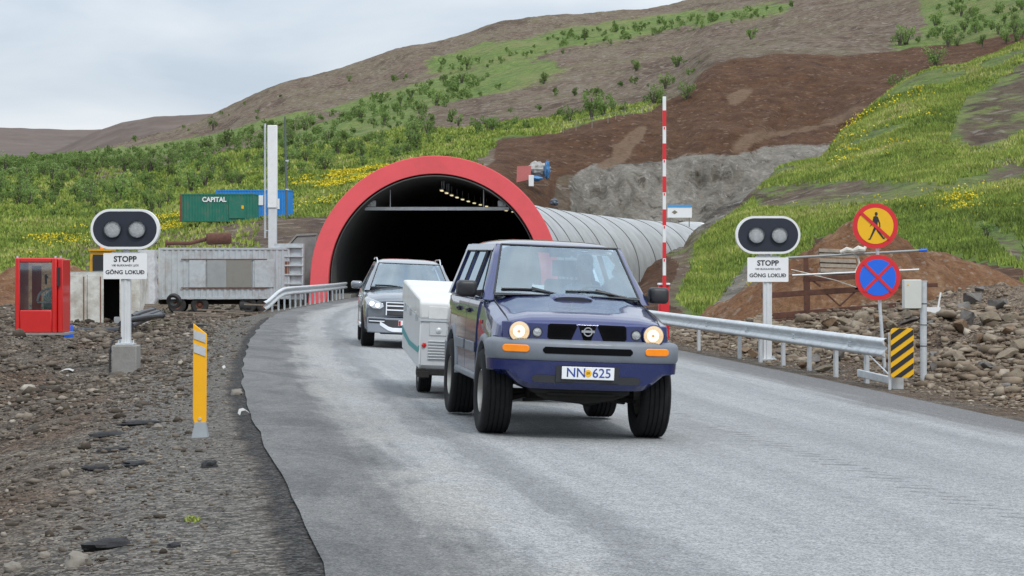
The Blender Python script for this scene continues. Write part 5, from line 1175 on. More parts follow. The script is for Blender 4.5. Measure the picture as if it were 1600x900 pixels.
for s_ in (-1, 1):
    pg = [(s_ * .55, .81), (s_ * .62, .76), (s_ * .76, .77), (s_ * .89, .85), (s_ * .93, .96), (s_ * .89, .98), (s_ * .72, .93), (s_ * .57, .87)]
    b = MB(); fr2(b, pg, .012, .03); hh = b.build('headlight', M_hlc, sv, bevel=.008)
    for y, z, r_ in ((.67, .83, .036), (.78, .86, .040)):
        x = bendx(.88 - .25 * (z - .75), y, *B2) + .045; b = MB(); b.lathe([(0, .012), (r_ * .6, .01), (r_, 0)], (x, s_ * y, z), (1, 0, 0), 20); b.build('projector', M_led, hh)
    b = MB(); fs2(b, s_ * .52, s_ * .84, lambda y: .485, lambda y: .575, .04, .012); it = b.build('air_intake', M_black, bp2, bevel=.008)
    b = MB(); fs2(b, s_ * .53, s_ * .83, .515, .535, .052, .014); b.build('chrome_strip', M_chrome, it, bevel=.004)
    b = MB(); b.tube([(-1.12, s_ * .635, 1.63), (-1.22, s_ * .64, 1.69), (-1.6, s_ * .65, 1.755), (-2.9, s_ * .65, 1.755), (-3.3, s_ * .65, 1.73)], .014, 8); b.build('roof_rail', M_chrome, sv)
    b = MB(); zc = 1.20; b.loft([[(-.66 + dx, s_ * (1.06 + yy_), zc + zz2) for yy_, zz2 in rrect(.23 * f_, .15 * f_, .05 * f_, 5)] for dx, f_ in ((-.07, 1), (.0, 1), (.05, .88), (.07, .6))]); b.box((-.69, s_ * .93, 1.15), (.06, .12, .04)); b.build('mirror', M_greyp, sv, ang=45)
    b = MB(); b.box((-1.45, s_ * .955, .40), (2.0, .05, .10)); b.build('sill', M_chrome, sv, bevel=.02)
    for nm, x0, x1 in (('front_door', -.52, -1.55), ('rear_door', -1.57, -2.5)):
        b = MB(); secs = [[(x0 + (x1 - x0) * t, s_ * (yy_ + e_), z) for z, yy_ in ((.42, .955), (.7, .965), (.9, .955), (1.03, .925)) for e_ in (0,)] for t in np.linspace(0, 1, 4)]
        for q in secs: q += [(p[0], p[1] - s_ * .02, p[2]) for p in q[::-1]]
        b.loft(secs); dd = b.build(nm, M_greyp, sv, ang=50); b = MB(); b.box((x1 + .15, s_ * .968, .95), (.18, .03, .03)); b.build('handle', M_chrome, dd, bevel=.008)
b = MB(); fs2(b, -.62, .62, lambda y: .325 + .12 * max(0, abs(y) - .42) / .2, lambda y: .41 + .12 * max(0, abs(y) - .42) / .2, .04, .02); b.build('skid_plate', M_chrome, bp2, bevel=.008)
b = MB(); fs2(b, -.52, .52, .41, .56, .035, .012); b.build('lower_grille', M_black, bp2)
b = MB(); P1 = bendx(.90, 0, *B2) + .09; b.box((P1, 0, .50), (.01, .52, .11)); pl2 = b.build('number_plate', M_plate, bp2, bevel=.004)
b = MB(); fs2(b, -.24, -.20, .45, .55, .09, .002, n=2) if False else b.box((P1 + .006, -.235, .50), (.003, .04, .09)); b.build('plate_mark', M_redl, pl2)
S_WB = (-.42, .79, 1.165); S_WT = (-1.12, .62, 1.655)
glass_quad('windscreen', M_glass, sv, [(S_WB[0], -S_WB[1], S_WB[2]), (S_WB[0], S_WB[1], S_WB[2]), (S_WT[0], S_WT[1], S_WT[2]), (S_WT[0], -S_WT[1], S_WT[2])], (.13, 0, 0), 12)
b = MB(); b.tube(edge_path(-S_WB[1], S_WB[2], S_WB[0], S_WB[1], S_WB[2], S_WB[0], .13), .02, 6); b.tube(edge_path(-S_WT[1], S_WT[2], S_WT[0], S_WT[1], S_WT[2], S_WT[0], .13), .012, 6)
for s_ in (-1, 1): b.tube([(S_WB[0], s_ * S_WB[1], S_WB[2]), (S_WT[0], s_ * S_WT[1], S_WT[2])], .012, 6)
b.build('windscreen_seal', M_black, sv)
def side2(z): return .925 - (z - 1.08) * .42 - .08 * max(0, z - 1.4)
b = MB(); secs = []
for x, z in zip([-1.12, -1.17, -1.35, -1.9, -2.7, -3.2, -3.5, -3.58], [1.662, 1.69, 1.725, 1.755, 1.745, 1.71, 1.66, 1.62]):
    hf = [(0, z), (.35, z - .006), (.52, z - .02), (.61, z - .05), (.66, z - .095), (.62, z - .10), (.5, z - .05), (0, z - .03)]; bw = .13 if x > -1.13 else (.09 if x > -1.2 else 0)
    secs.append([(x + bw * (1 - (y / .66) ** 2), y, q) for y, q in hf] + [(x + bw * (1 - (y / .66) ** 2), -y, q) for y, q in hf[::-1][1:-1]])
b.loft(secs); b.build('roof', M_greyp, sv, ang=50)
def pillar2(name, pg, m, s_, th=.045, off=0):
    q = [(x, s_ * (side2(z) + off), z) for x, z in pg] + [(x, s_ * (side2(z) + off - th), z) for x, z in pg]; k = len(pg); b = MB(); b.add(q, [tuple(range(k)), tuple(range(k, 2 * k))[::-1]] + [(i, (i + 1) % k, k + (i + 1) % k, k + i) for i in range(k)]); return b.build(name, m, sv)
for s_ in (-1, 1):
    P0 = Vector((S_WB[0], s_ * S_WB[1], S_WB[2])); P1_ = Vector((S_WT[0], s_ * S_WT[1], S_WT[2])); secs = []
    for t in np.linspace(-.12, 1.0, 6):
        c = P0 + (P1_ - P0) * t; secs.append([c + Vector((.012, 0, 0)), c + Vector((-.02, s_ * .06, 0)), Vector((c.x - .10, s_ * side2(c.z), c.z)), Vector((c.x - .11, s_ * (side2(c.z) - .04), c.z)), c + Vector((-.04, 0, 0))])
    b = MB(); b.loft(secs); b.build('pillar', M_greyp, sv, ang=50)
    pillar2('pillar', [(-1.60, 1.08), (-1.50, 1.08), (-1.56, 1.66), (-1.64, 1.66)], M_black, s_); pillar2('pillar', [(-2.62, 1.10), (-2.50, 1.10), (-2.54, 1.66), (-2.62, 1.66)], M_black, s_); pillar2('pillar', [(-3.72, 1.12), (-3.30, 1.12), (-3.1, 1.66), (-3.5, 1.66)], M_greyp, s_)
    pillar2('roof_side', [(-3.5, 1.60), (-1.15, 1.585), (-1.13, 1.655), (-3.5, 1.68)], M_greyp, s_, .05)
    for nm, pg in (('front_window', [(-1.52, 1.09), (-.60, 1.09), (-1.18, 1.60), (-1.56, 1.60)]), ('rear_window', [(-2.52, 1.10), (-1.60, 1.09), (-1.63, 1.60), (-2.55, 1.60)]), ('quarter_window', [(-3.32, 1.12), (-2.62, 1.10), (-2.62, 1.60), (-3.12, 1.60)])): pillar2(nm, pg, M_glassd, s_, .006, -.012)
glass_quad('rear_screen', M_glassd, sv, [(-3.72, -.70, 1.14), (-3.72, .70, 1.14), (-3.52, .58, 1.60), (-3.52, -.58, 1.60)], (-.05, 0, 0), 6)
b = MB(); b.loft([[(-.50, y, 1.15), (-.80, y, 1.16), (-.95, y, 1.08), (-.95, y, .7), (-.5, y, .7)] for y in (-.76, .76)]); b.build('dashboard', M_trim, sv, bevel=.03)
b = MB(); b.lathe([(.18 + .015 * math.cos(a), .015 * math.sin(a)) for a in np.linspace(0, 2 * math.pi, 9)], (-1.15, .38, 1.08), (-.85, 0, .5), 24); b.build('steering_wheel', M_trim, sv)
for x, y in ((-1.60, -.38), (-1.60, .38), (-2.5, .38), (-2.5, -.38)): seat(sv, x, y, .72, M_inter)
b = MB(); b.box((-1.05, 0, 1.585), (.03, .24, .06)); b.build('inside_mirror', M_trim, sv, bevel=.01)
b = MB(); b.box((-1.4, 0, .33), (4.2, 1.2, .12)); b.cyl((0, -.75, .36), (0, .75, .36), .05); b.cyl((-2.92, -.75, .36), (-2.92, .75, .36), .05); b.build('chassis', M_under, sv, bevel=.02)
for x in (0, -2.92):
    for s_ in (-1, 1):
        wheel(sv, x, s_ * .82, .375, .375, .26, s_, .24, 'car')
        b = MB(); b.loft([[(x + .435 * math.cos(a), s_ * yy_, .38 + .435 * math.sin(a)) for yy_ in (.5, .92)] for a in np.linspace(-.2, math.pi + .2, 20)], closed=False); b.build('arch_liner', M_under, sv)
for y0, y1 in ((-.70, -.08), (-.05, .60)):
    b = MB(); f = lambda y, h: (S_WB[0] + .13 * (1 - (y / .79) ** 2) - h * 1.4 + .02, y, S_WB[2] + h); b.tube([f(y0, .05), f((y0 + y1) / 2, .05), f(y1, .01)], .010, 6); b.build('wiper', M_black, sv)
bpy.context.view_layer.update()
person(sv, 'driver in dark clothes behind the windscreen of the grey SUV', -1.66, .38, .76, mat('dark jacket', (.05, .055, .07), .85), M_hair)
# ================================================================== THE BUILDERS' YARD AND OTHER THINGS
def corr_material(name, col, scale=4.2, rough=.6, dirt=(.18, .12, .08), damt=.45):
    m = mat(name, col, rough, var=.12, vscale=1.5, dirt=dirt, dscale=1.6, damt=damt); return m
M_cg = corr_material('container green', (.012, .16, .11)); M_cb = corr_material('container blue', (.015, .22, .62)); M_cgrey = corr_material('container grey', (.43, .475, .50), damt=.5)
M_cw = corr_material('container white', (.62, .62, .58), dirt=(.24, .19, .14), damt=.7); M_crust = mat('rust brown', (.17, .07, .04), .85, var=.25)
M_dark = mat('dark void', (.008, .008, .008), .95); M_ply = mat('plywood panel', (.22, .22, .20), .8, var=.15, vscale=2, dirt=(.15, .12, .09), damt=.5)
def corr_wall(b, p0, p1, z0, z1, depth=.036, pitch=.27):
    """one corrugated sheet from p0 to p1"""
    p0 = Vector(p0); p1 = Vector(p1); d = p1 - p0; L = d.length; d.normalize(); n = Vector((d.y, -d.x)); k = max(2, int(L / pitch)); pts = []
    for i in range(k):
        s0 = L * i / k; w = L / k
        for f, o in ((0, 0), (.30, 0), (.5, 1), (.80, 1)): pts.append((s0 + w * f, o * depth))
    pts.append((L, 0)); q = []
    for z in (z0, z1):
        for s_, o in pts: v = p0 + d * s_ - n * o; q.append((v.x, v.y, z))
    m = len(pts); b.add(q, [(i, i + 1, m + i + 1, m + i) for i in range(m - 1)])
def container(name, label, X, Y, Z, L, Wd, H, rz, mt, edge=None, doors=None, group=None, cat='container'):
    t = thing(name, label, cat, (X, Y, Z), rz, group); edge = edge or mt; f = .10
    b = MB(); corr_wall(b, (-L / 2 + f, -Wd / 2 + .02), (L / 2 - f, -Wd / 2 + .02), f, H - f); corr_wall(b, (L / 2 - f, Wd / 2 - .02), (-L / 2 + f, Wd / 2 - .02), f, H - f)
    for x, sg_ in ((-L / 2 + .02, 1), (L / 2 - .02, -1)):
        if not (doors == sg_): corr_wall(b, (x, (Wd / 2 - f) * sg_), (x, -(Wd / 2 - f) * sg_), f, H - f)
    b.build('wall', mt, t, smooth=False, fix=False)
    b = MB(); b.box((0, 0, H - .03), (L - .05, Wd - .05, .03)); b.build('roof', mt, t)
    b = MB()
    for x in (-1, 1):
        for y in (-1, 1): b.box((x * (L / 2 - f / 2), y * (Wd / 2 - f / 2), H / 2), (f, f, H))
    for y in (-1, 1):
        for z in (f / 2, H - f / 2): b.box((0, y * (Wd / 2 - f / 2), z), (L - 2 * f - .004, f - .006, f - .004))
    for x in (-1, 1):
        for z in (f / 2, H - f / 2): b.box((x * (L / 2 - f / 2), 0, z), (f - .006, Wd - 2 * f - .004, f - .004))
    b.build('frame', edge, t); b = MB(); b.box((0, 0, .06), (L - .2, Wd - .2, .06)); b.build('floor', M_dark, t)
    return t
# green and blue containers up on the bench
p = at(343, 345, 205); gc = container('shipping_container', 'green shipping container with white lettering CAPITAL on the hillside bench', p.x, 205, p.z - .1, 7.0, 2.44, 2.6, R(-4), M_cg, M_cg)
text('lettering', 'CAPITAL', .62, M_signw, gc, (-.25, -1.25, 2.05), (R(90), 0, 0), .006, bold=.02, sx=.95)
b = MB(); b.box((1.9, -1.24, 1.25), (1.5, .05, 1.9)); dd = b.build('side_door', M_cg, gc, bevel=.01); b = MB(); b.box((2.45, -1.28, 1.35), (.22, .02, .3)); b.build('sticker', M_signyel, dd)
b = MB(); b.box((-3.4, -1.24, 1.3), (.22, .05, 2.5)); b.build('corner_post', M_crust, gc)
p = at(390, 346, 210); bl = container('shipping_container', 'bright blue shipping container half hidden behind the green container', p.x + .3, 211.5, p.z + .1, 7.1, 2.44, 2.95, R(-6), M_cb, M_cb)
b = MB(); b.box((.75, -1.24, 1.95), (.75, .04, .95)); b.build('window', M_signw, bl); b = MB(); b.box((2.2, -1.25, 1.25), (.9, .05, 2.2)); b.build('door', M_cb, bl, bevel=.01)
b = MB(); b.box((2.5, -1.3, 1.6), (.5, .02, 1.0)); b.build('notice', M_white, bl)
# grey container on a lorry trailer
p = at(352, 466, 108); gy_ = container('container_trailer', 'weathered pale grey container standing on a two axle trailer left of the portal', p.x, 108, p.z - .02, 6.4, 2.44, 2.52, R(5), M_cgrey, M_cgrey, cat='trailer')
for nm, x, w_, z, h_, m_ in (('side_panel', -.35, .95, 1.25, 1.35, mat('grey panel', (.28, .30, .30), .7, var=.12, vscale=2)), ('side_panel', .72, 1.25, 1.25, 1.35, M_ply), ('side_panel', -1.3, .8, 1.25, 1.35, M_cgrey), ('side_panel', 1.95, .95, 1.25, 1.35, M_cgrey)):
    b = MB(); b.box((x, -1.225, z), (w_, .03, h_)); b.build(nm, m_, gy_, bevel=.008)
b = MB(); b.box((.0, -1.235, 1.95), (4.2, .03, .05)); b.box((.0, -1.235, .55), (4.2, .03, .05)); b.build('panel_rail', M_crust, gy_)
b = MB(); b.box((0, -.0, -.16), (6.5, .9, .22)); b.build('chassis', M_under, gy_)
for x in (-2.3, -1.2, 1.15, 2.0):
    for s_ in (-1, 1):
        if x in (-1.2, 2.0) and s_ > 0: continue
        b = MB(); b.lathe([(.20, -.12), (.36, -.14), (.43, -.10), (.44, 0), (.43, .10), (.36, .14), (.2, .12)], (x, s_ * 1.02, -.30), (0, 1, 0), 28); wl = b.build('wheel', M_rubber, gy_)
        b = MB(); b.lathe([(0, -.08 * 1), (.08, -.08), (.12, -.02), (.2, -.1)], (x, s_ * 1.02, -.30), (0, 1, 0), 20); b.build('rim', M_rust, wl)
# end with ladder-like shelves at its right end
p = at(467, 462, 107); rk = thing('wall_form', 'grey steel wall form with dirty horizontal ribs, between grey container and wing wall', 'formwork', (at(468, 0, 107).x - .5, 107.2, -.5), R(-14))
b = MB(); b.box((0, 0, 1.75), (1.5, .10, 2.75)); b.build('panel', M_cgrey, rk, bevel=.01)
for z in (.7, 1.15, 1.6, 2.05, 2.5, 2.95): b = MB(); b.box((0, -.12, z), (1.5, .14, .07)); b.build('rib', M_galv, rk)
for x in (-.72, .72): b = MB(); b.box((x, -.10, 1.75), (.08, .12, 2.75)); b.build('upright', M_galv, rk)
b = MB(); b.box((-.15, -.13, 1.9), (.35, .05, .7)); b.build('rusty_plate', M_crust, rk)
# rusty silencer lying on its roof
p = at(315, 384, 108); sl = thing('exhaust_silencer', 'rusty brown exhaust silencer with long pipe lying on the grey container roof', 'silencer', (p.x, 108, p.z), R(5))
b = MB(); b.lathe([(0, -.62), (.22, -.62), (.30, -.52), (.30, .52), (.22, .62), (0, .62)], (.85, 0, .36), (1, 0, .03), 24); b.build('drum', M_rust, sl)
b = MB(); b.tube([(.25, 0, .33), (-.6, 0, .12), (-1.25, 0, .14), (-1.7, 0, .11)], .10, 12); b.build('pipe', M_rust, sl); b = MB(); b.cyl((-1.7, 0, .11), (-1.78, 0, .11), .17, n=16); b.build('flange', M_rust, sl)
# mast
p = at(426, 430, 116); ms = thing('antenna_mast', 'tall white double column mast standing behind the grey container', 'mast', (p.x, 116, -.6)); h = at(0, 196, 116).z + .6; k = 116 / F
b = MB(); b.box((0, 0, h / 2), (.44, .40, h)); b.build('column', M_polew, ms, bevel=.03); b = MB(); b.box((0, -.03, h - 2.2), (.50, .46, 4.4)); b.build('upper_column', M_white, ms, bevel=.03)
b = MB(); b.cyl((-.40, 0, h - 6), (-.40, 0, h + .1), .055, n=10); b.build('side_tube', M_galv, ms)
for z in (h - 5.6, h - 3.4, h - 1.2): b = MB(); b.box((-.28, 0, z), (.3, .06, .06)); b.build('bracket', M_galv, ms)
b = MB(); b.box((.28, -.1, h - 8), (.12, .5, 2.4)); b.build('cabinet', M_white, ms)
p = at(448, 330, 190); po = thing('utility_pole', 'thin dark pole rising from the slope right of the white mast', 'pole', (p.x, 190, p.z - .6)); b = MB(); b.cyl((0, 0, 0), (-.15, 0, 148 * 190 / F + .6), .13, .07, n=10); b.build('pole', mat('dark pole', (.10, .12, .13), .7), po)
for z in (2.5, 5.0): b = MB(); b.box((.05, -.1, z), (.28, .1, .12)); b.build('step', M_galv, po)
# small white container with an open door
p = at(167, 512, 85); wc = container('tool_container', 'battered white tool container with one door open on darkness', p.x, 85.5, p.z, 2.75, 2.0, 2.16, R(0), M_cw, M_cw)
for c in list(wc.children):
    if c.name.startswith('wall'): bpy.data.objects.remove(c)
b = MB(); b.box((0, .98, 1.08), (2.6, .04, 2.0)); b.box((-1.33, 0, 1.08), (.04, 1.9, 2.0)); b.box((1.33, 0, 1.08), (.04, 1.9, 2.0)); b.build('wall', M_cw, wc)
b = MB(); b.box((0, .5, 1.08), (2.5, .03, 2.0)); b.build('inner_wall', M_dark, wc)  # near-black sheet painted as the shade behind the open door
for x in (-1.0, -.35):
    b = MB(); b.box((x, -.985, 1.08), (.63, .05, 1.96)); d_ = b.build('door', M_cw, wc, bevel=.012)
    b = MB(); b.cyl((x + .2, -1.03, .15), (x + .2, -1.03, 2.0), .018, n=8); b.build('lock_bar', M_crust, d_)
b = MB(); b.box((.98, -.985, 1.08), (.62, .05, 1.96)); b.build('front_panel', M_cw, wc, bevel=.012)
b = MB(); b.box((.72, -1.3, 1.08), (.05, .62, 1.9)); b.build('open_door', M_cw, wc, bevel=.01)
b = MB(); b.box((.45, -.6, .28), (.28, .2, .3)); b.build('canister', M_white, wc, bevel=.02)
# big white wrapped stack beside
p = at(222, 500, 88); b = MB(); b.box((0, 0, 1.0), (.95, 1.1, 2.0)); b.box((0, 0, .06), (1.1, 1.2, .12))
wb_ = thing('white_panel_box', 'tall white box between tool container and wrapped pallet', 'crate', (at(211, 0, 88).x, 88, -.75)); b = MB(); b.box((0, 0, 1.35), (.66, 1.0, 2.1)); b.build('body', M_white, wb_, bevel=.03); b = MB(); b.box((0, 0, .2), (.7, 1, .2)); b.build('base', M_wood, wb_)
wp = thing('wrapped_pallet', 'film wrapped white pallet load behind the left signal pole', 'pallet', (at(231, 0, 96).x, 96, -.75)); b = MB(); secs = []
for i, z in enumerate(np.linspace(.2, 3.0, 16)): s_ = .38 + .03 * math.sin(i * 2.3); secs.append([(x * (1 + .05 * math.sin(i + x * 9)), y, z) for x, y in rrect(2 * s_, 1.0, .08, 3)])
b.loft(secs); b.build('load', mat('film', (.55, .56, .57), .35, coat=.3, var=.2, vscale=8, bump=.6, bscale=20), wp)
b = MB()
for x in (-.32, 0, .32): b.box((x, 0, .07), (.1, 1.0, .12))
b.box((0, 0, .16), (.8, 1.0, .03)); b.build('pallet', M_wood, wp)
# red booth with a window
p = at(67, 519, 64); rb = thing('red_booth', 'red phone booth sized cabin with a large dark window, left of the white tool container', 'booth', (p.x, 64, p.z)); k = 64 / F; Wb, Hb = 73 * k, 116 * k
M_boothred = mat('booth red', (.55, .014, .012), .4, coat=.3, var=.05)
b = MB(); fw = .14; dp = 1.2; x0 = -Wb / 2 + .0; x1 = Wb / 2 - .16
b.box((x0 + fw / 2, 0, Hb / 2), (fw, dp, Hb)); b.box((x1 - fw / 2, 0, Hb / 2), (fw, dp, Hb)); b.box(((x0 + x1) / 2, 0, Hb - .07), (x1 - x0 - 2 * fw, dp, .14)); b.box(((x0 + x1) / 2, -dp / 2 + .03, .33), (x1 - x0 - 2 * fw, .06, .66)); b.box(((x0 + x1) / 2, dp / 2 - .03, .33), (x1 - x0 - 2 * fw, .06, .66))
b.build('cabin', M_boothred, rb, bevel=.03)
b = MB(); b.box(((x0 + x1) / 2, -dp / 2 + .04, (.66 + Hb - .14) / 2), (x1 - x0 - 2 * fw, .01, Hb - .8)); b.build('window', M_glassd2 if False else glass_mat('booth glass', (.8, .86, .86), .03), rb)
b = MB(); b.box(((x0 + x1) / 2 - .22, dp / 2 - .05, 1.3), (.28, .03, 1.3)); b.build('rear_post', M_boothred, rb); b = MB(); b.box((-.02, dp / 2 - .08, 1.55), (.06, .05, .3)); b.box((.0, dp / 2 - .10, 1.62), (.10, .05, .05)); b.build('latch', M_black, rb)
b = MB(); b.tube([(.20 + math.cos(a) * .34, -.1, .88 + math.sin(a) * .40) for a in np.linspace(R(5), R(175), 14)], .035, 8); b.beam((-.14, -.1, .88), (.50, -.1, .88), .04, .04)
for a in (40, 65, 90, 115, 140): b.beam((.20, -.1, .88), (.20 + .33 * math.cos(R(a)), -.1, .88 + .39 * math.sin(R(a))), .02, .02)
b.build('white_fan', M_signw, rb)
b = MB(); b.box((x1 + .085, .05, Hb / 2 - .02), (.15, dp - .1, Hb - .05)); b.build('side_door', M_boothred, rb, bevel=.02); b = MB(); b.box((x1 + .05, -dp / 2 + .04, Hb - .55), (.09, .04, .55)); b.build('side_pane', M_black, rb)
for x in (x0 + .05, x1 - .05, x1 + .1): b = MB(); b.cyl((x, -.5, Hb), (x, -.5, Hb + .06), .03, n=10); b.build('roof_lug', M_galv, rb)
b = MB(); b.box((0, 0, -.03), (Wb + .25, dp + .15, .06)); b.build('base', M_conc, rb)
p = at(107, 508, 66); dr = thing('blue_drum', 'small blue drum beside the red booth', 'drum', (p.x, 66, -.62)); b = MB(); b.lathe([(0, 0), (.13, 0), (.14, .04), (.13, .2), (.14, .36), (.12, .42), (0, .42)], (0, 0, 0), (0, 0, 1), 20); b.build('drum', M_signblue, dr); b = MB(); b.cyl((.05, 0, .42), (.05, 0, .45), .03); b.build('cap', M_black, dr)
# machines peeping out behind
ex = thing('excavator', 'yellow excavator cab partly hidden behind the left stop sign', 'excavator', (at(153, 0, 104).x, 105, -.9)); M_cat = mat('machine yellow', (.62, .33, .02), .5, var=.1, dirt=(.2, .14, .06), damt=.5)
b = MB(); b.prism([(-.5, 1.3), (.9, 1.3), (.9, 2.2), (.5, 3.2), (-.45, 3.2), (-.5, 2.2)], (0, -.5, 0), (1, 0, 0), (0, 0, 1), -.07); b.prism([(-.5, 1.3), (.9, 1.3), (.9, 2.2), (.5, 3.2), (-.45, 3.2), (-.5, 2.2)], (0, .55, 0), (1, 0, 0), (0, 0, 1), -.07); b.box((.02, 0, 3.2), (1.1, 1.2, .1)); b.build('cab', M_cat, ex)
b = MB(); b.box((.05, -.525 - .055, 2.5), (.75, .03, .95)); b.build('cab_window', M_black, ex); b = MB(); b.box((1.2, .1, 1.4), (2.4, 2.2, .9)); b.build('engine_cover', M_cat, ex, bevel=.06)
for s_ in (-1, 1):
    b = MB(); pg = [(1.5 * math.cos(a) * (1 if abs(math.cos(a)) < .8 else 1), .42 + .42 * math.sin(a)) for a in np.linspace(0, 2 * math.pi, 24, endpoint=False)]; b.prism([(x + .6, z) for x, z in pg], (0, s_ * 1.1, 0), (1, 0, 0), (0, 0, 1), .4 * s_); b.build('track', M_rubber, ex)
b = MB(); b.cyl((0, 0, 3.25), (0, 0, 3.42), .09, n=12); b.build('beacon', M_amber, ex)
vt = thing('dark_van', 'dark green van roof and windscreen showing between red booth and tool container', 'van', (at(122, 0, 98).x, 99, -.85)); M_vg = mat('van green', (.03, .06, .06), .35, .3, coat=.6)
b = MB(); b.loft([[(x, y, z) for y, z in rrect(1.8, h_, .18, 4)] if False else [(x, y, z + zc_) for y, z in rrect(wd_, h_, .15, 4)] for x, wd_, h_, zc_ in ((-1.6, 1.6, .7, .75), (-1.2, 1.8, 1.0, .9), (-.6, 1.85, 1.75, 1.25), (1.8, 1.85, 1.8, 1.28), (2.0, 1.7, 1.6, 1.2))]); b.build('body', M_vg, vt)
b = MB(); b.box((.4, -.935, 1.62), (1.7, .02, .5)); b.build('side_window', M_black, vt)
for x in (-.9, 1.3): b = MB(); b.lathe([(0, -.1), (.2, -.1), (.32, -.09), (.33, .09), (0, .1)], (x, -.82, .33), (0, 1, 0), 20); b.build('wheel', M_rubber, vt)
# pipes, tyres, timber
def lying(name, label, cat, pts, r, m, n=10, parts=None, group=None):
    t = thing(name, label, cat, pts[0], 0, group); p0 = Vector(pts[0]); b = MB(); b.tube([Vector(p) - p0 for p in pts], r, n); b.build('pipe', m, t)
    for a, c in ((0, 1), (-1, -2)):
        d = (Vector(pts[c]) - Vector(pts[a])).normalized(); q = Vector(pts[a]) - p0; b = MB(); b.cyl(q - d * .01, q + d * .12, r * 1.18, n=n); b.build('socket', m, t)
    return t
M_pipe = mat('black pipe', (.028, .032, .038), .45, var=.15)
lying('black_pipe', 'long black pipe lying in front of the white tool container', 'pipe', [at(116, 519, 74) + Vector((0, 0, .02)), at(186, 517, 74) + Vector((0, 0, .02))], .11, M_pipe)
for i, (x0, y0, x1, y1, D0, D1) in enumerate(((205, 509, 252, 490, 72, 80), (203, 503, 248, 487, 74, 81), (205, 495, 240, 484, 76, 82), (190, 506, 214, 490, 72, 80), (200, 500, 254, 493, 72, 77))):
    lying('black_pipe', 'bent black pipe in the heap beside the left signal pole', 'pipe', [at(x0, y0, D0), at((x0 + x1) / 2, (y0 + y1) / 2 - 1, (D0 + D1) / 2), at(x1, y1, D1)], .09, M_pipe, group='black pipes heaped beside the signal pole')
for i, (x, y, D, r_, lab) in enumerate(((272, 481, 96, .34, 'worn tyre lying left under the grey container trailer'), (384, 481, 92, .26, 'dark tyre lying flat right of the trailer wheel'), (228, 470, 97, .40, 'big tyre standing behind the black pipes'))):
    t = thing('old_tyre', lab, 'tyre', at(x, y, D) - Vector((0, 0, .0)), 0, 'old tyres in the yard'); b = MB(); prof = [(r_ * .55, -.1), (r_ * .9, -.12), (r_, -.06), (r_, .06), (r_ * .9, .12), (r_ * .55, .1), (r_ * .55, -.1)]
    ax = (0, 1, 0) if i == 2 else ((.2, .9, .3) if i == 0 else (.1, .2, 1)); b.lathe(prof, (0, 0, r_ * (.9 if i != 1 else .3)), ax, 26); b.build('tyre', M_rubber, t)
tb = thing('timber_stack', 'small stack of pale planks beside the black pipes', 'timber', at(238, 488, 84), R(8)); 
for i in range(4): b = MB(); b.box((0, -.1 + .02 * i, .07 + i * .075), (.72 - .05 * i, .5, .06)); b.build('plank', M_wood, tb)
for i, (x, y, D, L_, a) in enumerate(((300, 490, 88, 1.5, 12), (345, 487, 86, 1.9, -8), (330, 495, 80, 1.2, 20), (408, 478, 90, 1.4, 6), (370, 491, 84, 1.0, -15))):
    o_ = at(x, y, D); b = MB(); b.box((0, 0, .04), (L_, .14, .05)); o = b.build('loose_plank', M_wood, loc=(o_.x, D, float(groundz(np.array([o_.x]), np.array([58.]))[0]) if D < 62 else o_.z), bevel=.004); o.rotation_euler = (0, R(2), R(a)); tag(o, 'loose grey plank lying on the dirt in front of the grey container trailer', 'plank', 'loose planks on the dirt')
o_ = at(310, 499, 57); b = MB(); b.loft([[(x * (1 + .02 * math.sin(i * 3)), -.15 + i * .03, z) for x, z in ((-.28, 0), (.28, 0), (.26, .09), (-.2, .12))] for i in range(10)]); o = b.build('rubber_mat', M_rubber, loc=(o_.x, 57, gz1(o_.x, 57))); tag(o, 'black rubber lump beside the yellow marker post top', 'rubber mat')

# ---------------- right side: steel rack, pipes, pallets
Yr = 53.5; zb = .25
rkk = thing('steel_rack', 'rusty steel beam rack in front of the brown soil heap', 'rack', (at(1300, 0, Yr).x, Yr, zb)); O2 = Vector(rkk.location)
def RP(x, y, D=Yr): return at(x, y, D) - O2
for nm, a, c, w_, h_ in (('beam', (1208, 494), (1400, 478), .10, .16), ('beam', (1212, 503), (1330, 490), .12, .10), ('beam', (1190, 462), (1345, 452), .08, .14), ('beam', (1335, 450), (1465, 445), .08, .10), ('cross_beam', (1255, 437), (1345, 432), .08, .12), ('lower_beam', (1215, 508), (1262, 504), .15, .08)):
    b = MB(); b.beam(RP(*a), RP(*c), w_, h_); b.build(nm, M_rust, rkk, bevel=.01)
for x in (1259, 1262): pass
b = MB(); b.beam(RP(1259, 400), RP(1260, 512), .11, .11, (0, 1, 0)); b.build('upright', M_rust, rkk)
b = MB(); b.beam(RP(1262, 440, Yr + 1.5), RP(1262, 505, Yr + 1.5), .11, .11, (0, 1, 0)); b.build('upright', M_rust, rkk)
for a, c in (((1288, 456), (1312, 478)), ((1312, 478), (1337, 455)), ((1268, 437), (1282, 448))): b = MB(); b.beam(RP(*a), RP(*c), .04, .05, (0, 1, 0)); b.build('brace', M_rust, rkk)
M_pgrey = mat('grey pole', (.30, .31, .31), .5, .3); M_rope = mat('rope', (.55, .53, .48), .8)
t = thing('scaffold_pole', 'long grey pole with a blue end resting on top of the rusty rack', 'pole', at(1228, 403, 53.2)); P0 = Vector(t.location); b = MB(); b.cyl((0, 0, 0), at(1444, 391, 52.6) - P0, .03, n=10); b.build('pole', M_pgrey, t); b = MB(); b.cyl(at(1436, 391.4, 52.6) - P0, at(1448, 390.8, 52.6) - P0, .036, n=10); b.build('blue_end', M_signblue, t)
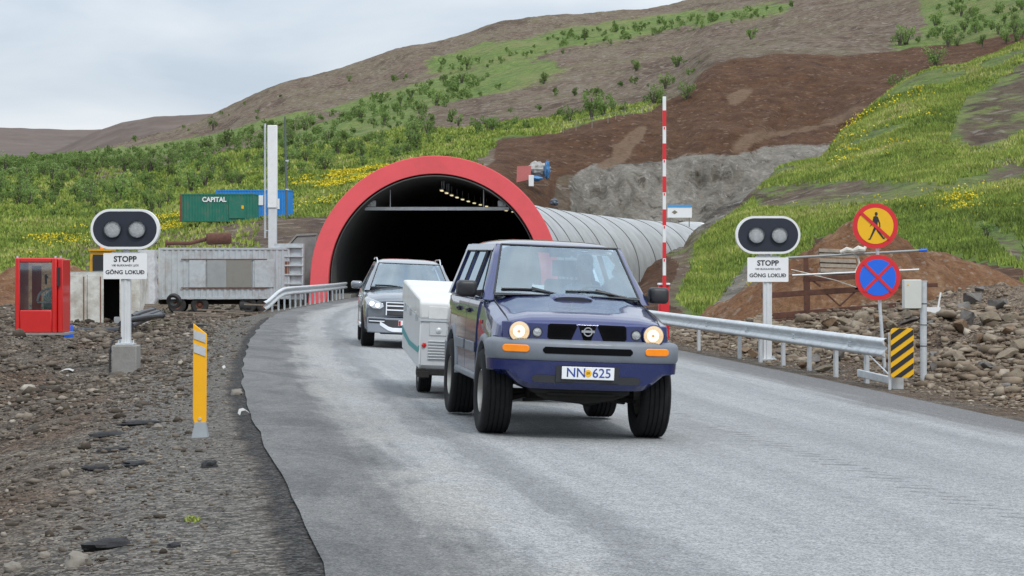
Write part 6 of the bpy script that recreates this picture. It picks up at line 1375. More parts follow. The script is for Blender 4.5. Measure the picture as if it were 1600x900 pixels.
t = thing('scaffold_pole', 'thinner pale pole crossing the rack below the blue ended pole', 'pole', at(1238, 430, 53.0)); P0 = Vector(t.location); b = MB(); b.cyl((0, 0, 0), at(1436, 421, 52.6) - P0, .02, n=8); b.build('pole', M_white, t)
b = MB(); P0 = at(1236, 421, 53); b.tube([at(1236, 421, 53) - P0, at(1262, 427, 53) - P0, at(1276, 431, 53) - P0, at(1306, 438, 53) - P0, at(1338, 449, 53) - P0], .012, 6); b.tube([at(1333, 396, 52.9) - P0, at(1340, 402, 52.9) - P0, at(1343, 412, 52.9) - P0, at(1337, 424, 52.9) - P0], .03, 6); o = b.build('rope', M_rope, loc=P0); tag(o, 'pale rope strung across the rusty rack', 'rope')
b = MB(); b.tube([(-.35, 0, -.04), (-.2, -.03, .03), (-.05, 0, .0), (.08, -.03, .05), (.22, 0, .03), (.27, 0, .12)], [.05, .07, .05, .08, .06, .03], 8); o = b.build('cloth', M_rope, loc=at(1336, 392, 52.8)); tag(o, 'white knotted cloth tied round the blue ended pole', 'cloth')
def pallet(label, x, y, D, s_=1, rot=(0, 0, 0), m=M_wood):
    t = thing('pallet', label, 'pallet', at(x, y, D)); t.rotation_euler = rot
    for i in range(5): b = MB(); b.box((0, -.34 + i * .17, .135), (1.1 * s_, .12, .02)); b.build('deck_board', m, t)
    for yy_ in (-.34, 0, .34):
        b = MB(); b.box((0, yy_, .01), (1.1 * s_, .1, .02)); b.build('bottom_board', m, t)
        for xx in (-.48, 0, .48): b = MB(); b.box((xx * s_, yy_, .073), (.13, .1, .10)); b.build('block', m, t)
    return t
pallet('weathered pallet leaning against the brown soil heap behind the rack', 1308, 413, 56.5, .85, (R(50), R(2), 0))
pallet('dark pallet lying behind the rocks right of the electrical cabinet', 1488, 497, 52, .75, (R(25), 0, R(6)))
wpn = thing('utility_board', 'white board standing behind the cabinet post beside the dark pallet', 'board', at(1457, 499, 50)); b = MB(); b.box((0, 0, .14), (.36, .05, .28)); b.build('board', M_white, wpn); b = MB(); b.beam((.13, 0, .28), (.19, 0, .62), .035, .035, (0, 1, 0)); b.build('handle', M_white, wpn)
# site sign near the rock face
p = at(1062, 340, 236); st_ = thing('site_sign', 'white information board with blue top band beside the grey rock face', 'sign', (p.x, 236, p.z - 1.2)); k = 236 / F
b = MB(); b.box((0, 0, 1.2 + 10 * k), (38 * k, .08, 20 * k)); bd = b.build('board', M_signw, st_)
b = MB(); b.box((0, -.06, 1.2 + 18.0 * k), (38 * k, .04, 4 * k)); b.build('blue_band', mat('sky blue', (.08, .30, .60), .5), bd)
b = MB(); b.prism([(-.32, 0), (0, -.22), (.32, 0), (0, .22)], (-.55, -.05, 1.2 + 8.5 * k), (1, 0, 0), (0, 0, 1), .02); b.build('emblem', mat('emblem brown', (.2, .17, .12), .6), bd)
for s_ in (-1, 1): b = MB(); b.box((s_ * 15 * k, .1, .5), (.1, .1, 2.6)); b.build('post', M_wood, st_)
# wrapped bundle and pink board above the tube
p = at(842, 290, 243); pb_ = thing('pink_board', 'pale red board propped on the dirt above the tunnel tube', 'board', at(819, 283, 236)); k = 236 / F
b = MB(); b.prism([(-12 * k, -2 * k), (10 * k, 3 * k), (11 * k, 24 * k), (-11 * k, 23 * k)], (0, 0, 0), (1, 0, 0), (0, 0, 1), .12); b.build('board', mat('faded red', (.48, .14, .13), .6), pb_); b = MB(); b.box((0, .8, .5), (.1, 1.4, .1)); b.build('prop', M_wood, pb_)
def crumple(name, label, cat, c, sx, sy, sz, m, seed, nu=22, nv=14):
    b = MB(); secs = []
    for j in range(nv):
        ph = math.pi * (.04 + .92 * j / (nv - 1)); secs.append([])
        for i in range(nu):
            th = 2 * math.pi * i / nu; v = Vector((math.sin(ph) * math.cos(th), math.sin(ph) * math.sin(th), math.cos(ph))); r_ = 1 + .33 * mnoise.noise(v * 2.6 + Vector((seed, 0, 0))) + .16 * mnoise.noise(v * 7 + Vector((seed, 3, 0)))
            secs[-1].append((v.x * sx * r_, v.y * sy * r_, v.z * sz * r_))
    b.loft(secs); o = b.build(name, m, loc=c, ang=25); return tag(o, label, cat)
M_tarp = mat('grey tarpaulin', (.34, .33, .31), .6, var=.4, vscale=1.5); M_tarpb = mat('blue tarpaulin', (.06, .20, .42), .5, var=.3, vscale=2)
crumple('tarpaulin', 'crumpled pale tarpaulin bundle beside the pink board on the dirt', 'tarpaulin', at(842, 266, 240), 1.15, 1.0, .85, M_tarp, 3)
crumple('tarpaulin', 'blue tarpaulin draped at the right end of the pale bundle', 'tarpaulin', at(855, 266, 239), .32, .6, 1.0, M_tarpb, 7)
crumple('tarpaulin', 'blue tarpaulin scrap at the foot of the pale bundle', 'tarpaulin', at(836, 279, 238.5), .75, .4, .28, M_tarpb, 9)
o = crumple('debris_bag', 'dark crumpled sheet lying on the slope just above the tube', 'debris', at(866, 316, 236.5), .45, .4, .4, mat('dark sheet', (.10, .12, .15), .5, var=.5, vscale=3), 5)
t = thing('white_pallet_stand', 'whitish crate standing below the pink board', 'crate', at(830, 289, 235)); b = MB(); b.box((0, 0, .45), (.55, .5, 1.2)); b.build('crate', M_white, t, bevel=.03); b = MB(); b.beam((.2, 0, .05), (1.8, 0, -.05), .08, .08); b.build('plank', M_wood, t)

# ---------------- roadside litter and lumps of asphalt
def lump(name, label, cat, x, y, D, sx, sy, sz, m, seed, rz=0, group=None):
    q = at(x, y, D); b = MB(); secs = []
    for j in range(9):
        ph = math.pi * (.06 + .88 * j / 8); secs.append([])
        for i in range(14):
            th = 2 * math.pi * i / 14; v = Vector((math.sin(ph) * math.cos(th), math.sin(ph) * math.sin(th), math.cos(ph))); r_ = 1 + .4 * mnoise.noise(v * 1.7 + Vector((seed, 0, 0))) + .15 * mnoise.noise(v * 5 + Vector((seed, 3, 0))); secs[-1].append((v.x * sx * r_, v.y * sy * r_, v.z * sz * r_))
    b.loft(secs); o = b.build(name, m, loc=(q.x, D, gz1(q.x, D) + sz * .35), ang=40); o.rotation_euler = (0, 0, R(rz)); return tag(o, label, cat, group)
M_asph = mat('old asphalt', (.018, .018, .02), .85, bump=.8, bscale=40, var=.4, vscale=30)
def Dg(x, y, off=0):           # distance at which the ground is seen at photo pixel (x, y)
    Ds = np.linspace(9, 61, 600); g_ = groundz((x - 800) * Ds / F, Ds); yy_ = 410 - (g_ - CAMZ) * F / Ds; i = np.where(yy_ < y)[0]
    return float(Ds[i[0]]) if len(i) else 60.
for i, (x, y, sx, sy, sz, rz, lab) in enumerate(((171, 857, .12, .05, .04, 30, 'long black asphalt lump at the bottom left in the gravel'), (271, 857, .035, .025, .02, 0, 'small black asphalt lump near the lower left edge of the road'), (327, 731, .055, .05, .04, 0, 'round black asphalt lump right of the marker post foot'), (212, 727, .11, .05, .03, 60, 'black asphalt slab left of the marker post foot'), (178, 706, .12, .04, .03, 20, 'flat black asphalt slab farther left of the marker post'), (222, 664, .20, .05, .03, 25, 'thin long asphalt slab below the concrete footing'), (170, 682, .14, .05, .03, 25, 'broad asphalt slab left of the marker post middle'), (151, 735, .09, .04, .03, 10, 'dark asphalt piece halfway down the left gravel slope'))):
    lump('asphalt_lump', lab, 'asphalt lump', x, y, Dg(x, y), sx * 1.3, sy * 1.6, sz, M_asph, i * 3.1, rz, 'broken asphalt lumps on the shoulder')
M_pstone = mat('pale stone', (.19, .17, .145), .9, bump=.4, bscale=30, var=.2)
for i, (x, y, s_, lab) in enumerate(((123, 884, .07, 'round pale stone at the bottom left corner of the gravel'), (370, 617, .07, 'pale brown stone lying at the left road edge'), (20, 893, .05, 'small whitish stone in the bottom left corner'), (69, 872, .035, 'small pale stone left of the long asphalt lump'), (247, 672, .05, 'pale stone beside the thin asphalt slab'))):
    lump('stone', lab, 'stone', x, y, Dg(x, y), s_, s_ * .9, s_ * .8, M_pstone, i + 40)
for i, (x, y, lab) in enumerate(((379, 650, 'curled white scrap at the left road edge'), (104, 583, 'torn white paper lying left of the concrete footing'), (347, 579, 'tiny white scrap right of the marker post top'))):
    D0 = Dg(x, y); q = at(x, y, D0); b = MB(); s_ = .05 if i != 1 else .13; pts = [(-s_, 0, .0), (-s_ * .3, .03, .04), (s_ * .3, 0, .05), (s_, -.03, .02)]
    secs = [[(p_[0], p_[1] - .03 * (1 + i % 2), p_[2] + .012), (p_[0] + .01, p_[1] + .03 * (1 + i % 2), p_[2] + .03), (p_[0] + .01, p_[1] + .03 * (1 + i % 2), p_[2] + .026), (p_[0], p_[1] - .03 * (1 + i % 2), p_[2] + .008)] for p_ in pts]; b.loft(secs)
    o = b.build('paper_scrap', mat('dirty paper', (.42, .41, .39), .8), loc=(q.x, D0, gz1(q.x, D0))); o.rotation_euler = (0, 0, R((40, 5, -20)[i])); tag(o, lab, 'litter')
# thin fence along the top of the grass above the cut
fp = [(925, 193, 287), (950, 187, 292), (962, 184, 294), (975, 181, 297), (990, 178, 300), (1004, 176, 303), (1018, 172, 306), (880, 201, 284), (900, 197, 286)]
fp.sort(); P0 = at(*fp[0]); fe = thing('wire_fence', 'thin wire fence on pale posts along the grass edge above the brown cut', 'fence', P0); M_post = mat('pale post', (.27, .26, .22), .8)
for x, y, D0 in fp: b = MB(); q = at(x, y, D0) - P0; b.cyl(q + Vector((0, 0, -.6)), q + Vector((0, 0, .75)), .045, n=6); b.build('post', M_post, fe)
for dz in (.35, .8): b = MB(); b.tube([at(*f_) - P0 + Vector((0, 0, dz)) for f_ in fp], .007, 4); b.build('wire', M_galv, fe)
fp = [(585, 322, 215), (598, 318, 220), (612, 313, 224), (628, 300, 232), (540, 330, 212), (557, 326, 213)]; fp.sort(); P0 = at(*fp[0]); fe = thing('wire_fence', 'row of short pale fence posts on the grass left of the red arch', 'fence', P0)
for x, y, D0 in fp: b = MB(); q = at(x, y, D0) - P0; b.cyl(q + Vector((0, 0, -.8)), q + Vector((0, 0, .7)), .05, n=6); b.build('post', M_post, fe)
b = MB(); b.tube([at(*f_) - P0 + Vector((0, 0, .5)) for f_ in fp], .012, 4); b.build('wire', M_galv, fe)
# ================================================================== ROCKS, STONES, GRASS, SHRUBS
def attr_material(name, els, rough=.9, trans=0, vs=3):
    g = NG(name, rough); t = g.attr('tone'); c = g.ramp(t, els); n = g.noise(vs, 4); v = g.n('ShaderNodeVectorMath', operation='SCALE'); g.L(c, v.inputs[0]); g.L(g.rng(n, .3, .7, .8, 1.2), v.inputs['Scale']); g.done(v.outputs[0])
    if trans: g.b.inputs['Subsurface Weight'].default_value = 0
    return g.m
M_stone = attr_material('loose stones', [(0, (.034, .026, .019)), (.45, (.10, .082, .064)), (.8, (.21, .178, .143)), (1, (.36, .325, .28))], vs=20)
M_stone_r = attr_material('rubble stones', [(0, (.085, .060, .040)), (.5, (.185, .145, .105)), (.85, (.28, .235, .18)), (1, (.40, .36, .30))], vs=6)
def pick(G, wt, n):
    A = np.zeros(wt.shape); A[:-1, :-1] = np.abs(np.diff(G[..., 0], axis=1)[:-1]) * np.abs(np.diff(G[..., 1], axis=0)[:, :-1]); p = (wt * A).ravel(); p = p / p.sum(); i = rng.choice(len(p), n, p=p); nc = wt.shape[1]
    i = i[(i % nc < nc - 1) & (i // nc < wt.shape[0] - 1)]; u, v = rng.uniform(size=(2, len(i), 1)); g_ = G.reshape(-1, 3); return g_[i] * (1 - u) * (1 - v) + g_[i + 1] * u * (1 - v) + g_[i + nc] * (1 - u) * v + g_[i + nc + 1] * u * v
# icosahedron based stones
_t = (1 + 5 ** .5) / 2
ICO = np.array([(-1, _t, 0), (1, _t, 0), (-1, -_t, 0), (1, -_t, 0), (0, -1, _t), (0, 1, _t), (0, -1, -_t), (0, 1, -_t), (_t, 0, -1), (_t, 0, 1), (-_t, 0, -1), (-_t, 0, 1)], float); ICO /= np.linalg.norm(ICO[0])
ICF = np.array([(0, 11, 5), (0, 5, 1), (0, 1, 7), (0, 7, 10), (0, 10, 11), (1, 5, 9), (5, 11, 4), (11, 10, 2), (10, 7, 6), (7, 1, 8), (3, 9, 4), (3, 4, 2), (3, 2, 6), (3, 6, 8), (3, 8, 9), (4, 9, 5), (2, 4, 11), (6, 2, 10), (8, 6, 7), (9, 8, 1)])
def stones(name, X, Y, Zf, S, m, label, kind='stuff', sink=.35, cat='gravel'):
    n = len(X); V = ICO[None] * (1 + rng.uniform(-.42, .42, (n, 12, 1))); sc = S[:, None, None] * np.stack([rng.uniform(.8, 1.7, n), rng.uniform(.6, 1.1, n), rng.uniform(.35, .8, n)], 1)[:, None, :]
    a = rng.uniform(0, 6.28, n); V = V * sc; c, s = np.cos(a)[:, None], np.sin(a)[:, None]; x = V[..., 0] * c - V[..., 1] * s; y = V[..., 0] * s + V[..., 1] * c
    Zc = Zf + S * .5 * (1 - sink * 1.4); V = np.stack([x + X[:, None], y + Y[:, None], V[..., 2] + Zc[:, None]], -1); Fc = ICF[None] + (np.arange(n) * 12)[:, None, None]
    tone = np.repeat(rng.beta(2.2, 2.6, n), 12); o = soup(name, V.reshape(-1, 3), Fc.reshape(-1, 3), m, kind=kind, attrs={'tone': tone}); tag(o, label, cat); return o
# left verge: thousands of small stones, denser near the camera
n = 42000; Yv = 9.5 * np.exp(rng.uniform(0, math.log(60 / 9.5), n)); e = np.abs(rng.gamma(1.8, 2.2, n)) + .12
Xv = XL(Yv) - e; ok = (Xv / Yv * F + 800 > -80); Xv, Yv, e = Xv[ok], Yv[ok], e[ok]; cl = fbm(Xv * .8, Yv * .8, 77, 4); ok = (cl + rng.uniform(-.35, .35, len(Xv)) > -.12) | (e < 1.6); Xv, Yv, e = Xv[ok], Yv[ok], e[ok]
S = np.clip(rng.lognormal(-4.7, .62, len(Xv)), .004, .06) * np.clip(.45 + e * .28, .45, 1.3) * np.clip(Yv / 17, .7, 2.1)
stones('loose_gravel', Xv, Yv, groundz(Xv, Yv), S, M_stone, 'loose grey gravel covering the left verge')
n = 1100; Yv = rng.uniform(22, 60, n); Xv = XL(Yv) - rng.uniform(2.2, 12, n); S = np.clip(rng.lognormal(-3.2, .45, n), .02, .12); cl = fbm(Xv * .4, Yv * .4, 7, 3); ok = cl > -.05
stones('coarse_stones', Xv[ok], Yv[ok], groundz(Xv[ok], Yv[ok]), S[ok], M_stone, 'coarser grey stones scattered on the left verge')
n = 12000; Yv = rng.uniform(22, 61, n); e = .35 + rng.gamma(1.6, 2.2, n); Xv = XR(Yv) + e; ok = (Xv / Yv * F + 800 < 1700); Xv, Yv, e = Xv[ok], Yv[ok], e[ok]
S = np.clip(rng.lognormal(-3.3, .6, len(Xv)), .012, .16) * np.clip(e / 2, .35, 1.3)
stones('rubble', Xv, Yv, groundz(Xv, Yv), S, M_stone_r, 'brown and grey rubble behind the right guard rail')
n = 5000; Yv = rng.uniform(59, 66, n); Xv = rng.uniform(5.5, 15, n)
gpy_ = 800 + HP[..., 0] / HP[..., 1] * F; yw = (rr * 0 + 1)[:HP.shape[0]] * 0 if False else np.repeat((loftsurf(HC, np.array([0.]), [12, 10, 14, 16, 26, 26, 26, 26, 30, 6], (1.25, .25))[2] < 1.9)[:, None], HP.shape[1], 1) * ((gpy_ > -60) & (gpy_ < 500))
PY = pick(HP, yw * (HP[..., 0] < np.interp(HP[..., 1], YL, XLt) - .8) * 1.0 / (HP[..., 1] / 60) ** 2, 5200)
stones('yard_stones', PY[:, 0], PY[:, 1], PY[:, 2], np.clip(rng.lognormal(-2.9, .5, len(PY)), .03, .2), M_stone, 'loose stones strewn over the dirt yard by the containers')
# individual rocks of the right hand pile
def rock_mesh(seed, m):
    bm = bmesh.new(); bmesh.ops.create_icosphere(bm, subdivisions=3, radius=1); rs = random.Random(seed); pl_ = [(Vector((rs.gauss(0, 1), rs.gauss(0, 1), rs.gauss(0, 1))).normalized(), rs.uniform(.28, .62)) for _ in range(14)]
    for v in bm.verts:
        for nn, dd in pl_:
            t = v.co.dot(nn)
            if t > dd: v.co -= nn * (t - dd) * 1.0
        v.co *= 1 + .10 * mnoise.noise(v.co * 3 + Vector((seed, 0, 0)))
        v.co.z *= .75
    me = bpy.data.meshes.new('rock'); bm.to_mesh(me); bm.free(); me.materials.append(m); me.polygons.foreach_set('use_smooth', [True] * len(me.polygons)); me.set_sharp_from_angle(angle=R(14)); return me
RM = [mat('rock tan', (.19, .155, .112), .92, bump=.7, bscale=9, var=.25, vscale=4, dirt=(.12, .09, .06), dscale=3, damt=.5), mat('rock grey', (.14, .13, .12), .92, bump=.7, bscale=9, var=.25, vscale=4), mat('rock rusty', (.17, .112, .068), .92, bump=.7, bscale=9, var=.25, vscale=4, dirt=(.10, .07, .045), dscale=3, damt=.5), mat('rock dark', (.075, .065, .058), .92, bump=.7, bscale=9, var=.25, vscale=4)]
RMESH = [rock_mesh(i * 7 + 1, RM[i % 4]) for i in range(12)]
cnt = 0; rs = random.Random(11)
def put_rock(X, Y, s, k, lab, grp, rz=None):
    o = bpy.data.objects.new('rock', RMESH[k]); COL.objects.link(o); o.location = (X, Y, gz1(X, Y) + s * .28 if Y < 62 else 0); o.scale = (s * rs.uniform(.85, 1.3), s * rs.uniform(.8, 1.1), s * rs.uniform(.7, 1.05)); o.rotation_euler = (rs.uniform(-.4, .4), rs.uniform(-.4, .4), rs.uniform(0, 6.3)); tag(o, lab, 'rock', grp); return o
big = [(1345, 500, .30, 0), (1372, 505, .30, 2), (1395, 512, .24, 0), (1300, 512, .34, 2), (1290, 525, .26, 1), (1325, 508, .30, 0), (1440, 520, .16, 0), (1478, 536, .16, 0), (1425, 500, .22, 3), (1415, 497, .24, 0), (1510, 500, .38, 1), (1545, 505, .42, 0), (1575, 520, .30, 2), (1590, 545, .32, 0), (1530, 530, .26, 2), (1560, 480, .42, 1), (1520, 470, .5, 1), (1500, 560, .2, 0), (1540, 575, .26, 1), (1590, 590, .28, 0), (1570, 560, .3, 0), (1165, 548, .24, 2), (1180, 556, .2, 2), (1240, 560, .24, 0), (1270, 566, .30, 1), (1255, 572, .2, 2), (1285, 578, .22, 0), (1225, 552, .2, 3), (1310, 560, .28, 3), (1405, 575, .30, 3), (1410, 590, .2, 1), (1425, 560, .26, 0)]
for i, (x, y, s, k) in enumerate(big):
    D0 = Dg(x, y + 4); put_rock((x - 800) * D0 / F, D0, s * .95, (k + 4 * (i % 3)) % 12, 'angular boulder among the rubble behind the right guard rail', 'boulders behind the right guard rail')
for i in range(215):
    Y = rs.uniform(27, 58); e = .9 + rs.gammavariate(2.2, 1.7); X = float(XR(Y)) + e
    if X / Y * F + 800 > 1640: continue
    s = min(.05 + rs.gammavariate(1.8, .045) * min(1, e / 2.5), .30); put_rock(X, Y, s, rs.randrange(12), 'rough stone in the pile right of the road', 'rough stones in the pile right of the road')

# ---------------- leaves: shrub crowns as many small leaf clusters
def leaf_material(name, a, bq, c):
    g = NG(name, .7); t = g.attr('tone'); col = g.ramp(t, [(0, a), (.5, bq), (1, c)]); oi = g.n('ShaderNodeObjectInfo').outputs['Random']; v = g.n('ShaderNodeVectorMath', operation='SCALE'); g.L(col, v.inputs[0]); g.L(g.rng(oi, 0, 1, .8, 1.2), v.inputs['Scale'])
    g.done(v.outputs[0]); tr = g.n('ShaderNodeBsdfTranslucent'); g.L(v.outputs[0], tr.inputs[0]); mx = g.n('ShaderNodeMixShader'); mx.inputs[0].default_value = .42; out_ = [n for n in g.nt.nodes if n.type == 'OUTPUT_MATERIAL'][0]
    g.L(g.b.outputs[0], mx.inputs[1]); g.L(tr.outputs[0], mx.inputs[2]); g.L(mx.outputs[0], out_.inputs[0]); return g.m
M_leaf = leaf_material('birch leaves', (.095, .155, .045), (.17, .255, .072), (.25, .345, .11)); M_bark = mat('bark', (.10, .085, .07), .9)
def crown_geo(seed, n, h, w, leaf):
    r = np.random.RandomState(seed); nb = 9; bc_ = np.stack([r.uniform(-.6, .6, nb) * w, r.uniform(-.6, .6, nb) * w, r.uniform(.3, .85, nb) * h], 1); br = r.uniform(.22, .42, nb) * w; bc_[0] = (0, 0, .55 * h); br[0] = .5 * w
    k = r.randint(0, nb, n); d = r.normal(size=(n, 3)); d /= np.linalg.norm(d, axis=1)[:, None]; P = bc_[k] + d * (br[k] * r.uniform(.35, 1.05, n) ** .6)[:, None] * np.array([1, 1, 1.15]); P[:, 2] = np.clip(P[:, 2], .05 * h, None)
    tone = np.clip(.5 + r.normal(0, .16, n) + (r.uniform(-.25, .25, nb))[k], 0, 1); a = r.normal(size=(n, 3)); a /= np.linalg.norm(a, axis=1)[:, None]; b_ = np.cross(a, r.normal(size=(n, 3))); b_ /= np.linalg.norm(b_, axis=1)[:, None]; L = leaf * r.uniform(.6, 1.3, n)[:, None]
    V = np.stack([P - a * L, P + b_ * L * .6, P + a * L, P - b_ * L * .6], 1); return V.reshape(-1, 3), np.arange(4 * n).reshape(n, 4), np.repeat(tone, 4)
def bush_master(i, n, h, w, leaf):
    V, Fc, t = crown_geo(100 + i, n, h, w, leaf); c = soup('crown', V, Fc, M_leaf, kind=None, attrs={'tone': t}); root = thing('birch_shrub', 'x', 'shrub'); c.parent = root
    b = MB()
    for q in range(4): aa = q * 1.6 + i; b.tube([(0, 0, -.3), (math.cos(aa) * w * .12, math.sin(aa) * w * .12, h * .3), (math.cos(aa) * w * .35, math.sin(aa) * w * .35, h * .72)], [.05, .035, .012], 5)
    b.build('trunk', M_bark, root); return root
MAST = [bush_master(i, 420, 1.0, [.45, .55, .38, .62, .5][i], .045) for i in range(5)]
# candidate spots on the hill, weighted by how green they are
gp = np.stack([HP[..., 0], HP[..., 1], HP[..., 2]], -1); pxh = 800 + gp[..., 0] / gp[..., 1] * F; pyh = 410 - (gp[..., 2] - CAMZ) / gp[..., 1] * F
wood = np.zeros(pxh.shape)
for p in ([(-200, 350), (-200, 252), (0, 256), (120, 248), (240, 236), (330, 224), (440, 195), (520, 180), (610, 152), (690, 132), (760, 120), (790, 140), (660, 180), (700, 225), (740, 222), (560, 262), (500, 282), (440, 292), (270, 300), (260, 335), (120, 345)],
          [(700, 190), (760, 198), (860, 190), (960, 172), (1000, 168), (960, 184), (860, 200), (760, 215)], [(1395, 80), (1450, 50), (1480, -200), (1700, -300), (1700, 60), (1500, 76)]): wood = np.maximum(wood, inpoly(pxh, pyh, p))
sparse = inpoly(pxh, pyh, [(660, 112), (900, 50), (1240, 12), (1235, 24), (1000, 62), (700, 120)]) * .6 + inpoly(pxh, pyh, [(640, 205), (1100, 90), (1120, 200), (860, 230)]) * .09 + inpoly(pxh, pyh, [(100, 240), (700, 60), (700, 130), (300, 230)]) * .03 + inpoly(pxh, pyh, [(-100, 440), (-100, 330), (270, 320), (280, 350)]) * .12
wgt = wood * (1 + 1.2 * fbm(gp[..., 0] * .03, gp[..., 1] * .03, 91, 3)).clip(.1) + sparse
area = np.zeros_like(wgt); area[:-1, :-1] = np.abs(np.diff(gp[..., 0], axis=1)[:-1]) * np.abs(np.diff(gp[..., 1], axis=0)[:, :-1]); vis = (pxh > -150) & (pxh < 1750) & (pyh > -60)
pr = (wgt * area * vis * (gp[..., 1] < 900)).ravel(); pr /= pr.sum(); N_ALL = 1600; idx = rng.choice(len(pr), N_ALL, p=pr); cand = gp.reshape(-1, 3)[idx]; cand[:, 0] += rng.uniform(-1.2, 1.2, N_ALL); cand[:, 1] += rng.uniform(-1.5, 1.5, N_ALL)
hs = np.clip(rng.lognormal(.72, .34, N_ALL), 1.0, 5.2) * np.where(cand[:, 1] < 260, .6, 1.0); order = np.argsort(-hs / cand[:, 1]); cand = cand[order]; hs = hs[order]
spots = [(920 + 22, 183, 297, 5.0), (990, 176, 0, 0), (1417, 152, 0, 0)]
used = set(); n_ind = 0
def place_bush(X, Y, Z, h, k, lab, grp, wsc=1):
    if k in used: r_ = copy_tree(MAST[k])
    else: r_ = MAST[k]; used.add(k)
    r_.location = (X, Y, Z - .12 * h); r_.scale = (h * wsc, h * wsc, h); r_.rotation_euler = (0, 0, rng.uniform(0, 6.28)); r_['label'] = lab; r_['category'] = 'shrub'
    if grp: r_['group'] = grp
    elif 'group' in r_: del r_['group']
    return r_
def nearest(px_, py_, G, gx_, gy_):
    d = (gx_ - px_) ** 2 + ((gy_ - py_)) ** 2; i = int(np.argmin(d)); return G.reshape(-1, 3)[i]
for x, y, hp, G, ax_, ay_, lab in ((1417, 156, 44, BP, Bpx, Bpy, 'lone dense shrub on the crest of the grass bank beside the brown cut'), (942, 183, 34, HP, pxh, pyh, 'large round shrub on the grass edge above the rock face'), (890, 190, 26, HP, pxh, pyh, 'shrub on the grass edge left of the large round shrub'), (1023, 164, 30, HP, pxh, pyh, 'shrub left of the barrier arm top on the grass edge'), (1060, 108, 24, HP, pxh, pyh, 'single shrub on the bare slope above the cut'), (995, 112, 22, HP, pxh, pyh, 'low wide shrub on the bare slope left of the barrier arm top'), (1176, 66, 24, HP, pxh, pyh, 'small tree on the bare slope high above the cut'), (1462, 104, 34, HP, pxh, pyh, 'shrub clinging to the top of the brown cut at right'), (850, 130, 22, HP, pxh, pyh, 'shrub on the bare slope left above the red arch'), (640, 155, 18, HP, pxh, pyh, 'dark shrub topping the wooded band on the slope'), (898, 150, 16, HP, pxh, pyh, 'small shrub on the bare slope above the grass edge'), (1540, 366, 26, BP, Bpx, Bpy, 'tussocky bush on the grass bank right of the round signs')):
    q = nearest(x, y, G, ax_, ay_); place_bush(q[0], q[1], q[2], hp * q[1] / F * 1.15, int(rng.randint(5)), lab, None, 1.1)
for i in range(270):
    X, Y, Z = cand[i]; k = int(rng.randint(5)); xx = 800 + X / Y * F
    if xx < 700: lab, grp = 'green birch shrub growing in the scrub on the left hillside', 'birch shrubs on the left hillside'
    elif xx < 1200: lab, grp = 'green birch shrub on the hillside above the portal', 'birch shrubs above the portal'
    else: lab, grp = 'green birch shrub at the top right of the hillside', 'birch shrubs at the top right'
    place_bush(X, Y, Z, hs[i], k, lab, grp, .95)
# the rest of the scrub reads as one mass
geo = [crown_geo(300 + i, 130, 1.0, [.5, .6, .42, .66, .5, .55][i], .085) for i in range(6)]; VV, FF, TT = [], [], []; o_ = 0
for i in range(270, N_ALL):
    V, Fc, t = geo[rng.randint(6)]; h = hs[i]; a = rng.uniform(0, 6.28); c, s = math.cos(a), math.sin(a); W_ = np.stack([V[:, 0] * c - V[:, 1] * s, V[:, 0] * s + V[:, 1] * c, V[:, 2] - .1], 1) * h + cand[i]; VV.append(W_); FF.append(Fc + o_); o_ += len(V); TT.append(np.clip(t + rng.uniform(-.25, .2), 0, 1))
o = soup('birch_scrub', np.concatenate(VV), np.concatenate(FF), M_leaf, attrs={'tone': np.concatenate(TT)}); tag(o, 'dense low birch scrub covering the hillside', 'scrub')

# ---------------- grass blades and flowers
M_grass = attr_material('grass blades', [(0, (.09, .13, .026)), (.42, (.18, .25, .044)), (.75, (.29, .34, .07)), (1, (.40, .36, .17))], .8, vs=.4)
M_flower = attr_material('yellow flowers', [(0, (.40, .33, .02)), (1, (.66, .55, .03))], .8)
def blades(name, P, H, W, m, label, nb=3):
    n = len(P); k = n * nb; P = np.repeat(P, nb, 0) + np.concatenate([rng.normal(0, 1, (k, 2)) * np.repeat(H, nb)[:, None] * .35, np.zeros((k, 1))], 1); h = np.repeat(H, nb) * rng.uniform(.5, 1.2, k); wv = np.repeat(W, nb); a = rng.uniform(0, 6.28, k); d = np.stack([np.cos(a), np.sin(a), 0 * a], 1) * wv[:, None]; tip = P + np.stack([rng.normal(0, .35, k) * h, rng.normal(0, .35, k) * h, h], 1)
    V = np.stack([P - d - [0, 0, .05], P + d - [0, 0, .05], tip], 1).reshape(-1, 3); cl = .5 + .5 * fbm(P[:, 0] * .12, P[:, 1] * .12, 61, 4) + .35 * fbm(P[:, 0] * .6, P[:, 1] * .6, 64, 2) + rng.normal(0, .16, k)
    o = soup(name, V, np.arange(3 * k).reshape(k, 3), m, attrs={'tone': np.repeat(np.clip(cl, 0, 1), 3)}); tag(o, label, 'grass'); return o
bgw = np.clip(mask[..., 0] - .2, 0, 1) * BG * ((Bpx > 1000) & (Bpx < 1680)) * (1.0 / (BP[..., 1] / 60) ** 1.6); Pg = pick(BP, bgw, 85000); D_ = Pg[:, 1]
blades('bank_grass', Pg, .10 + .08 * rng.uniform(size=len(Pg)) + D_ * .0005, .022 + D_ * .00026, M_grass, 'bright green grass growing on the bank right of the tunnel')
hgw = HG * ((pxh > -60) & (pxh < 1100)) * (HP[..., 1] < 420) / (HP[..., 1] / 150) ** 2; Pg = pick(HP, hgw, 45000)
blades('slope_grass', Pg, .15 + Pg[:, 1] * .001, .04 + Pg[:, 1] * .0005, M_grass, 'green grass covering the lower slope left of the tunnel')
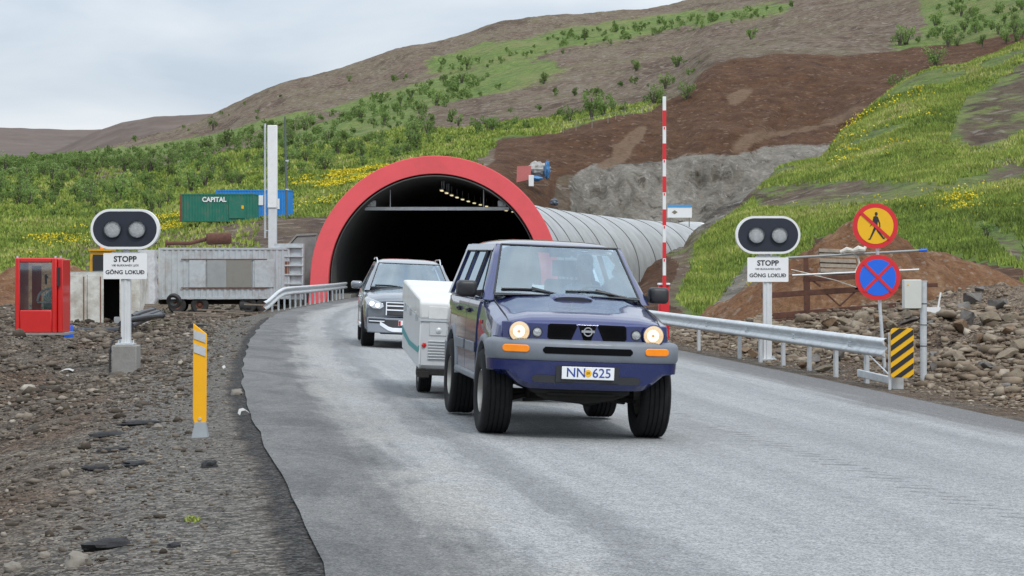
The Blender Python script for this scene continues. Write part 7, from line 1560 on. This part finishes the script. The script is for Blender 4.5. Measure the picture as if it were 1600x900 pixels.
def flowers(name, P, s, label, spread=.5):
    n = len(P); k = 5; P = np.repeat(P, k, 0) + rng.normal(0, 1, (n * k, 3)) * [spread, spread, .06] + [0, 0, .35]; m = len(P); a = rng.normal(size=(m, 3)); a /= np.linalg.norm(a, axis=1)[:, None]; b_ = np.cross(a, rng.normal(size=(m, 3))); b_ /= np.linalg.norm(b_, axis=1)[:, None]; S_ = s * (P[:, 1:2] / 100) * rng.uniform(.6, 1.3, (m, 1))
    V = np.stack([P - a * S_, P + b_ * S_, P + a * S_, P - b_ * S_], 1).reshape(-1, 3); o = soup(name, V, np.arange(4 * m).reshape(m, 4), M_flower, attrs={'tone': np.repeat(rng.uniform(size=m), 4)}); tag(o, label, 'flowers')
fw = inpoly(pxh + 14 * fbm(gp[..., 0] * .1, gp[..., 1] * .1, 5), pyh + 4 * fbm(gp[..., 0] * .2, gp[..., 1] * .1, 15), [(440, 300), (460, 284), (560, 268), (640, 256), (690, 245), (640, 272), (560, 292), (470, 302)]) * 1.0 + inpoly(pxh, pyh, [(-10, 400), (60, 372), (150, 352), (285, 336), (280, 360), (140, 380), (20, 420)]) * .5 + inpoly(pxh, pyh, [(450, 330), (470, 300), (600, 285), (560, 325)]) * .07
clf = np.clip(fbm(gp[..., 0] * .15, gp[..., 1] * .06, 33, 3) + .05, 0, 1) ** 1.2
flowers('yellow_flowers', pick(HP, fw * clf * (gp[..., 1] < 450), 1900), .04, 'bands of yellow wildflowers on the green slope left of the portal')
wf = np.zeros(Bpx.shape)
for p, wv in (([(1300, 270), (1320, 200), (1380, 165), (1440, 140), (1470, 200), (1440, 240), (1360, 262)], .14), ([(1470, 335), (1490, 315), (1520, 318), (1500, 335)], 1.8), ([(1250, 330), (1600, 290), (1600, 340), (1480, 350)], .05), ([(1160, 470), (1200, 440), (1260, 400), (1240, 440), (1170, 480)], .6), ([(1080, 440), (1200, 340), (1240, 330), (1160, 420)], .12)): wf = wf + inpoly(Bpx, Bpy, p) * wv
clf = np.clip(fbm(BP[..., 0] * .5, BP[..., 1] * .2, 63, 3) + .02, 0, 1); flowers('yellow_flowers', pick(BP, wf * clf, 420), .042, 'scattered yellow wildflowers on the right grass bank', .35)
# small green weed in the gravel
D0 = Dg(301, 815); q = at(301, 815, D0); r2 = np.random.RandomState(3); k = 70; P = np.stack([q.x + r2.normal(0, .022, k), D0 + r2.normal(0, .03, k), np.full(k, gz1(q.x, D0))], 1); a = r2.uniform(0, 6.28, k); tip = P + np.stack([r2.normal(0, .02, k), r2.normal(0, .02, k), r2.uniform(.015, .045, k)], 1); d = np.stack([np.cos(a), np.sin(a), 0 * a], 1) * .006
o = soup('weed', np.stack([P - d, P + d, tip], 1).reshape(-1, 3), np.arange(3 * k).reshape(k, 3), M_grass, kind=None, attrs={'tone': np.repeat(r2.uniform(.5, .9, k), 3)}); tag(o, 'small green weed growing in the gravel left of the road', 'plant')
